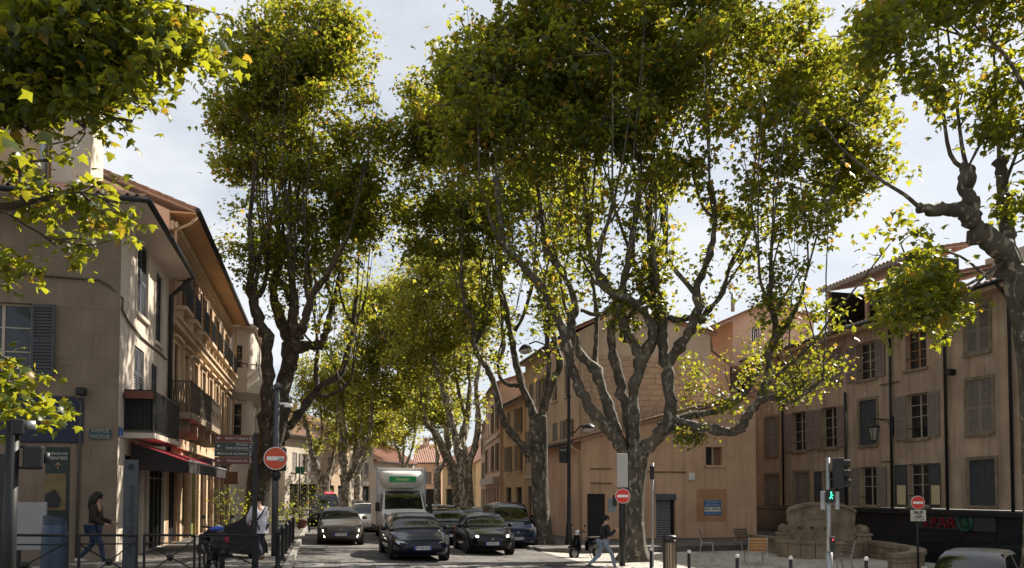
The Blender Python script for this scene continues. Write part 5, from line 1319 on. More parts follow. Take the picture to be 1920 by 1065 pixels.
nr_blobs = [(1740, 520, 60, 40, -1, 0.9, 1.2), (1700, 570, 55, 45, -1, 0.9, 1.1), (1770, 590, 55, 45, -1, 0.9, 1.2), (1730, 445, 45, 32, -0.8, 0.8, 0.8), (1820, 480, 50, 28, -0.6, 0.8, 0.9), (1815, 610, 28, 28, -1, 0.7, 1.0), (1895, 555, 28, 32, -0.4, 0.6, 0.8), (1660, 640, 22, 32, -1.1, 0.5, 0.7),
            (1680, 30, 110, 55, -1, 1.4, 0.55), (1780, 20, 110, 60, -0.5, 1.6, 0.4), (1870, 40, 70, 80, 0, 1.6, 0.35), (1640, 70, 55, 55, -1.3, 1.0, 0.65), (1740, 110, 60, 60, -1, 1.2, 0.3), (1700, 160, 30, 40, -1.2, 0.8, 0.5), (1830, 200, 80, 80, 0, 1.3, 0.22), (1760, 240, 25, 40, -0.5, 0.7, 0.7), (1900, 260, 40, 90, 0.3, 1, 0.5), (1790, 380, 30, 20, -0.5, 0.5, 0.5), (1720, 415, 40, 20, -0.8, 0.5, 0.8), (1880, 380, 40, 50, 0, 0.9, 0.4), (1850, -90, 160, 70, 0, 2, 0.6)]
NR.crown(nr_blobs, 400, 22, 0.145, leaf_near, 0.19, LEAF_HI, singles=280, clus=4, bsig=0.26, tmax=0.9)

# ---- near tree, left edge: only its outer sprays are in the picture
NL = Tree('plane_tree', 'near plane tree whose leafy sprays hang in at the upper left', -330, 10.0, bark_left)
NL.trunk([(-360, 1220), (-352, 900), (-345, 600), (-330, 350)], [0.45, 0.36, 0.33, 0.28])
NL.limb([(-335, 420), (-260, 300), (-150, 210), (-60, 150), (10, 70), (60, 20)], 0.22, 0.07, 0, -0.4)
NL.limb([(-330, 380), (-300, 180), (-260, 20), (-200, -160)], 0.2, 0.1, 0, 0.6)
NL.limb([(-335, 480), (-240, 430), (-120, 400), (0, 390), (90, 372)], 0.12, 0.03, 0, -0.2)
for pts, r in (([(-60, 150), (60, 110), (180, 130), (300, 160)], 0.03), ([(20, 60), (140, 20), (260, 40), (390, 90)], 0.03), ([(60, 375), (150, 360), (220, 380), (262, 378)], 0.016), ([(0, 390), (80, 440), (160, 460), (210, 450)], 0.018), ([(-60, 400), (0, 480), (50, 540)], 0.016), ([(-80, 640), (-20, 660), (60, 690), (130, 685)], 0.014), ([(-90, 660), (0, 730), (70, 790)], 0.014), ([(-100, -40), (100, -30), (300, 0), (425, 30)], 0.014), ([(-60, 160), (20, 220), (100, 270), (160, 240)], 0.02), ([(120, 130), (160, 250), (90, 300)], 0.014), ([(200, 130), (260, 190), (240, 240)], 0.012), ([(430, -20), (480, -12), (560, -5), (600, -10)], 0.008), ([(-335, 560), (-200, 600), (-80, 640)], 0.05)):
    NL.stick(pts, r, r*0.3, rng.uniform(-0.3, 0.3), rng.uniform(-0.5, 0.3))
nl_blobs = [(330, 60, 70, 45, -0.1, 0.5, 1.2), (370, 110, 40, 40, -0.1, 0.4, 0.9), (290, 180, 50, 40, -0.1, 0.4, 0.8), (240, 20, 90, 40, 0, 0.7, 1.2), (60, 60, 130, 90, 0.2, 1.0, 1.9), (190, 60, 100, 80, 0, 0.8, 1.2), (100, 150, 150, 70, 0.3, 0.9, 1.7), (260, 140, 90, 60, -0.1, 0.6, 1.0), (330, 90, 60, 60, -0.1, 0.5, 0.9), (40, 210, 70, 50, 0.3, 0.7, 0.9), (150, 210, 60, 40, 0.1, 0.5, 0.6),
            (60, 330, 75, 45, 0, 0.5, 0.7), (150, 385, 85, 45, 0, 0.5, 0.8), (60, 420, 80, 40, 0, 0.5, 0.8), (215, 370, 36, 25, 0, 0.3, 0.9), (130, 450, 70, 25, 0, 0.4, 0.9), (30, 495, 45, 28, 0, 0.4, 0.8), (15, 560, 18, 22, 0, 0.3, 0.7),
            (15, 715, 50, 34, -0.3, 0.4, 2.4), (40, 775, 38, 26, -0.3, 0.3, 2.4), (0, 780, 36, 34, -0.3, 0.4, 2.0), (40, 690, 60, 16, -0.3, 0.3, 0.5), (60, 830, 40, 14, -0.4, 0.25, 0.5), (400, 30, 26, 30, -0.1, 0.25, 0.35), (560, -16, 50, 16, 0, 0.3, 1.0), (10, 890, 16, 24, -0.3, 0.2, 0.3), (-120, 100, 120, 160, 0.5, 1.2, 0.8), (150, -70, 260, 60, 0.3, 1.2, 0.8), (125, 685, 10, 8, -0.3, 0.15, 0.8)]
NL.crown(nl_blobs, 680, 20, 0.135, leaf_near, 0.16, LEAF_HI, singles=300, clus=3, bsig=0.18, tmax=0.8)
NL.tw = MB()
NL.crown([(-450, 250, 260, 300, 0, 3.0, 0.8), (-500, -100, 300, 300, 1, 3, 0.8)], 700, 22, 0.19, leaf_near, 0.3, LEAF_LO)  # rest of the left crown, out of view, added to shade the pavement
NR.tw = MB()
NR.crown([(1950, -260, 260, 160, 0, 3.5, 1), (2150, 60, 180, 260, 0, 3.5, 1), (2250, 300, 160, 200, 0.5, 3, 0.8)], 700, 22, 0.19, leaf_near, 0.3, LEAF_LO)  # right tree's unseen crown beyond the frame, likewise added for shade
# ================================================================== vehicles (local: front = -y, up = z, wheels on z = 0)
def paint(name, c, rough=0.3, metal=0.0, coat=0.55):
    m = mat(name, c, rough=rough, metal=metal, coat=coat, spec=0.1); m.node_tree.nodes['Principled BSDF'].inputs['Coat Roughness'].default_value = 0.04; return m
p_black, p_blue, p_grey = paint('paint_black', (0.004, 0.004, 0.0045)), paint('paint_midnight', (0.004, 0.005, 0.017)), paint('paint_warm_grey', (0.075, 0.062, 0.052))
p_white, p_red, p_navy = paint('paint_white', (0.72, 0.70, 0.67), 0.4, 0.0, 0.5), paint('paint_dark_red', (0.16, 0.02, 0.018)), paint('paint_navy', (0.008, 0.014, 0.034))
p_silver, p_char = paint('paint_silver', (0.30, 0.29, 0.27)), paint('paint_charcoal', (0.012, 0.012, 0.014))
car_glass = mat('car_glass', (0.010, 0.012, 0.013), rough=0.03, spec=0.8)
rubber = mat('rubber', (0.012, 0.012, 0.012), rough=0.85)
trim = mat('black_trim', (0.010, 0.010, 0.011), rough=0.5)
alloy = mat('alloy', (0.3, 0.3, 0.31), rough=0.35, metal=0.9)
lampglass = mat('lamp_glass', (0.45, 0.46, 0.47), rough=0.08, metal=0.7)
lamp_on = emis('lamp_lit', (1.0, 0.93, 0.8), 3.0)
platem = mat('number_plate', (0.6, 0.6, 0.58), rough=0.5)
def interp(keys, y):
    if y <= keys[0][0]: return keys[0][1]
    for (a, va), (b_, vb) in zip(keys, keys[1:]):
        if y <= b_:
            t = (y-a)/(b_-a); t = t*t*(3-2*t)*0.5 + t*0.5
            return va + (vb-va)*t
    return keys[-1][1]
def loft(secs):
    n = len(secs[0]); v, f = [], []
    for s_ in secs: v += s_
    for i in range(len(secs)-1):
        for k in range(n-1): f.append((i*n+k, i*n+k+1, (i+1)*n+k+1, (i+1)*n+k))
    return v, f, n
_wheels = {}
def wheel(root, x, y, r, w, side, rim=True):
    M0 = WM[root.name] @ Matrix.Translation((x, y, r))
    k = (r, w, side)
    if k not in _wheels:
        ty = MB(); prof = [(r*0.66, -w/2), (r*0.9, -w/2), (r, -w*0.36), (r, w*0.36), (r*0.9, w/2), (r*0.66, w/2)]
        n = 22
        for q in range(n):
            a = 2*math.pi*q/n
            for rr, xx in prof: ty.v.append((xx, rr*math.cos(a), rr*math.sin(a)))
        m_ = len(prof)
        for q in range(n):
            for i in range(m_): ty.f.append((q*m_+i, ((q+1)%n)*m_+i, ((q+1)%n)*m_+(i+1)%m_, q*m_+(i+1)%m_))
        ri = MB(); xo = side*w*0.42
        ri.tube([(xo-0.06*side, 0, 0), (xo, 0, 0)], r*0.18, 10)
        ri.tube([(xo-0.03*side, r*0.66*math.cos(R(q*18)), r*0.66*math.sin(R(q*18))) for q in range(21)], 0.025, 5, False)
        for q in range(5):
            a = R(72*q+10); ri.bar((xo-0.02*side, 0, 0), (xo-0.03*side, r*0.64*math.cos(a), r*0.64*math.sin(a)), 0.07, 0.03, up=(1, 0, 0))
        di = MB().tube([(xo-0.09*side, 0, 0), (xo-0.07*side, 0, 0)], r*0.66, 16)
        _wheels[k] = (ty.mesh('tyre', True), ri.mesh('rim'), di.mesh('hub'))
        for me_, mm in zip(_wheels[k], (rubber, alloy, trim)): me_.materials.append(mm)
    t, ri, di = _wheels[k]
    o = put('wheel', t, None, root, M0)
    put('rim', ri, None, o, M0); put('brake_disc', di, None, o, M0)
def car(name, label, loc, rotz, p, L=4.1, W=1.76, H=1.45, belt=0.93, hood=0.78, nose=0.66, ws0=-1.05, ws1=-0.35, rf=1.15, rb=1.75, wb=2.55, wr=0.32, kind='hatch', lights='slant', lit=False, plate_t=None, group='cars queueing in the street', cat='car', drl=None, roofm=None):
    t = thing(name, label, cat, loc, rotz, group)
    M0 = WM[t.name]
    hl, hw = L/2, W/2
    def wd(y):                                       # plan width
        return interp([(-hl, hw*0.62), (-hl+0.12, hw*0.80), (-hl+0.4, hw*0.93), (-hl+0.9, hw), (hl-0.8, hw), (hl-0.3, hw*0.95), (hl-0.06, hw*0.86), (hl, hw*0.72)], y)
    def zt(y):                                       # bonnet / belt line
        return interp([(-hl, nose-0.16), (-hl+0.05, nose), (-hl+0.35, nose+0.06), (ws0-0.1, hood+0.12), (ws0+0.4, belt), (rb-0.1, belt+0.04), (hl-0.12, belt), (hl, belt-0.25)], y)
    def zb(y): return interp([(-hl, 0.27), (-hl+0.25, 0.19), (hl-0.35, 0.19), (hl, 0.32)], y)
    ys = [-hl, -hl+0.03, -hl+0.1, -hl+0.22, -hl+0.4] + lin(-hl+0.6, hl-0.6, 14) + [hl-0.4, hl-0.22, hl-0.1, hl-0.03, hl]
    secs = []
    for y_ in ys:
        w, t_, b_ = wd(y_), zt(y_), zb(y_)
        h = t_-b_
        half = [(w*0.86, b_), (w*0.96, b_+h*0.12), (w, b_+h*0.38), (w*0.995, b_+h*0.6), (w*0.965, b_+h*0.84), (w*0.91, b_+h*0.95), (w*0.78, t_+0.005), (w*0.4, t_+0.025), (0, t_+0.03)]
        secs.append([(x, y_, z) for x, z in half] + [(-x, y_, z) for x, z in half[-2::-1]])
    v, f, n = loft(secs)
    f.append(tuple(range(n))[::-1]); f.append(tuple((len(ys)-1)*n+k for k in range(n)))
    for i in range(len(ys)-1): f.append((i*n, (i+1)*n, (i+1)*n+n-1, i*n+n-1))
    b = MB(); b.v, b.f = v, f
    body = b.build('body', p, t, M0, smooth=True)
    # cabin: one lofted skin split into paint and panes
    def zc(y): return interp([(ws0, belt-0.06), (ws0+0.06, belt), (ws1-0.12, H-0.10), (ws1+0.12, H-0.015), ((ws1+rf)/2, H), (rf-0.1, H-0.03), (rf+0.1, H-0.1), (rb, belt+0.02)], y)
    cy_ = [ws0, ws0+0.07] + lin(ws0+0.16, ws1-0.04, 5) + [ws1+0.06] + lin(ws1+0.2, rf-0.1, 8) + lin(rf, rb-0.05, 4) + [rb]
    csec = []
    wtop = hw*0.70; wbel = hw*0.935
    for y_ in cy_:
        z = zc(y_); b0 = belt-0.05
        fr_ = max(0.0, (z-b0)/(H-b0)); wt_ = wbel + (wtop-wbel)*fr_
        shr = interp([(ws0, 0.86), (ws0+0.5, 1.0), (rf, 1.0), (rb, 0.9)], y_)
        zm = lambda q: b0+(z-b0)*q
        half = [(wbel*shr, b0), ((wbel*0.97+wt_*0.03)*shr, zm(0.12)), ((wbel*0.18+wt_*0.82)*shr, zm(0.80)), (wt_*shr, zm(0.93)), (wt_*0.86*shr, z), (wt_*0.45*shr, z+0.012), (0, z+0.018)]
        csec.append([(x, y_, q) for x, q in half] + [(-x, y_, q) for x, q in half[-2::-1]])
    v, f, n = loft(csec)
    grp = {'cabin': [], 'windscreen': [], 'rear_window': [], 'side_window': []}
    for i in range(len(cy_)-1):
        ym = (cy_[i]+cy_[i+1])/2
        for k in range(n-1):
            q = f[i*(n-1)+k]; kk = min(k, n-2-k)
            if ws0+0.05 < ym < ws1+0.02 and kk >= 3: grp['windscreen'].append(q)
            elif ym > rf+0.02 and ym < rb-0.06 and kk >= 4: grp['rear_window'].append(q)
            elif kk == 1 and ws0+0.28 < ym < rf+0.12 and not (abs(ym-((ws1+rf)/2+0.1)) < 0.07): grp['side_window'].append(q)
            else: grp['cabin'].append(q)
    for nm, mm in (('cabin', roofm or p), ('windscreen', car_glass), ('rear_window', car_glass)):
        b = MB(); b.v, b.f = v, grp[nm]; o = b.build(nm, mm, t, M0, smooth=True)
    for sgn in (-1, 1):
        fs_ = [q for q in grp['side_window'] if v[q[0]][0]*sgn > 0]
        b = MB(); b.v, b.f = v, fs_; b.build('side_window', car_glass, t, M0, smooth=True)
    # wheels in dark arches
    for sy in (-1, 1):
        for sx in (-1, 1):
            yy = sy*wb/2 + (0.03 if sy < 0 else 0.02)
            MB().tube([(sx*(hw-0.25), yy, wr+0.02), (sx*(hw+0.006), yy, wr+0.02)], wr+0.075, 20).build('wheel_arch', trim, t, M0)
            wheel(t, sx*(hw-0.085), yy, wr, 0.2, sx)
    MB().box(-hw*0.9, hw*0.9, -hl+0.5, hl-0.5, 0.14, 0.24).build('underside', trim, t, M0)
    # front end
    fy = lambda x, z: -hl + 0.02 + 0.30*(abs(x)/hw)**3
    def on_nose(name_, poly, m_, dy=0.012):
        b = MB(); nn = len(poly)
        fr_ = [(x, fy(x, z)-dy - max(0, (0.42-z))*-0.02, z) for x, z in poly]
        bk = [(x, y_+0.12, z) for x, y_, z in fr_]
        b.add(fr_+bk, [tuple(range(nn))] + [(i, nn+i, nn+(i+1) % nn, (i+1) % nn) for i in range(nn)])
        return b.build(name_, m_, t, M0)
    zl = nose-0.05
    if lights == 'tesla':
        for s_ in (-1, 1): on_nose('headlight', [(s_*hw*0.50, zl-0.03), (s_*hw*0.60, zl+0.03), (s_*hw*0.86, zl+0.10), (s_*hw*0.90, zl+0.03), (s_*hw*0.78, zl-0.06)], lampglass if not lit else lamp_on, 0.05)
        on_nose('intake', [(-hw*0.5, 0.26), (hw*0.5, 0.26), (hw*0.56, 0.36), (-hw*0.56, 0.36)], trim)
    else:
        for s_ in (-1, 1):
            on_nose('headlight', [(s_*hw*0.52, zl-0.05), (s_*hw*0.56, zl+0.05), (s_*hw*0.86, zl+0.11), (s_*hw*0.9, zl+0.0), (s_*hw*0.8, zl-0.08)], lampglass, 0.05)
            if lit: on_nose('lamp', [(s_*hw*0.58, zl-0.03), (s_*hw*0.58, zl+0.04), (s_*hw*0.68, zl+0.05), (s_*hw*0.68, zl-0.03)], lamp_on, 0.062)
            if drl: on_nose('day_lamp', [(s_*hw*0.76, zl-0.08), (s_*hw*0.80, zl-0.08), (s_*hw*0.72, 0.30), (s_*hw*0.67, 0.30)], lamp_on, 0.062)
        on_nose('grille', [(-hw*0.46, zl-0.02), (hw*0.46, zl-0.02), (hw*0.40, zl-0.24), (-hw*0.40, zl-0.24)], trim)
        on_nose('intake', [(-hw*0.62, 0.24), (hw*0.62, 0.24), (hw*0.56, 0.34), (-hw*0.56, 0.34)], trim)
        on_nose('badge', [(-0.05, zl-0.09), (0.0, zl-0.04), (0.05, zl-0.09), (0.0, zl-0.14)], alloy, 0.022)
    pz = 0.42
    MB().box(-0.26, 0.26, -hl-0.02, -hl+0.01, pz-0.055, pz+0.055).build('number_plate', platem, t, M0)
    pl_ = [o for o in t.children if o.name.startswith('number_plate')][-1]
    MB().box(-0.26, -0.215, -hl-0.0225, -hl-0.0201, pz-0.054, pz+0.054).box(0.215, 0.26, -hl-0.0225, -hl-0.0201, pz-0.054, pz+0.054).build('plate_band', mat('plate_band', (0.02, 0.07, 0.4), rough=0.5), pl_, M0)
    if plate_t: text(plate_t, 0.105, M0 @ Matrix.Translation((0, -hl-0.023, pz)), trim, pl_, name='plate_text', sx=0.8)
    for s_ in (-1, 1):
        MB().sphere((s_*(hw+0.09), ws0+0.55, belt+0.06), 0.11, 0.07, 0.075, 10, 6).build('mirror', p, t, M0, smooth=True)
        on = MB().box(min(s_*hw*0.74, s_*hw*0.9), max(s_*hw*0.74, s_*hw*0.9), hl-0.12, hl-0.03, belt-0.28, belt-0.08).build('tail_lamp', redp, t, M0)
    MB().box(-0.02, 0.02, ws0-0.05, ws0+0.03, belt-0.005, belt+0.015).build('wiper', trim, t, M0)
    return t
def vloc(px, d): return G(px, d)
def carpos(px, dfront, L):                          # nose at dfront on pixel px, body running away along +Y
    g = G(px, dfront); y_ = g.y + L/2; return Vector((g.x + bend(y_) - bend(g.y), y_, road_z(g.x, y_)))
car('hatchback', 'warm grey hatchback with vertical daytime lamps, leftmost in the queue', carpos(640, 29.8, 4.05), 0.0, p_grey, lights='slant', drl=True, plate_t='FY 776 TA', H=1.43, L=4.05, W=1.76, nose=0.74, hood=0.84, belt=0.96)
car('saloon', 'midnight blue saloon with triangular headlights in front of the box truck', carpos(790, 23.6, 4.7), R(1.5), p_blue, L=4.7, W=1.85, H=1.44, belt=0.9, hood=0.76, nose=0.64, ws0=-1.15, ws1=-0.3, rf=1.0, rb=2.0, wb=2.88, wr=0.34, lights='tesla', plate_t='FT 848 GW')
car('hatchback', 'glossy black hatchback with lit headlamps right of the blue saloon', carpos(926, 27.6, 4.0), R(-1), p_black, L=4.0, W=1.76, H=1.46, lit=True, plate_t='FK 968 EY', nose=0.72, hood=0.82, belt=0.95)
car('estate_car', 'black estate car just behind the blue saloon with one round fog lamp', carpos(852, 32.5, 4.3), 0, p_black, L=4.3, W=1.8, H=1.5, nose=0.74, belt=0.98)
car('estate_car', 'dark car between the black estate and the parked van, farther back', carpos(898, 38, 4.3), 0, p_char, L=4.3, W=1.8, H=1.55, nose=0.76, belt=1.0)
car('hatchback', 'navy car far back in the queue under the two-stemmed tree', carpos(842, 47, 4.1), 0, p_navy, L=4.1, H=1.52)
car('hatchback', 'dark red car far down the street right of the truck', carpos(815, 53, 4.0), 0, p_red, L=4.0)
car('hatchback', 'white car squeezed between the grey hatchback and the truck, seen in part', carpos(689, 41, 4.0), 0, p_white, L=4.0, H=1.5)
car('saloon', 'navy saloon following behind the white car', carpos(679, 49.5, 4.4), 0, p_navy, L=4.4, H=1.5)
car('hatchback', 'dark red parked car by the straight pale tree', carpos(664, 58, 4.0), 0, p_red, L=4.0, H=1.5)
sv = Vector((*PXY(1826, 19.2), -0.87))
car('hatchback', 'silver hatchback cut by the lower right corner of the picture', sv, R(-54), p_silver, L=4.2, W=1.8, H=1.52, belt=0.98, hood=0.86, nose=0.72, ws0=-1.15, ws1=-0.3, rf=1.3, rb=1.95, group=None)
# ---- vans and the box truck
def van(name, label, loc, rotz, p, L=4.4, W=1.84, H=1.85, roof_lamp=False, plate_t=None, group='cars queueing in the street'):
    t = car(name, label, loc, rotz, p, L=L, W=W, H=H, belt=1.08, hood=0.98, nose=0.82, ws0=-1.25, ws1=-0.55, rf=L/2-0.25, rb=L/2-0.06, wb=2.75, wr=0.33, plate_t=plate_t, group=group, cat='van')
    if roof_lamp:
        M0 = WM[t.name]
        lb = MB().box(-0.05, 0.5, -0.2, 0.05, H+0.015, H+0.09).build('roof_lamp', emis('lamp_red', (1.0, 0.06, 0.12), 1.6), t, M0, bevel=0.02)
    return t
van('van', 'dark van with a small red lamp on its roof behind the grey hatchback', carpos(606, 45.5, 4.6), 0, p_char, 4.6, 1.9, 1.95, True)
van('parked_van', 'dark navy van parked at the right kerb beside the forked tree', carpos(972, 32.0, 4.3), 0, p_navy, 4.3, 1.83, 1.82, plate_t='GG 014 QD')
van('parked_van', 'black van parked behind the navy one at the right kerb', carpos(975, 39.0, 4.4), 0, p_black, 4.4, 1.83, 1.85)
def truck(loc, rotz):
    t = thing('box_truck', 'white box truck with a green banner over its cab', 'truck', loc, rotz, 'cars queueing in the street')
    M0 = WM[t.name]
    cabm = p_white; boxm = mat('truck_box', (0.72, 0.69, 0.65), (0.66, 0.63, 0.58), scale=2, rough=0.55)
    # cab: lofted nose and cabin, front = -y
    keys = [(-1.0, 0.93), (0.0, 1.0), (1.2, 1.0)]
    secs = []
    for y_, w, b_, tp in ((-2.75, 0.70, 0.42, 0.95), (-2.72, 0.86, 0.36, 1.05), (-2.6, 0.95, 0.33, 1.16), (-2.3, 0.98, 0.33, 1.26), (-1.95, 1.0, 0.33, 1.36), (-1.8, 1.0, 0.33, 1.40), (-1.6, 1.0, 0.33, 1.62), (-1.2, 1.0, 0.33, 2.12), (-1.05, 1.0, 0.33, 2.22), (-0.7, 1.0, 0.33, 2.28), (0.0, 1.0, 0.33, 2.28)):
        h = tp-b_; up = max(0, tp-1.4)/0.9
        half = [(w*0.92, b_), (w, b_+0.12), (w, min(tp-0.1, 1.1)), (w*(0.985-0.02*up), min(tp-0.06, 1.35)), (w*(0.95-0.10*up), tp-0.07), (w*(0.86-0.08*up), tp), (w*0.4, tp+0.02), (0, tp+0.025)]
        secs.append([(x, y_, z) for x, z in half] + [(-x, y_, z) for x, z in half[-2::-1]])
    v, f, n = loft(secs)
    ws = [q for i in range(10) for k, q in enumerate(f[i*(n-1):(i+1)*(n-1)]) if 5 <= i <= 7 and 5 <= k <= n-7]
    b = MB(); b.v = v; b.f = [q for q in f if q not in ws] + [tuple(range(n))[::-1]]; b.build('cab', cabm, t, M0, smooth=True)
    # windscreen is set as a raised pane
    wsq = [(-0.86, -1.87, 1.40), (0.86, -1.87, 1.40), (0.80, -1.20, 2.14), (-0.80, -1.20, 2.14)]
    b = MB(); b.v = v; b.f = ws; b.build('windscreen', car_glass, t, M0, smooth=True)
    for s_ in (-1, 1):
        b = MB().add([(s_*1.003, -1.55, 1.3), (s_*1.003, -0.55, 1.3), (s_*0.935, -0.55, 2.1), (s_*0.935, -1.02, 2.1)], [(0,1,2,3)]); b.build('side_window', car_glass, t, M0)
        MB().box(min(s_*1.06, s_*1.26), max(s_*1.06, s_*1.26), -1.72, -1.6, 1.32, 1.72).build('mirror', trim, t, M0, bevel=0.04)
        MB().bar((s_*1.0, -1.6, 1.45), (s_*1.1, -1.64, 1.45), 0.04).build('mirror_arm', trim, t, M0)
        MB().prism([(s_*0.60, 0.98), (s_*0.66, 1.14), (s_*0.93, 1.26), (s_*0.95, 1.05), (s_*0.86, 0.94)], -2.80, -2.4).build('headlight', lampglass, t, M0)
        wheel(t, s_*0.86, -1.75, 0.34, 0.22, s_)
        wheel(t, s_*0.86, 2.2, 0.34, 0.22, s_)
        MB().tube([(s_*0.7, -1.75, 0.36), (s_*1.006, -1.75, 0.36)], 0.43, 20).build('wheel_arch', trim, t, M0)
    MB().prism([(-0.5, 0.72), (0.5, 0.72), (0.56, 1.0), (-0.56, 1.0)], -2.79, -2.6).build('grille', trim, t, M0)
    MB().box(-0.95, 0.95, -2.82, -2.5, 0.34, 0.66).build('bumper', trim, t, M0, bevel=0.06)
    # box body and the wind deflector above the cab
    MB().box(-1.13, 1.13, -0.55, 3.6, 0.62, 3.28).build('cargo_box', boxm, t, M0, bevel=0.03)
    MB().box(-1.08, 1.08, -0.5, 3.5, 0.42, 0.6).build('chassis', trim, t, M0)
    for x in (-1.135, 1.075): MB().box(x, x+0.06, -0.565, -0.5, 0.62, 3.3).build('corner_post', steel, t, M0)
    prof = [(-0.555, 3.16, 1.02), (-0.85, 3.12, 1.02), (-1.05, 3.0, 1.0), (-1.15, 2.8, 0.98), (-1.15, 2.6, 0.93), (-1.0, 2.42, 0.86), (-0.7, 2.33, 0.8), (-0.555, 2.31, 0.78)]
    secs = [[(w*q, y_ + 0.35*abs(q)**4, z) for q in lin(-1, 1, 12)] for y_, z, w in prof]
    v, f, n = loft(secs); b = MB(); b.v, b.f = v, f
    for s_ in (0, n-1): b.f.append(tuple(i*n+s_ for i in range(len(prof))))
    de = b.build('deflector', cabm, t, M0, smooth=True)
    gb = MB().box(-0.62, 0.62, -1.185, -1.152, 2.62, 2.88).build('banner', mat('banner_green', (0.02, 0.33, 0.09), rough=0.5), de, M0)
    text('Europcar', 0.19, M0 @ Matrix.Translation((0.0, -1.19, 2.755)), mat('banner_text', (0.62, 0.7, 0.35), rough=0.5), de, name='banner_text', sx=0.85, off=0.004)
    MB().box(-0.26, 0.26, -2.835, -2.82, 0.44, 0.55).build('number_plate', platem, t, M0)
    for i, x in enumerate((-0.5, 0.1, 0.45)): MB().box(x, x+0.3, -1.68, -1.5, 1.42, 1.48).build('dashboard_paper', whitep, t, M0)
    return t
g_ = G(762, 33.6); truck((g_.x, g_.y+2.75, road_z(g_.x, g_.y+2)), 0)
# ---- parked motor scooter
def scooter(label, loc, rotz, p):
    t = thing('motor_scooter', label, 'scooter', loc, rotz)
    M0 = WM[t.name]
    for y_ in (-0.62, 0.62):
        ty = MB().tube([(0, y_+0.2*math.cos(R(a)), 0.23+0.2*math.sin(R(a))) for a in range(0, 361, 20)], 0.055, 8, False).build('wheel', rubber, t, M0, smooth=True)
        MB().tube([(-0.03, y_, 0.23), (0.03, y_, 0.23)], 0.14, 12).build('rim', alloy, ty, M0)
    MB().tube([(0, -0.62, 0.25), (0, -0.5, 0.6), (0, -0.42, 0.98)], 0.035, 8).build('fork', trim, t, M0)
    MB().prism([(-0.17, 0.3), (0.17, 0.3), (0.2, 0.62), (0.13, 0.9), (-0.13, 0.9), (-0.2, 0.62)], -0.5, -0.42).build('leg_shield', p, t, M0, bevel=0.02)
    MB().box(-0.14, 0.14, -0.45, 0.1, 0.27, 0.33).build('footboard', trim, t, M0, bevel=0.02)
    b = MB(); secs = []
    for y_, w, z0, z1 in ((0.05, 0.10, 0.3, 0.66), (0.15, 0.15, 0.3, 0.72), (0.45, 0.17, 0.36, 0.74), (0.75, 0.14, 0.5, 0.74), (0.9, 0.06, 0.6, 0.72)):
        secs.append([(w*math.cos(R(a)), y_, (z0+z1)/2+(z1-z0)/2*math.sin(R(a))) for a in range(0, 361, 30)])
    b.v, b.f, n = loft(secs); b.f.append(tuple((len(secs)-1)*n+k for k in range(n-1))); b.build('rear_body', p, t, M0, smooth=True)
    MB().prism([(-0.12, 0), (0.12, 0), (0.14, 0.07), (-0.14, 0.07)], 0.08, 0.78).build('seat', trim, t, M0 @ Matrix.Translation((0, 0, 0.73)), bevel=0.03)
    MB().sphere((0, -0.66, 0.46), 0.075, 0.28, 0.09, 10, 6).build('front_mudguard', p, t, M0, smooth=True)
    MB().tube([(-0.33, -0.36, 1.03), (-0.12, -0.42, 1.0), (0.12, -0.42, 1.0), (0.33, -0.36, 1.03)], 0.022, 8).build('handlebar', trim, t, M0)
    MB().sphere((0, -0.47, 0.97), 0.11, 0.09, 0.1, 10, 8).build('headlamp', lampglass, t, M0, smooth=True)
    for s_ in (-1, 1):
        MB().tube([(s_*0.24, -0.4, 1.03), (s_*0.3, -0.38, 1.2)], 0.008, 5).sphere((s_*0.31, -0.38, 1.24), 0.05, 0.015, 0.04, 8, 6).build('mirror', trim, t, M0)
    MB().tube([(0.0, 0.15, 0.3), (0.12, 0.2, 0.02)], 0.015, 6).build('stand', trim, t, M0)
    return t
g_ = G(1098, 28.6); scooter('black motor scooter parked by the walking person in jeans', (g_.x, g_.y, gz(g_.x, g_.y)), R(-62), p_black)
# ================================================================== street furniture
def pole_thing(name, label, cat, px, d, group=None, z=None):
    g_ = G(px, d)
    if z is not None: g_.z = z
    return thing(name, label, cat, g_, group=group), g_
def TM(v): return Matrix.Translation(Vector(v))
facecam = lambda v, extra=0.0: math.atan2(v.x, v.y)*-1 + extra    # rotation that turns local -y to the camera
def zat(py, d): return P(CX, py, d).z
def disc(r, y0, y1, n=28): return MB().prism([(r*math.cos(2*math.pi*k/n), r*math.sin(2*math.pi*k/n)) for k in range(n)], y0, y1)
def no_entry(t, M, r, m=None):
    d_ = disc(r, 0, 0.03).build('sign_back', steel, t, M)
    disc(r*0.985, -0.004, -0.0005).build('sign_rim', whitep, t, M)
    disc(r*0.93, -0.008, -0.0042).build('sign_face', m or redp, t, M)
    MB().box(-r*0.72, r*0.72, -0.012, -0.0082, -r*0.17, r*0.17).build('white_bar', whitep, t, M)
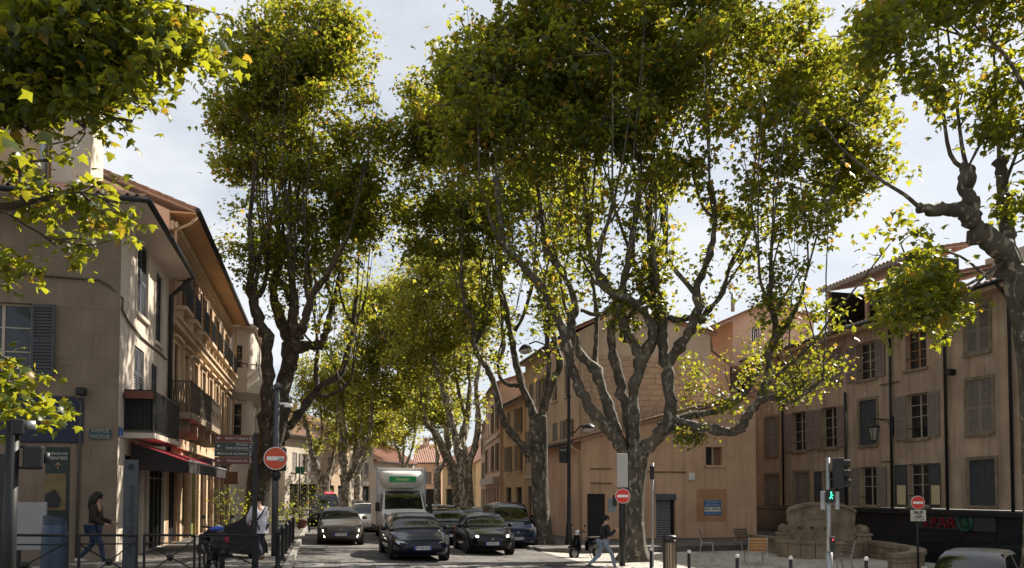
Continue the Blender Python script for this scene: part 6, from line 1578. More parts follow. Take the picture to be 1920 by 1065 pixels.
# ---- camera pole with the big no-entry sign, left
d = 22.0
t, g0 = pole_thing('sign_pole', 'grey pole with a no entry sign and a white dome camera, left pavement', 'sign', 516, d)
M0 = WM[t.name]; zt_ = zat(722, d)
gpole = mat('pole_grey', (0.09, 0.095, 0.10), (0.07, 0.073, 0.077), scale=5, rough=0.5, metal=0.4)
MB().tube([(0, 0, 0), (0.0, 0, 2.0), (0.03, 0, zt_-g0.z)], [0.10, 0.09, 0.075], 14).build('pole', gpole, t, M0, smooth=True)
MB().lathe([(0.10, 0), (0.12, 0.08), (0.05, 0.16), (0, 0.18)], (0.03, 0, zt_-g0.z-0.1), 12).build('pole_cap', gpole, t, M0, smooth=True)
rot = Matrix.Rotation(facecam(g0), 4, 'Z')
sz = zat(860, d)-g0.z; rr = 21.5/F*d
Ms = M0 @ TM((0.0, 0, sz)) @ rot @ TM((0, -0.17, 0))
no_entry(t, Ms, rr, mat('sign_red_pale', (0.6, 0.09, 0.04), rough=0.5))
MB().prism([(0.02, -0.06), (0.14, -0.09), (0.24, -0.06), (0.24, 0.0), (0.12, 0.03)], -0.0145, -0.0125).build('sticker', steel, t, Ms)
MB().box(-0.22, 0.3, 0.05, 0.25, -0.35, 0.3).build('signal_back', ironm, t, Ms, bevel=0.03)
MB().sphere((0.02, 0.12, -0.48), 0.13, 0.13, 0.16, 10, 8).build('camera_lower', ironm, t, Ms, smooth=True)
cz = zat(760, d)-g0.z
MB().tube([(0.05, 0, cz+0.05), (0.3, -0.05, cz+0.05), (0.34, -0.05, cz)], 0.035, 8).build('camera_arm', whitep, t, M0 @ rot)
MB().lathe([(0, 0.06), (0.1, 0.05), (0.13, -0.02), (0.12, -0.06)], (0.34, -0.05, cz), 14).build('camera_housing', whitep, t, M0 @ rot, smooth=True)
MB().sphere((0.34, -0.05, cz-0.07), 0.085, n=12).build('camera_dome', glass, t, M0 @ rot, smooth=True)
# ---- arrow fingerboards
d = 18.0
t, g0 = pole_thing('direction_sign', 'four stacked brown and grey arrow signs on a black post', 'sign', 478, d)
M0 = WM[t.name]; rot = Matrix.Rotation(facecam(g0), 4, 'Z')
MB().box(-0.055, 0.055, -0.055, 0.055, 0, zat(812, d)-g0.z).build('post', ironm, t, M0 @ rot, bevel=0.008)
br, gr = mat('sign_maroon', (0.11, 0.03, 0.022), rough=0.5), mat('sign_dark_grey', (0.035, 0.04, 0.042), rough=0.5)
cw = mat('sign_letters', (0.5, 0.48, 0.45), rough=0.6)
wv = 67/F*d
for (y0_, y1_, mm, lines) in ((816, 829.5, br, ['Atelier P. Cézanne']), (830.5, 844, gr, ['Direction', 'Santé et Handicap']), (845, 857, gr, ['Centre de vaccinations']), (858, 870.5, br, ['Monument J. Sec'])):
    z1, z0 = zat(y0_, d)-g0.z, zat(y1_, d)-g0.z
    b = MB().box(-0.06-wv, -0.06, -0.02, 0.02, z0, z1).build('arrow_board', mm, t, M0 @ rot, bevel=0.005)
    for i, s_ in enumerate(lines): text(s_, 0.082, M0 @ rot @ TM((-0.16, -0.022, z1-(z1-z0)*(i+0.5)/len(lines))), cw, b, 'RIGHT', name='board_text', sx=0.82)
    xa, zm = -wv+0.03, (z0+z1)/2
    MB().bar((xa-0.03, -0.022, zm), (xa+0.05, -0.022, zm), 0.006, 0.014).bar((xa-0.03, -0.022, zm), (xa+0.0, -0.022, zm+0.03), 0.006, 0.014).bar((xa-0.03, -0.022, zm), (xa, -0.022, zm-0.03), 0.006, 0.014).build('arrow', cw, b, M0 @ rot)
    xa = -0.11
    MB().sphere((xa, -0.022, zm+0.045), 0.011, n=8, m=6).bar((xa, -0.022, zm+0.03), (xa, -0.022, zm), 0.008, 0.022).bar((xa, -0.022, zm), (xa-0.02, -0.022, zm-0.05), 0.008, 0.01).bar((xa, -0.022, zm), (xa+0.02, -0.022, zm-0.05), 0.008, 0.01).build('walker_symbol', cw, b, M0 @ rot)
# ---- left traffic signal (dark, close)
d = 9.0
t, g0 = pole_thing('traffic_signal', 'black traffic signal seen from behind at the left edge', 'traffic light', 22, d)
M0 = WM[t.name]; rot = Matrix.Rotation(facecam(g0), 4, 'Z')
MB().tube([(-0.03, 0, 0), (0.0, 0, zat(790, d)-g0.z)], [0.085, 0.07], 12).build('post', ironm, t, M0 @ rot, smooth=True)
z1, z0 = zat(786, d)-g0.z, zat(816, d)-g0.z
MB().box(-0.02, 0.11, -0.1, 0.12, z0, z1).build('signal_head', ironm, t, M0 @ rot, bevel=0.02)
MB().tube([(0.1, 0.0, z1-0.06), (0.22, 0.0, z1-0.06)], 0.055, 12).build('visor', steel, t, M0 @ rot, smooth=True)
z1, z0 = zat(834, d)-g0.z, zat(880, d)-g0.z
MB().box(0.1, 0.31, -0.12, 0.12, z0, z1).build('signal_head', ironm, t, M0 @ rot, bevel=0.03)
MB().tube([(0.3, 0, (z0+z1)/2), (0.37, 0, (z0+z1)/2)], 0.07, 12).build('visor', ironm, t, M0 @ rot, smooth=True)
for zz in (z0+0.02, z1-0.02): MB().bar((0, 0, zz), (0.15, 0, zz), 0.03).build('bracket', ironm, t, M0 @ rot)
# ---- poster totem, white board, blue container, town pylon
d = 17.2
t, g0 = pole_thing('poster_totem', 'tall dark poster panel with an arrow and the word PEINTRES by the cream wall', 'poster', 107, d)
M0 = WM[t.name]; w = 20/F*d; zt_ = zat(838, d)-g0.z; zm = zat(888, d)-g0.z; zb_ = zat(960, d)-g0.z
MB().box(-w, w, -0.04, 0.06, 0, zt_).build('panel', mat('poster_green', (0.016, 0.03, 0.028), rough=0.5), t, M0, bevel=0.01)
MB().box(-w, w-0.05, -0.048, -0.041, zb_+0.04, zm).build('poster', mat('poster_ochre', (0.20, 0.14, 0.06), (0.13, 0.085, 0.04), scale=6, rough=0.6), t, M0)
MB().prism([(-w+0.02, zb_+0.1), (0.05, zb_+0.1), (0.1, zb_+0.28), (-0.02, zb_+0.5), (-w+0.02, zb_+0.4)], -0.056, -0.0485).build('poster_shape', mat('poster_shape', (0.02, 0.02, 0.022), rough=0.6), t, M0)
text('TERRAIN DES', 0.07, M0 @ TM((0.02, -0.043, zm+0.44)), cw, t, name='poster_text', sx=0.9)
text('PEINTRES', 0.10, M0 @ TM((0.02, -0.043, zm+0.34)), cw, t, name='poster_text', sx=0.9)
MB().bar((0.02, -0.045, zm+0.1), (0.02, -0.045, zm+0.24), 0.025, 0.01).bar((0.02, -0.045, zm+0.24), (-0.03, -0.045, zm+0.18), 0.022, 0.01).bar((0.02, -0.045, zm+0.24), (0.07, -0.045, zm+0.18), 0.022, 0.01).build('arrow', mat('arrow_pale', (0.5, 0.3, 0.22), rough=0.6), t, M0)
d = 16.2
t, g0 = pole_thing('white_board', 'blank off-white board standing behind the barrier', 'board', 60, d)
M0 = WM[t.name]; w = 25/F*d; z1, z0 = zat(942, d)-g0.z, zat(1031, d)-g0.z
MB().box(-w, w, -0.05, 0.05, z0, z1).build('board', mat('board_white', (0.34, 0.33, 0.34), (0.3, 0.29, 0.3), scale=3, rough=0.7), t, M0, bevel=0.01)
for s_ in (-1, 1): MB().box(s_*w*0.8-0.03, s_*w*0.8+0.03, -0.03, 0.03, 0, z0).build('leg', ironm, t, M0)
d = 14.6
t, g0 = pole_thing('waste_container', 'rounded blue-grey waste column below the poster panel', 'container', 104, d)
M0 = WM[t.name]; w = 21/F*d; z1 = zat(963, d)-g0.z
MB().lathe([(w*0.98, 0), (w*1.03, 0.15), (w*1.03, z1*0.6), (w*0.98, z1*0.8), (w*0.93, z1*0.84)], n=20).build('drum', mat('container_blue', (0.045, 0.07, 0.12), rough=0.35, metal=0.2), t, M0, smooth=True)
b = MB(); n = 20
b.v = [(w*0.93*math.cos(R(18*k)), w*0.93*math.sin(R(18*k)), z1*0.84+ (0.06+0.16*(1-math.sin(R(18*k)+R(30)))*0.4)) for k in range(n)] + [(w*0.93*math.cos(R(18*k)), w*0.93*math.sin(R(18*k)), z1*0.835) for k in range(n)]
b.f = [tuple(range(n))] + [(k, (k+1) % n, n+(k+1) % n, n+k) for k in range(n)]
b.build('slanted_lid', mat('container_lid', (0.03, 0.045, 0.075), rough=0.4), t, M0)
d = 17.6
t, g0 = pole_thing('town_pylon', "tall grey pylon with vertical lettering Ville d'Aix-en-Provence", 'sign', 245, d)
M0 = WM[t.name]; rot = Matrix.Rotation(facecam(g0), 4, 'Z'); w = 12.5/F*d; z1 = zat(862, d)-g0.z
MB().box(-w, w, -0.05, 0.05, 0, z1).build('panel', mat('pylon_grey', (0.065, 0.072, 0.085), rough=0.35, metal=0.3), t, M0 @ rot, bevel=0.01)
text("Ville d'Aix-en-Provence", 0.2, M0 @ rot @ TM((0.02, -0.055, z1*0.5-0.12)) @ Matrix.Rotation(R(-90), 4, 'Y'), mat('pylon_text', (0.016, 0.018, 0.022), rough=0.5), t, name='pylon_text', sx=0.82)
disc(0.075, -0.056, -0.051, 16).build('crest', MATS['pylon_text'], t, M0 @ rot @ TM((0.0, 0, z1-0.17)))
# ---- cross-braced barriers along the corner
def barrier(label, pa, da, pb, db):
    A, B = G(pa, da), G(pb, db)
    A.z = B.z = min(A.z, B.z)
    t = thing('pedestrian_barrier', label, 'barrier', A, group='black barriers at the corner')
    za, zb_ = zat(1003, da), zat(1004, db)
    b = MB
    for p, z in ((A, za), (B, zb_)):
        MB().tube([(p.x, p.y, A.z), (p.x, p.y, z)], 0.026, 8).build('post', ironm, t, Matrix.Identity(4))
    MB().tube([(A.x, A.y, za), (B.x, B.y, zb_)], 0.024, 8).build('top_rail', ironm, t, Matrix.Identity(4))
    MB().tube([(A.x, A.y, za-0.16), (B.x, B.y, zb_-0.16)], 0.014, 8).build('middle_rail', ironm, t, Matrix.Identity(4))
    MB().tube([(A.x, A.y, A.z+0.12), (B.x, B.y, za-0.17)], 0.014, 6).build('brace', ironm, t, Matrix.Identity(4))
    MB().tube([(A.x, A.y+0.03, za-0.17), (B.x, B.y+0.03, A.z+0.12)], 0.014, 6).build('brace', ironm, t, Matrix.Identity(4))
    c = (A+B)/2; MB().sphere((c.x, c.y, (A.z+0.12+za-0.17)/2), 0.07, n=10, m=8).build('boss', ironm, t, Matrix.Identity(4), smooth=True)
    return t
barrier('black cross-braced barrier in front of the blue column, leftmost', -35, 12.9, 128, 13.6)
barrier('black cross-braced barrier in front of the walking woman', 150, 13.7, 258, 15.0)
barrier('black cross-braced barrier in front of the dark shop door', 272, 15.2, 366, 16.5)
barrier('black cross-braced barrier below the arrow signs, rightmost', 376, 16.7, 484, 17.8)
# ---- row of posts on the left kerb
for i, yy in enumerate((19.2, 21.4, 23.7, 26.2, 29.0)):
    x = KL - 0.12
    t = thing('kerb_post', ('nearest', 'second', 'third', 'fourth', 'farthest')[i] + ' of the black posts along the left kerb', 'bollard', (x, yy, gz(x, yy)), group='posts on the left kerb')
    MB().lathe([(0.06, 0), (0.055, 0.1), (0.05, 0.8), (0.065, 0.82), (0.065, 0.88), (0.03, 0.93), (0, 0.94)], n=12).build('post', ironm, t, smooth=True)
    MB().lathe([(0.085, 0), (0.085, 0.05), (0.06, 0.08)], n=12).build('foot', ironm, t, smooth=True)
# ---- white-topped bollards on the plaza
for px_, py_, d, lab in ((1220, 1027, 19.8, 'white-topped black bollard nearest the big tree trunk'), (1291, 1031, 18.9, 'white-topped black bollard right of the litter bin'), (1381, 1039, 18.2, 'white-topped black bollard left of the sunlit chair'),
                         (1481, 1042, 17.9, 'white-topped black bollard in front of the fountain'), (1622, 1044, 17.6, 'white-topped black bollard by the low curved wall')):
    g0 = G(px_, d); g0.z = -0.3
    t = thing('bollard', lab, 'bollard', g0, group='white-topped plaza bollards')
    h = zat(py_, d) + 0.3
    MB().lathe([(0.05, 0), (0.04, 0.05), (0.04, h-0.08)], n=12).build('shaft', ironm, t, smooth=True)
    MB().lathe([(0.041, h-0.079), (0.048, h-0.05), (0.044, h-0.015), (0.02, h), (0, h)], n=12).build('cap', mat('bollard_white', (0.6, 0.56, 0.52), rough=0.5), t, smooth=True)
# ---- litter bin
d = 24.6; t, g0 = pole_thing('litter_bin', 'slatted metal litter bin on the plaza right of the big tree', 'bin', 1255, d, z=-0.36)
h = zat(1003, d)+0.36; r_ = 0.17
for k in range(14):
    a = 2*math.pi*k/14; MB().box(-0.03, 0.03, -0.006, 0.006, 0.05, h*0.78).build('slat', mat('bin_steel', (0.25, 0.2, 0.14), rough=0.4, metal=0.6), t, M=WM[t.name] @ TM((r_*math.cos(a), r_*math.sin(a), 0)) @ Matrix.Rotation(a+R(90), 4, 'Z'))
MB().lathe([(r_-0.02, 0.03), (r_-0.02, h*0.76)], n=16).build('liner', trim, t, smooth=True)
MB().lathe([(r_+0.02, h*0.78), (r_+0.02, h*0.86), (r_-0.03, h*0.86)], n=16).build('rim', ironm, t, smooth=True)
for s_ in (-1, 1): MB().box(s_*(r_+0.03)-0.025, s_*(r_+0.03)+0.025, -0.03, 0.03, 0, h).build('side_post', ironm, t)
MB().lathe([(r_+0.05, h-0.06), (r_+0.03, h-0.02), (0, h)], n=16).build('hood', ironm, t, smooth=True)
# ---- slatted chairs
def chair(label, px, d, rotz, dark=False):
    g0 = G(px, d); g0.z = -0.36
    t = thing('park_chair', label, 'chair', g0, rotz, 'slatted chairs on the plaza')
    wm_ = wood if not dark else mat('bench_wood_shaded', (0.16, 0.11, 0.075), (0.11, 0.08, 0.055), scale=9, rough=0.7)  # second wood is a darker copy with the shade put into its colour
    lm_ = mat('chair_leg', (0.36, 0.34, 0.31), rough=0.45, metal=0.3)
    for i in range(5): MB().box(-0.33, 0.33, -0.25+i*0.1, -0.17+i*0.1, 0.41, 0.435).build('seat_slat', wm_, t, bevel=0.006)
    for i in range(4): 
        z = 0.5+i*0.105; y_ = 0.24+0.05*i*0.6
        MB().box(-0.33, 0.33, y_, y_+0.022, z, z+0.085).build('back_slat', wm_, t, bevel=0.006)
    for s_ in (-1, 1):
        MB().bar((s_*0.31, -0.22, 0.0), (s_*0.31, -0.2, 0.41), 0.04, 0.05).build('leg', lm_, t)
        MB().bar((s_*0.31, 0.30, 0.0), (s_*0.31, 0.23, 0.42), 0.04, 0.05).build('leg', lm_, t)
        MB().bar((s_*0.31, 0.235, 0.42), (s_*0.31, 0.37, 0.92), 0.035, 0.04).build('back_post', lm_, t)
        MB().bar((s_*0.31, -0.24, 0.39), (s_*0.31, 0.26, 0.39), 0.03, 0.035).build('side_rail', lm_, t)
    return t
chair('slatted wooden chair standing in the sun on the plaza', 1415, 26.6, R(165))
chair('slatted chair with wood darkened for shade right of the roller door', 1326, 32.0, R(60), True)
chair('slatted chair with wood darkened for shade at the right end of the orange wall', 1396, 32.8, R(5), True)
chair('slatted chair seen edge on beside the traffic light pole', 1571, 24.6, R(-100), True)
# ---- plaza no-entry sign with grey cabinet, in front of the big tree
d = 25.4
t, g0 = pole_thing('sign_pole', 'black pole with a no entry sign in front of the big tree trunk', 'sign', 1166, d, z=-0.36)
M0 = WM[t.name]; rot = Matrix.Rotation(facecam(g0), 4, 'Z')
MB().tube([(0, 0, 0), (0, 0, zat(915, d)+0.36)], 0.10, 10).build('pole', ironm, t, M0, smooth=True)
no_entry(t, M0 @ TM((0.03, 0, zat(930, d)+0.36)) @ rot @ TM((0, -0.14, 0)), 14/F*d)
z1, z0 = zat(850, d)+0.36, zat(914, d)+0.36
MB().box(-0.16, 0.19, -0.1, 0.12, z0, z1).build('signal_cabinet', mat('cabinet_pale', (0.42, 0.4, 0.37), rough=0.5), t, M0 @ rot, bevel=0.03)
MB().box(-0.3, -0.16, -0.1, 0.1, zat(948, d)+0.36, zat(928, d)+0.36).build('push_box', ironm, t, M0 @ rot, bevel=0.02)
# ---- thin pole with a small box by the roller door
d = 25.5
t, g0 = pole_thing('thin_pole', 'thin grey pole with a small signal box between trunk and roller door', 'pole', 1223, d, z=-0.36)
M0 = WM[t.name]; h = zat(868, d)+0.36
MB().tube([(0, 0, 0), (0.02, 0, h)], 0.04, 8).build('pole', steel, t, M0, smooth=True)
MB().box(-0.1, 0.03, -0.1, -0.02, h-0.55, h-0.1).build('signal_box', ironm, t, M0, bevel=0.02)
MB().tube([(-0.55, 0.3, 1.75), (-0.05, -0.05, 0.45)], 0.02, 6).build('stay', whitep, t, M0, smooth=True) if False else None
# ---- main traffic light on the plaza
d = 19.0
t, g0 = pole_thing('traffic_light', 'traffic light with a green walking man on a steel pole before the fountain', 'traffic light', 1553, d, z=-0.36)
M0 = WM[t.name]; rot = Matrix.Rotation(facecam(g0), 4, 'Z'); Z = lambda py: zat(py, d)+0.36; pxm = d/F
MB().tube([(0, 0, 0), (0, 0, Z(858))], 0.052, 12).build('pole', steel, t, M0, smooth=True)
MB().tube([(0, 0, 0), (0, 0, Z(1036))], 0.085, 12).build('sleeve', steel, t, M0, smooth=True)
MB().box(8*pxm, 28*pxm, -0.12, 0.1, Z(916), Z(859)).build('signal_head', ironm, t, M0 @ rot, bevel=0.025)
for py_ in (869, 888, 906):
    MB().tube([(28*pxm, 0, Z(py_)), (28*pxm+0.14, 0.0, Z(py_)-0.01)], [0.09, 0.095], 12, False).build('visor', ironm, t, M0 @ rot, smooth=True)
MB().box(-5*pxm, 11*pxm, -0.16, -0.03, Z(943), Z(918)).build('walk_signal', ironm, t, M0 @ rot, bevel=0.02)
gm = emis('walk_green', (0.05, 1.0, 0.45), 2.2)
xw = 5*pxm; zw = Z(930)
MB().sphere((xw, -0.165, zw+0.085), 0.018, 0.008, 0.018, 8, 6).bar((xw, -0.165, zw+0.07), (xw, -0.165, zw), 0.01, 0.04, up=(0, 1, 0)).bar((xw, -0.165, zw), (xw-0.035, -0.165, zw-0.07), 0.01, 0.02, up=(0, 1, 0)).bar((xw, -0.165, zw), (xw+0.03, -0.165, zw-0.07), 0.01, 0.02, up=(0, 1, 0)).bar((xw, -0.165, zw+0.05), (xw+0.045, -0.165, zw+0.01), 0.01, 0.015, up=(0, 1, 0)).build('green_man', gm, t, M0 @ rot)
MB().box(-14*pxm, -5*pxm-0.005, -0.02, 0.12, Z(955), Z(921)).build('signal_back', steel, t, M0 @ rot, bevel=0.015)
MB().box(11*pxm+0.005, 19*pxm, -0.02, 0.12, Z(955), Z(921)).build('signal_back', steel, t, M0 @ rot, bevel=0.015)
MB().box(2*pxm, 10*pxm, -0.2, -0.05, Z(1033), Z(1006)).build('call_box', ironm, t, M0 @ rot, bevel=0.01)
MB().sphere((7*pxm, -0.2, Z(1011)), 0.02, 0.01, 0.02, 8, 6).build('call_lamp', emis('lamp_red_small', (1, 0.05, 0.08), 0.8), t, M0 @ rot)
# ---- no entry with SAUF velos plate
d = 22.0
t, g0 = pole_thing('sign_pole', 'no entry sign with a SAUF bicycle plate in front of the dark shop', 'sign', 1719, d, z=-0.8)
M0 = WM[t.name]; rot = Matrix.Rotation(facecam(g0, R(28)), 4, 'Z'); Z = lambda py: zat(py, d)+0.8
MB().tube([(0, 0, 0), (0, 0, Z(930))], 0.03, 8).build('pole', ironm, t, M0, smooth=True)
no_entry(t, M0 @ TM((0, 0, Z(942.5))) @ rot @ TM((0, -0.05, 0)), 13/F*d)
w = 14.5/F*d; z1, z0 = Z(956), Z(977)
pm = mat('plate_cream', (0.55, 0.5, 0.42), rough=0.6)
MB().box(-w, w, -0.06, -0.05, z0, z1).build('plate', pm, t, M0 @ rot, bevel=0.003)
text('SAUF', 0.12, M0 @ rot @ TM((0, -0.063, z1-0.075)), trim, t, name='plate_text', off=0.003)
zq = z0+0.085
b = MB()
for s_ in (-1, 1): b.tube([(s_*0.085+0.055*math.cos(R(a)), -0.064, zq+0.055*math.sin(R(a))) for a in range(0, 361, 30)], 0.006, 4, False)
b.bar((-0.085, -0.064, zq), (-0.03, -0.064, zq+0.09), 0.01).bar((-0.03, -0.064, zq+0.09), (0.06, -0.064, zq+0.09), 0.01).bar((0.06, -0.064, zq+0.1), (0.085, -0.064, zq), 0.01).bar((-0.03, -0.064, zq+0.09), (0, -0.064, zq), 0.01).bar((0, -0.064, zq), (0.06, -0.064, zq+0.09), 0.01)
b.build('bicycle_symbol', trim, t, M0 @ rot)
# ---- double street lamp at the right kerb
d = 33.0
t, g0 = pole_thing('street_lamp', 'tall black street lamp with one high and one low arm at the right kerb', 'street lamp', 1067, d)
M0 = WM[t.name]; rot = Matrix.Rotation(-YAW, 4, 'Z'); Z = lambda py: zat(py, d)-g0.z; pxm = d/F
MB().lathe([(0.2, 0), (0.2, 0.1), (0.15, 0.25), (0.13, 0.9), (0.1, 1.0), (0.085, 2.5), (0.065, Z(657))], n=12).build('post', ironm, t, M0, smooth=True)
MB().tube([(0, 0, Z(668)), (-0.1, 0, Z(657)), (-25*pxm, 0, Z(655)), (-45*pxm, 0, Z(646)), (-62*pxm, 0, Z(640)), (-75*pxm, 0, Z(645))], 0.035, 8).build('high_arm', ironm, t, M0 @ rot, smooth=True)
MB().tube([(0, 0, Z(812)), (12*pxm, 0, Z(810)), (20*pxm, 0, Z(800)), (36*pxm, 0, Z(796))], 0.03, 8).build('low_arm', ironm, t, M0 @ rot, smooth=True)
lampw = mat('lamp_bowl', (0.5, 0.46, 0.42), rough=0.4)
for xx, zz, tl in ((-82*pxm, Z(655), R(-14)), (37*pxm, Z(803), 0)):
    Ml = M0 @ rot @ TM((xx, 0, zz)) @ Matrix.Rotation(tl, 4, 'Y')
    o = MB().lathe([(0.03, 0.22), (0.1, 0.2), (0.24, 0.1), (0.3, 0.0), (0.29, -0.02)], n=16).build('lamp_head', ironm, t, Ml, smooth=True)
    MB().lathe([(0.285, -0.015), (0.24, -0.12), (0.12, -0.19), (0, -0.21)], n=16).build('lamp_bowl', lampw, o, Ml, smooth=True)
for a in (0.6, 0.62): pass
for zz, s_ in ((Z(745), 1), (Z(790), 1)): MB().lathe([(0.1, 0), (0.115, 0.05), (0.1, 0.1)], (0, 0, zz), 12).build('collar', ironm, t, M0, smooth=True)
MB().box(-0.42, -0.08, -0.05, 0.05, Z(868), Z(838)).build('street_panel', ironm, t, M0 @ rot, bevel=0.01)
text('VILLE', 0.12, M0 @ rot @ TM((-0.25, -0.055, Z(844))), cw, t, name='panel_text')
# ---- stone wall fountain
fx, fy_ = PXY(1545, 29.5)
fn = thing('wall_fountain', 'weathered stone wall fountain with scrolled sides and three spouts', 'fountain', (fx, fy_, -0.36), -YAW + R(-14))
M0 = WM[fn.name]; pxm = 29.5/F; Z = lambda py: zat(py, 29.5)+0.36; X_ = lambda px: (px-1545)*pxm
top = [(X_(1480), Z(965)), (X_(1484), Z(958)), (X_(1497), Z(953)), (X_(1520), Z(948)), (X_(1548), Z(947)), (X_(1572), Z(949)), (X_(1590), Z(955)), (X_(1600), Z(962))]
side_r = [(X_(1599), Z(972)), (X_(1598), Z(985)), (X_(1604), Z(997)), (X_(1616), Z(1003)), (X_(1622), Z(1012)), (X_(1622), 0)]
side_l = [(X_(1470), 0), (X_(1470), Z(1003)), (X_(1476), Z(995)), (X_(1482), Z(985)), (X_(1480), Z(975))]
MB().prism(side_l + top + side_r, 0, 0.55).build('back_slab', stone_grey, fn, M0, bevel=0.02)
MB().tube([(x, 0.25, z+0.04) for x, z in top], 0.0, 4) if False else None
b = MB()
for (xa, za), (xb_, zb_) in zip(top, top[1:]): b.hexa([(xa,-0.12,za), (xb_,-0.12,zb_), (xb_,0.65,zb_), (xa,0.65,za), (xa,-0.12,za+0.12), (xb_,-0.12,zb_+0.12), (xb_,0.65,zb_+0.12), (xa,0.65,za+0.12)])
b.build('coping', stone_grey, fn, M0)
for s_, xx in ((-1, X_(1474)), (1, X_(1612))):
    MB().tube([(xx, -0.15, Z(993)), (xx, 0.65, Z(993))], 0.19, 16).build('scroll', stone_grey, fn, M0, smooth=True)
    MB().box(xx-0.24, xx+0.26, -0.14, 0.7, 0, Z(1004)).build('pedestal', stone_grey, fn, M0, bevel=0.03)
    MB().box(xx-0.28, xx+0.3, -0.18, 0.74, Z(1004), Z(999)).build('pedestal_cap', stone_grey, fn, M0, bevel=0.02)
MB().box(X_(1516), X_(1550), -0.025, -0.003, Z(974), Z(963)).build('plaque', stone_grey, fn, M0, bevel=0.008)
for px_ in (1501, 1523, 1547):
    o = MB().tube([(X_(px_), -0.002, Z(989)), (X_(px_), -0.12, Z(988)), (X_(px_), -0.2, Z(992))], 0.022, 8).build('spout', ironm, fn, M0, smooth=True)
    MB().lathe([(0.08, 0), (0.05, 0.03)], n=10).build('spout_boss', stone_grey, o, M0 @ TM((X_(px_), -0.003, Z(989))) @ Matrix.Rotation(R(90), 4, 'X'))
# basin: curved front wall of cut blocks with a coping
xc, wv = X_(1535), 1.55
n = 9; zc_ = Z(1012)
pts = [(xc + wv*math.cos(R(180+180*k/n)), -0.05 + 1.05*math.sin(R(180+180*k/n))) for k in range(n+1)]
for k in range(n):
    (xa, ya), (xb_, yb_) = pts[k], pts[k+1]
    g2 = 0.012; dx, dy = xb_-xa, yb_-ya; l_ = math.hypot(dx, dy); ux, uy = dx/l_, dy/l_; nx_, ny_ = uy, -ux
    A, B = (xa+ux*g2, ya+uy*g2), (xb_-ux*g2, yb_-uy*g2)
    inn = lambda p: (p[0]-nx_*0.2, p[1]-ny_*0.2)
    MB().hexa([(*A, 0), (*B, 0), (*inn(B), 0), (*inn(A), 0), (*A, zc_-0.12), (*B, zc_-0.12), (*inn(B), zc_-0.12), (*inn(A), zc_-0.12)]).build('basin_block', stone_grey, fn, M0, bevel=0.012)
    o_ = lambda p, q: (p[0]+nx_*q, p[1]+ny_*q)
    MB().hexa([(*o_((xa, ya), 0.05), zc_-0.12), (*o_((xb_, yb_), 0.05), zc_-0.12), (*o_((xb_, yb_), -0.26), zc_-0.12), (*o_((xa, ya), -0.26), zc_-0.12), (*o_((xa, ya), 0.05), zc_), (*o_((xb_, yb_), 0.05), zc_), (*o_((xb_, yb_), -0.26), zc_), (*o_((xa, ya), -0.26), zc_)]).build('basin_coping', stone_grey, fn, M0, bevel=0.015)
MB().prism([(p[0]*0.96+xc*0.04, p[1]) for p in pts], 0, 0.01).build('water', mat('water', (0.02, 0.025, 0.022), rough=0.05), fn, M0 @ TM((0, 0, zc_-0.2)) @ Matrix.Rotation(R(90), 4, 'X') @ Matrix.Diagonal((1, 1, -1, 1))) if False else MB().add([(p[0], p[1], zc_-0.18) for p in pts], [tuple(range(n+1))]).build('water', mat('water', (0.02, 0.025, 0.022), rough=0.05), fn, M0)
# ---- curved parapet of cut stone
pa = thing('parapet_wall', 'low curved stone parapet wall running right from the fountain', 'wall', (*PXY(1690, 26.5), -0.36))
ctr = [PXY(1624, 29.4), PXY(1660, 28.2), PXY(1692, 27.2), PXY(1714, 26.3), PXY(1721, 25.5), PXY(1712, 24.9), PXY(1690, 24.6), PXY(1668, 24.5)]
cp = smooth_path([np.array([x, y_, 0.0]) for x, y_ in ctr], 3)
ztp = lambda i: zat(1013, 29.4) + (zat(1038, 24.5)-zat(1013, 29.4))*i/(len(cp)-1)
def side(i):
    tg = cp[min(i+1, len(cp)-1)]-cp[max(i-1, 0)]; tg = tg/np.linalg.norm(tg); return np.array([tg[1], -tg[0], 0])
for i in range(len(cp)-1):
    n0, n1 = side(i)*0.17, side(i+1)*0.17; a_, b_ = cp[i], cp[i+1]; u_ = (b_-a_)*0.02
    V = lambda p, z: (p[0], p[1], z)
    z0_, z1_ = ztp(i), ztp(i+1)
    for lo_, hi_ in ((-1.1, -0.16), (-0.15, None)):
        hA, hB = (hi_, hi_) if hi_ else (z0_-0.14, z1_-0.14)
        MB().hexa([V(a_+u_-n0, lo_), V(b_-u_-n1, lo_), V(b_-u_+n1, lo_), V(a_+u_+n0, lo_), V(a_+u_-n0, hA), V(b_-u_-n1, hB), V(b_-u_+n1, hB), V(a_+u_+n0, hA)]).build('stone_block', stone_grey, pa, Matrix.Identity(4), bevel=0.012)
    n0, n1 = n0*1.35, n1*1.35
    MB().hexa([V(a_-n0, z0_-0.135), V(b_-n1, z1_-0.135), V(b_+n1, z1_-0.135), V(a_+n0, z0_-0.135), V(a_-n0, z0_), V(b_-n1, z1_), V(b_+n1, z1_), V(a_+n0, z0_)]).build('coping_stone', stone_grey, pa, Matrix.Identity(4))
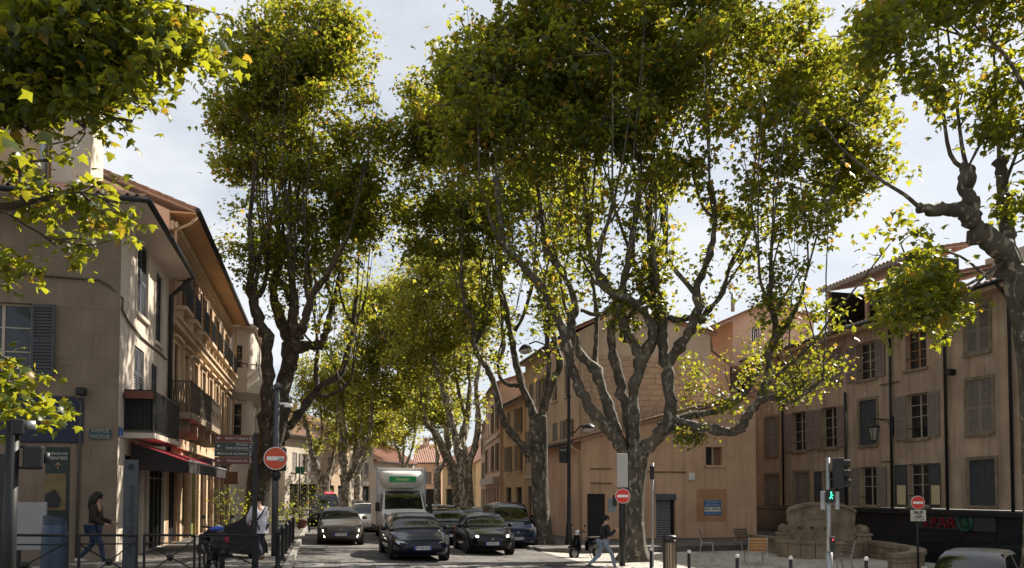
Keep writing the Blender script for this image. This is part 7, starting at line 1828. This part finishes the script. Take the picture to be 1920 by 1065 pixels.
# fountain-side low wall running left from the fountain
lw = thing('low_wall', 'low dark stone wall between the fountain and the orange building', 'wall', (*PXY(1445, 31.5), -0.36))
A, B = PXY(1410, 33.3), PXY(1470, 30.6)
for k in range(4):
    p, q = [A[i]+(B[i]-A[i])*k/4 for i in (0, 1)], [A[i]+(B[i]-A[i])*(k+0.97)/4 for i in (0, 1)]
    MB().bar((p[0], p[1], -0.1), (q[0], q[1], -0.1), 0.35, 0.55).build('stone_block', stone_grey, lw, Matrix.Identity(4), bevel=0.015)
MB().bar((*A, 0.23), (*B, 0.23), 0.45, 0.11).build('coping_stone', stone_grey, lw, Matrix.Identity(4))
# ---- round iron tree grating / tree island kerb near the second tree
for (px_, d_, lab) in ((1016, 33.6, 'square stone tree pit edging round the forked kerbside tree'), ):
    g0 = G(px_, d_); t = thing('tree_pit', lab, 'kerb', g0)
    for (x0, x1, y0_, y1_) in ((-0.9, 0.9, -0.95, -0.8), (-0.9, 0.9, 0.8, 0.95), (-0.95, -0.8, -0.79, 0.79), (0.8, 0.95, -0.79, 0.79)):
        MB().box(x0, x1, y0_, y1_, -0.05, 0.05).build('edging_stone', kerbm, t, bevel=0.01)
# ---- shrub pots and the bicycle by the far left pavement
def pot_plant(label, px, d, h, spread, pot=True):
    g0 = G(px, d); t = thing('potted_shrub', label, 'plant', g0, group='potted shrubs on the left pavement')
    if pot: MB().lathe([(0.2, 0), (0.26, 0.35), (0.29, 0.36), (0.29, 0.42), (0.25, 0.42)], n=14).build('pot', mat('terracotta', (0.3, 0.1, 0.06), rough=0.8), t, smooth=True)
    N = 260
    pos = rng.normal(size=(N, 3))*np.array([spread*0.45, spread*0.45, h*0.24]) + np.array([0, 0, 0.45+h*0.5])
    o = put('foliage', leaf_mesh('foliage', pos, rng.uniform(0.07, 0.13, N), LEAF_LO, 1.0, leaf_a), None, t); o['kind'] = 'stuff'
    MB().tube([(0, 0, 0.3), (0.02, 0, 0.45+h*0.5)], 0.025, 6).build('stem', bark_left, t)
pot_plant('green potted shrub between the shop doors and the arrow post', 432, 30.5, 1.6, 0.9)
pot_plant('bushy potted shrub just right of the camera pole', 538, 30, 1.2, 1.0)
pot_plant('reddish potted shrub by the far cafe boards', 566, 40, 2.4, 1.3)
pot_plant('tall potted shrub farther along the left pavement', 585, 47, 2.2, 1.4)
# small boards and table along the left pavement
d = 38.0
t, g0 = pole_thing('menu_board', 'small green projecting board on a post beside the left shrubs', 'sign', 562, d)
MB().tube([(0, 0, 0), (0, 0, zat(876, d)-g0.z)], 0.04, 8).build('post', ironm, t, smooth=True)
MB().box(-0.22, 0.2, -0.03, 0.03, zat(888, d)-g0.z, zat(875, d)-g0.z).build('board', mat('board_green', (0.01, 0.12, 0.05), rough=0.5), t, bevel=0.01)
d = 36.0
t, g0 = pole_thing('bar_table', 'dark high table on the left pavement by the kerb', 'table', 566, d)
MB().box(-0.4, 0.4, -0.35, 0.35, 1.0, 1.06).build('top', shut_brown, t, bevel=0.01)
for sx in (-1, 1):
    for sy in (-1, 1): MB().box(sx*0.35-0.03, sx*0.35+0.03, sy*0.3-0.03, sy*0.3+0.03, 0, 1.0).build('leg', ironm, t)

# ---- fallen leaves and iron covers
litter = leafmat('leaf_litter', (0.16, 0.10, 0.035), (0.2, 0.13, 0.04), (0.4, 0.2, 0.05), 0.8)
N = 1500
lx = np.concatenate([rng.uniform(-5, 8.3, 700), rng.uniform(8.6, 18, 800)]); ly = np.concatenate([rng.uniform(18.5, 42, 700), rng.uniform(20, 33, 800)])
keep = ~((lx < -0.9) & (ly < 21.8) & (lx < -5)); lx, ly = lx[keep], ly[keep]
pz = np.array([(-0.25 - 0.11*sm((a-8.4)/1.6) if (a > 8.4 and b < 29.5) else gz(a, b)) + 0.022 for a, b in zip(lx, ly)])
pos = np.stack([lx, ly, pz], 1)
me = leaf_mesh('fallen_leaves', np.zeros((len(pos), 3)), rng.uniform(0.08, 0.16, len(pos)), LEAF_LO, 0.0, litter)
co = np.empty(len(me.vertices)*3); me.vertices.foreach_get('co', co); co = co.reshape(-1, 6, 3)
co[:, :, 2] *= 0.06; co += pos[:, None, :]; me.vertices.foreach_set('co', co.ravel()); me.update()
tag(put('fallen_leaves', me, None), 'dry fallen leaves scattered over road and plaza', 'leaves', kind='stuff')
for i, (x, y_, lab) in enumerate(((1.9, 24.6, 'round iron cover in the road left of the blue saloon'), (6.9, 23.2, 'round iron cover in the road below the black hatchback'))):
    t = thing('manhole_cover', lab, 'manhole cover', (x, y_, road_z(x, y_)+0.006))
    Mc = WM[t.name] @ Matrix.Rotation(math.atan(0.04), 4, 'Y')
    MB().lathe([(0.40, 0.0), (0.40, 0.008), (0.34, 0.008), (0.34, 0.003)], n=28).build('rim', ironm, t, Mc)
    MB().lathe([(0.335, 0.0), (0.335, 0.006), (0.0, 0.006)], n=28).build('lid', mat('iron_cover', (0.06, 0.055, 0.05), rough=0.6, metal=0.5), t, Mc)
# ================================================================== people (local: facing -y, feet on z = 0)
skin_m = mat('skin', (0.45, 0.26, 0.18), rough=0.55)
def skinned(name, verts, edges, radii, m, parent, M, root=0, sub=1):
    me = bpy.data.meshes.new(name); me.from_pydata([tuple(v) for v in verts], edges, []); me.update()
    me.materials.append(m)
    o = put(name, me, None, parent, M)
    o.modifiers.new('skin', 'SKIN')
    for i, sv_ in enumerate(me.skin_vertices[0].data):
        r_ = radii[i]; sv_.radius = r_ if isinstance(r_, tuple) else (r_, r_); sv_.use_root = (i == root)
    s_ = o.modifiers.new('sub', 'SUBSURF'); s_.levels = sub; s_.render_levels = sub+1
    o.modifiers['skin'].use_smooth_shade = True
    return o
def person(label, loc, rotz, J, top_m, leg_m, hair_m, shoe_m, hair='short', sleeves=True, h=1.72):
    """J: joint positions (x right, y back, z up) for pelvis, chest, neck, head, shoulders, elbows, wrists, hips, knees, ankles"""
    t = thing('person', label, 'person', loc, rotz)
    M0 = WM[t.name]
    V = {k: Vector(v) for k, v in J.items()}
    names = ['pelvis', 'waist', 'chest', 'neck', 'head', 'crown', 'shL', 'elL', 'wrL', 'shR', 'elR', 'wrR', 'hiL', 'knL', 'anL', 'toL', 'hiR', 'knR', 'anR', 'toR', 'face']
    V['waist'] = V['pelvis'].lerp(V['chest'], 0.45)
    up = (V['head']-V['neck']).normalized()
    V['crown'] = V['head'] + up*0.075
    V['face'] = V['head'] + Vector(J.get('look', (0, -1, 0)))*0.03 - up*0.06
    fd = {k: Vector(J.get('foot', (0, -1, 0))) for k in 'LR'}
    V['toL'], V['toR'] = V['anL'] + fd['L']*0.15 + Vector((0, 0, -0.05)), V['anR'] + fd['R']*0.15 + Vector((0, 0, -0.05))
    rad = dict(pelvis=(0.145, 0.115), waist=(0.125, 0.10), chest=(0.155, 0.11), neck=0.055, head=(0.082, 0.095), crown=(0.065, 0.075), shL=0.062, shR=0.062, elL=0.043, elR=0.043, wrL=0.03, wrR=0.03,
               hiL=0.088, hiR=0.088, knL=0.058, knR=0.058, anL=0.04, anR=0.04, toL=0.035, toR=0.035, face=(0.065, 0.07))
    E = [('pelvis', 'waist'), ('waist', 'chest'), ('chest', 'neck'), ('neck', 'head'), ('head', 'crown'), ('chest', 'shL'), ('shL', 'elL'), ('elL', 'wrL'), ('chest', 'shR'), ('shR', 'elR'), ('elR', 'wrR'), ('pelvis', 'hiL'), ('hiL', 'knL'), ('knL', 'anL'), ('anL', 'toL'), ('pelvis', 'hiR'), ('hiR', 'knR'), ('knR', 'anR'), ('anR', 'toR')]
    def part(name_, keys, edges, m_, k=1.0, root='pelvis', extra=0.0):
        ks = [q for q in names if q in keys]; ix = {q: i for i, q in enumerate(ks)}
        rr = []
        for q in ks:
            r_ = rad[q]; r_ = r_ if isinstance(r_, tuple) else (r_, r_); rr.append((r_[0]*k+extra, r_[1]*k+extra))
        return skinned(name_, [V[q] for q in ks], [(ix[a], ix[b_]) for a, b_ in edges if a in ix and b_ in ix], rr, m_, t, M0, ix[root])
    allk = [q for q in names if q != 'face']
    body = part('body', allk, E, skin_m, 0.93)
    part('trousers', ['pelvis', 'hiL', 'knL', 'anL', 'hiR', 'knR', 'anR'], E, leg_m, 1.0, extra=0.012)
    part('top', ['pelvis', 'waist', 'chest', 'shL', 'elL', 'shR', 'elR'] + (['wrL', 'wrR'] if sleeves else []), E, top_m, 1.0, extra=0.022)
    # head details
    hd = V['head']; lk = Vector(J.get('look', (0, -1, 0))).normalized(); sd = lk.cross(up).normalized()
    MB().tube([hd+lk*0.085+up*0.02, hd+lk*0.112-up*0.02, hd+lk*0.09-up*0.03], [0.008, 0.014, 0.01], 6).build('nose', skin_m, body, M0, smooth=True)
    for s_ in (-1, 1):
        e = hd+lk*0.083+sd*(0.032*s_)+up*0.02; MB().sphere(e, 0.011, n=8, m=6).build('eye', trim, body, M0)
        e = hd+sd*(0.088*s_)-up*0.005; MB().sphere(e, 0.014, 0.022, 0.03, 8, 6).build('ear', skin_m, body, M0)
    MB().tube([hd+lk*0.088-up*0.055-sd*0.022, hd+lk*0.094-up*0.055, hd+lk*0.088-up*0.055+sd*0.022], 0.006, 5).build('mouth', mat('lips', (0.3, 0.1, 0.09), rough=0.6), body, M0)
    b = MB().sphere(hd-lk*0.018+up*0.035, 0.105, 0.112, 0.105, 14, 10)
    if hair == 'long':
        b.tube([hd-lk*0.05+up*0.05, hd-lk*0.095-up*0.06, hd-lk*0.10-up*0.2, hd-lk*0.085-up*0.36], [0.09, 0.105, 0.1, 0.045], 10)
        for s_ in (-1, 1): b.tube([hd+sd*0.07*s_+up*0.04, hd+sd*0.1*s_-lk*0.02-up*0.1, hd+sd*0.09*s_-lk*0.04-up*0.28], [0.04, 0.04, 0.02], 8)
    b.build('hair', hair_m, t, M0, smooth=True)
    # hands: palm, four bent fingers and a thumb
    for s_, w_, e_ in ((-1, 'wrL', 'elL'), (1, 'wrR', 'elR')):
        w, dr = V[w_], (V[w_]-V[e_]).normalized(); ac = dr.orthogonal().normalized(); nb = dr.cross(ac)
        b = MB(); c = w+dr*0.05
        b.tube([w, w+dr*0.03, w+dr*0.085], [0.026, 0.036, 0.03], 8)
        for q in range(4):
            o_ = ac*(0.022*(q-1.5)); l_ = (0.065, 0.078, 0.073, 0.058)[q]
            b.tube([w+dr*0.08+o_, w+dr*(0.08+l_*0.5)+o_+nb*0.012, w+dr*(0.08+l_*0.85)+o_+nb*0.04], [0.0095, 0.009, 0.007], 6)
        b.tube([w+dr*0.025+ac*0.028, w+dr*0.06+ac*0.056+nb*0.01, w+dr*0.09+ac*0.056+nb*0.03], [0.012, 0.011, 0.008], 6)
        b.build('hand', skin_m, body, M0, smooth=True)
    for q in 'LR':
        a, f_ = V['an'+q], fd[q]
        b = MB().tube([a-f_*0.06+Vector((0, 0, -0.035)), a+Vector((0, 0, -0.03)), a+f_*0.1+Vector((0, 0, -0.045)), a+f_*0.19+Vector((0, 0, -0.055))], [0.04, 0.05, 0.045, 0.03], 10)
        b.build('shoe', shoe_m, t, M0, smooth=True)
    return t
def walk(lean=0.0, stride=0.36, arms=0.18, **kw):
    J = dict(pelvis=(0, 0, 0.92), chest=(0, -0.03-lean, 1.30), neck=(0, -0.04-lean*1.2, 1.47), head=(0, -0.06-lean*1.3, 1.615),
             shL=(-0.17, -0.03-lean, 1.38), shR=(0.17, -0.03-lean, 1.38), elL=(-0.22, arms*0.7, 1.12), wrL=(-0.21, arms*0.3, 0.88), elR=(0.22, -arms*0.5, 1.12), wrR=(0.21, -arms*1.6, 0.92),
             hiL=(-0.09, 0, 0.88), hiR=(0.09, 0, 0.88), knL=(-0.1, -stride*0.62, 0.50), anL=(-0.1, -stride*0.85, 0.09), knR=(0.1, stride*0.18, 0.48), anR=(0.1, stride*1.05, 0.17))
    J.update(kw); return J
hair_dk = mat('hair_dark', (0.012, 0.009, 0.007), rough=0.55)
jeans_d, jeans_l, shoe_b = mat('jeans_dark', (0.03, 0.045, 0.10), (0.045, 0.06, 0.12), scale=12, rough=0.9), mat('jeans_pale', (0.24, 0.28, 0.34), (0.18, 0.215, 0.27), scale=8, rough=0.9), mat('shoe_dark', (0.03, 0.022, 0.018), rough=0.6)
g0 = G(176, 18.2)
w1 = person('woman with long dark hair and blue jeans walking past the cream wall', (g0.x, g0.y, g0.z), R(90)-YAW*0 + R(-4), walk(0.03, 0.34, 0.1, wrR=(0.15, -0.36, 1.02), elR=(0.2, -0.1, 1.1), wrL=(-0.16, -0.3, 0.98), elL=(-0.21, -0.06, 1.1)), mat('top_brown', (0.035, 0.022, 0.018), (0.05, 0.032, 0.025), scale=7, rough=0.9), jeans_d, hair_dk, mat('shoe_white', (0.5, 0.5, 0.5), rough=0.6), 'long')
g0 = G(489, 20.2)
w2 = person('man in a loose white shirt and dark trousers behind the arrow post', (g0.x, g0.y, g0.z), R(208), walk(0.06, 0.34, 0.1, wrL=(-0.12, -0.46, 1.0), elL=(-0.24, -0.2, 1.08), wrR=(0.12, -0.46, 1.0), elR=(0.24, -0.2, 1.08)), mat('shirt_white', (0.62, 0.58, 0.66), (0.52, 0.49, 0.56), scale=6, rough=0.85), mat('trousers_navy', (0.03, 0.035, 0.055), rough=0.85), hair_dk, mat('shoe_tan', (0.2, 0.1, 0.05), rough=0.6))
M2 = WM[w2.name]
MB().tube([(-0.13, -0.2, 1.42), (0.0, -0.21, 1.2), (0.17, -0.1, 1.0), (0.2, 0.05, 0.98), (0.05, 0.12, 1.2), (-0.12, 0.06, 1.44)], 0.022, 8).build('bag_strap', trim, w2, M2, smooth=True)
MB().sphere((0.2, 0.08, 1.0), 0.08, 0.13, 0.12, 10, 8).build('shoulder_bag', trim, w2, M2, smooth=True)
b = MB(); b.v, b.f, n_ = loft([[(0.175*math.cos(R(a))*k, 0.135*math.sin(R(a))*k+0.02, z) for a in range(0, 361, 24)] for k, z in ((0.98, 1.08), (1.02, 0.95), (1.12, 0.82), (1.2, 0.74))]); b.build('shirt_hem', MATS['shirt_white'], w2, M2, smooth=True)
g0 = G(1130, 24.6)
w3 = person('person in a black hooded jacket and pale jeans striding over the crossing', (g0.x, g0.y, g0.z-0.02), R(90)+R(6), walk(0.05, 0.44, 0.1, wrR=(0.10, -0.48, 1.20), elR=(0.22, -0.2, 1.06), wrL=(-0.08, -0.40, 1.26), elL=(-0.24, -0.1, 1.08)), mat('jacket_black', (0.008, 0.008, 0.010), rough=0.7), jeans_l, mat('hood_black', (0.007, 0.007, 0.008), rough=0.8), shoe_b)
MB().box(-0.02, 0.1, -0.585, -0.575, 1.22, 1.3).build('phone_case', trim, w3, WM[w3.name]) if False else None
# ---- covered two-wheeler and a parked scooter behind the barrier
g0 = G(440, 21.4)
t = thing('covered_motorbike', 'motorbike under a black cover behind the arrow signs', 'motorbike', g0, R(70)); M0 = WM[t.name]
secs = []
for y_, w, h in ((-0.95, 0.06, 0.35), (-0.8, 0.24, 0.72), (-0.5, 0.34, 0.98), (-0.3, 0.36, 1.12), (-0.1, 0.33, 1.0), (0.3, 0.3, 0.86), (0.7, 0.26, 0.84), (0.95, 0.18, 0.6), (1.05, 0.05, 0.3)):
    secs.append([(w*math.copysign(abs(math.cos(R(k)))**0.7, math.cos(R(k)))*(1.15-0.5*math.sin(R(k))), y_, 0.12+(h-0.12)*math.sin(R(k))**0.8 + 0.02*math.sin(k*0.4+y_*9)) for k in range(0, 181, 15)])
b = MB(); b.v, b.f, n_ = loft(secs); b.build('cover', mat('cover_black', (0.011, 0.010, 0.010), (0.016, 0.014, 0.013), scale=6, rough=0.8, bump=0.5), t, M0, smooth=True)
for y_ in (-0.62, 0.66): MB().tube([(0, y_+0.27*math.cos(R(a)), 0.28+0.27*math.sin(R(a))) for a in range(0, 361, 20)], 0.05, 8, False).build('wheel', rubber, t, M0, smooth=True)
g0 = G(402, 17.6)
sc2 = scooter('dark motor scooter with blue and red bits parked behind the barrier', (g0.x, g0.y, g0.z), R(20), paint('paint_ink', (0.012, 0.013, 0.02)))
MB().sphere((-0.05, -0.5, 0.98), 0.16, 0.1, 0.06, 10, 6).build('blue_bag', mat('bundle_blue', (0.05, 0.1, 0.42), rough=0.8), sc2, WM[sc2.name], smooth=True)
MB().sphere((0.16, -0.45, 0.72), 0.07, 0.1, 0.11, 10, 6).build('red_bag', mat('bundle_red', (0.3, 0.03, 0.06), rough=0.8), sc2, WM[sc2.name], smooth=True)
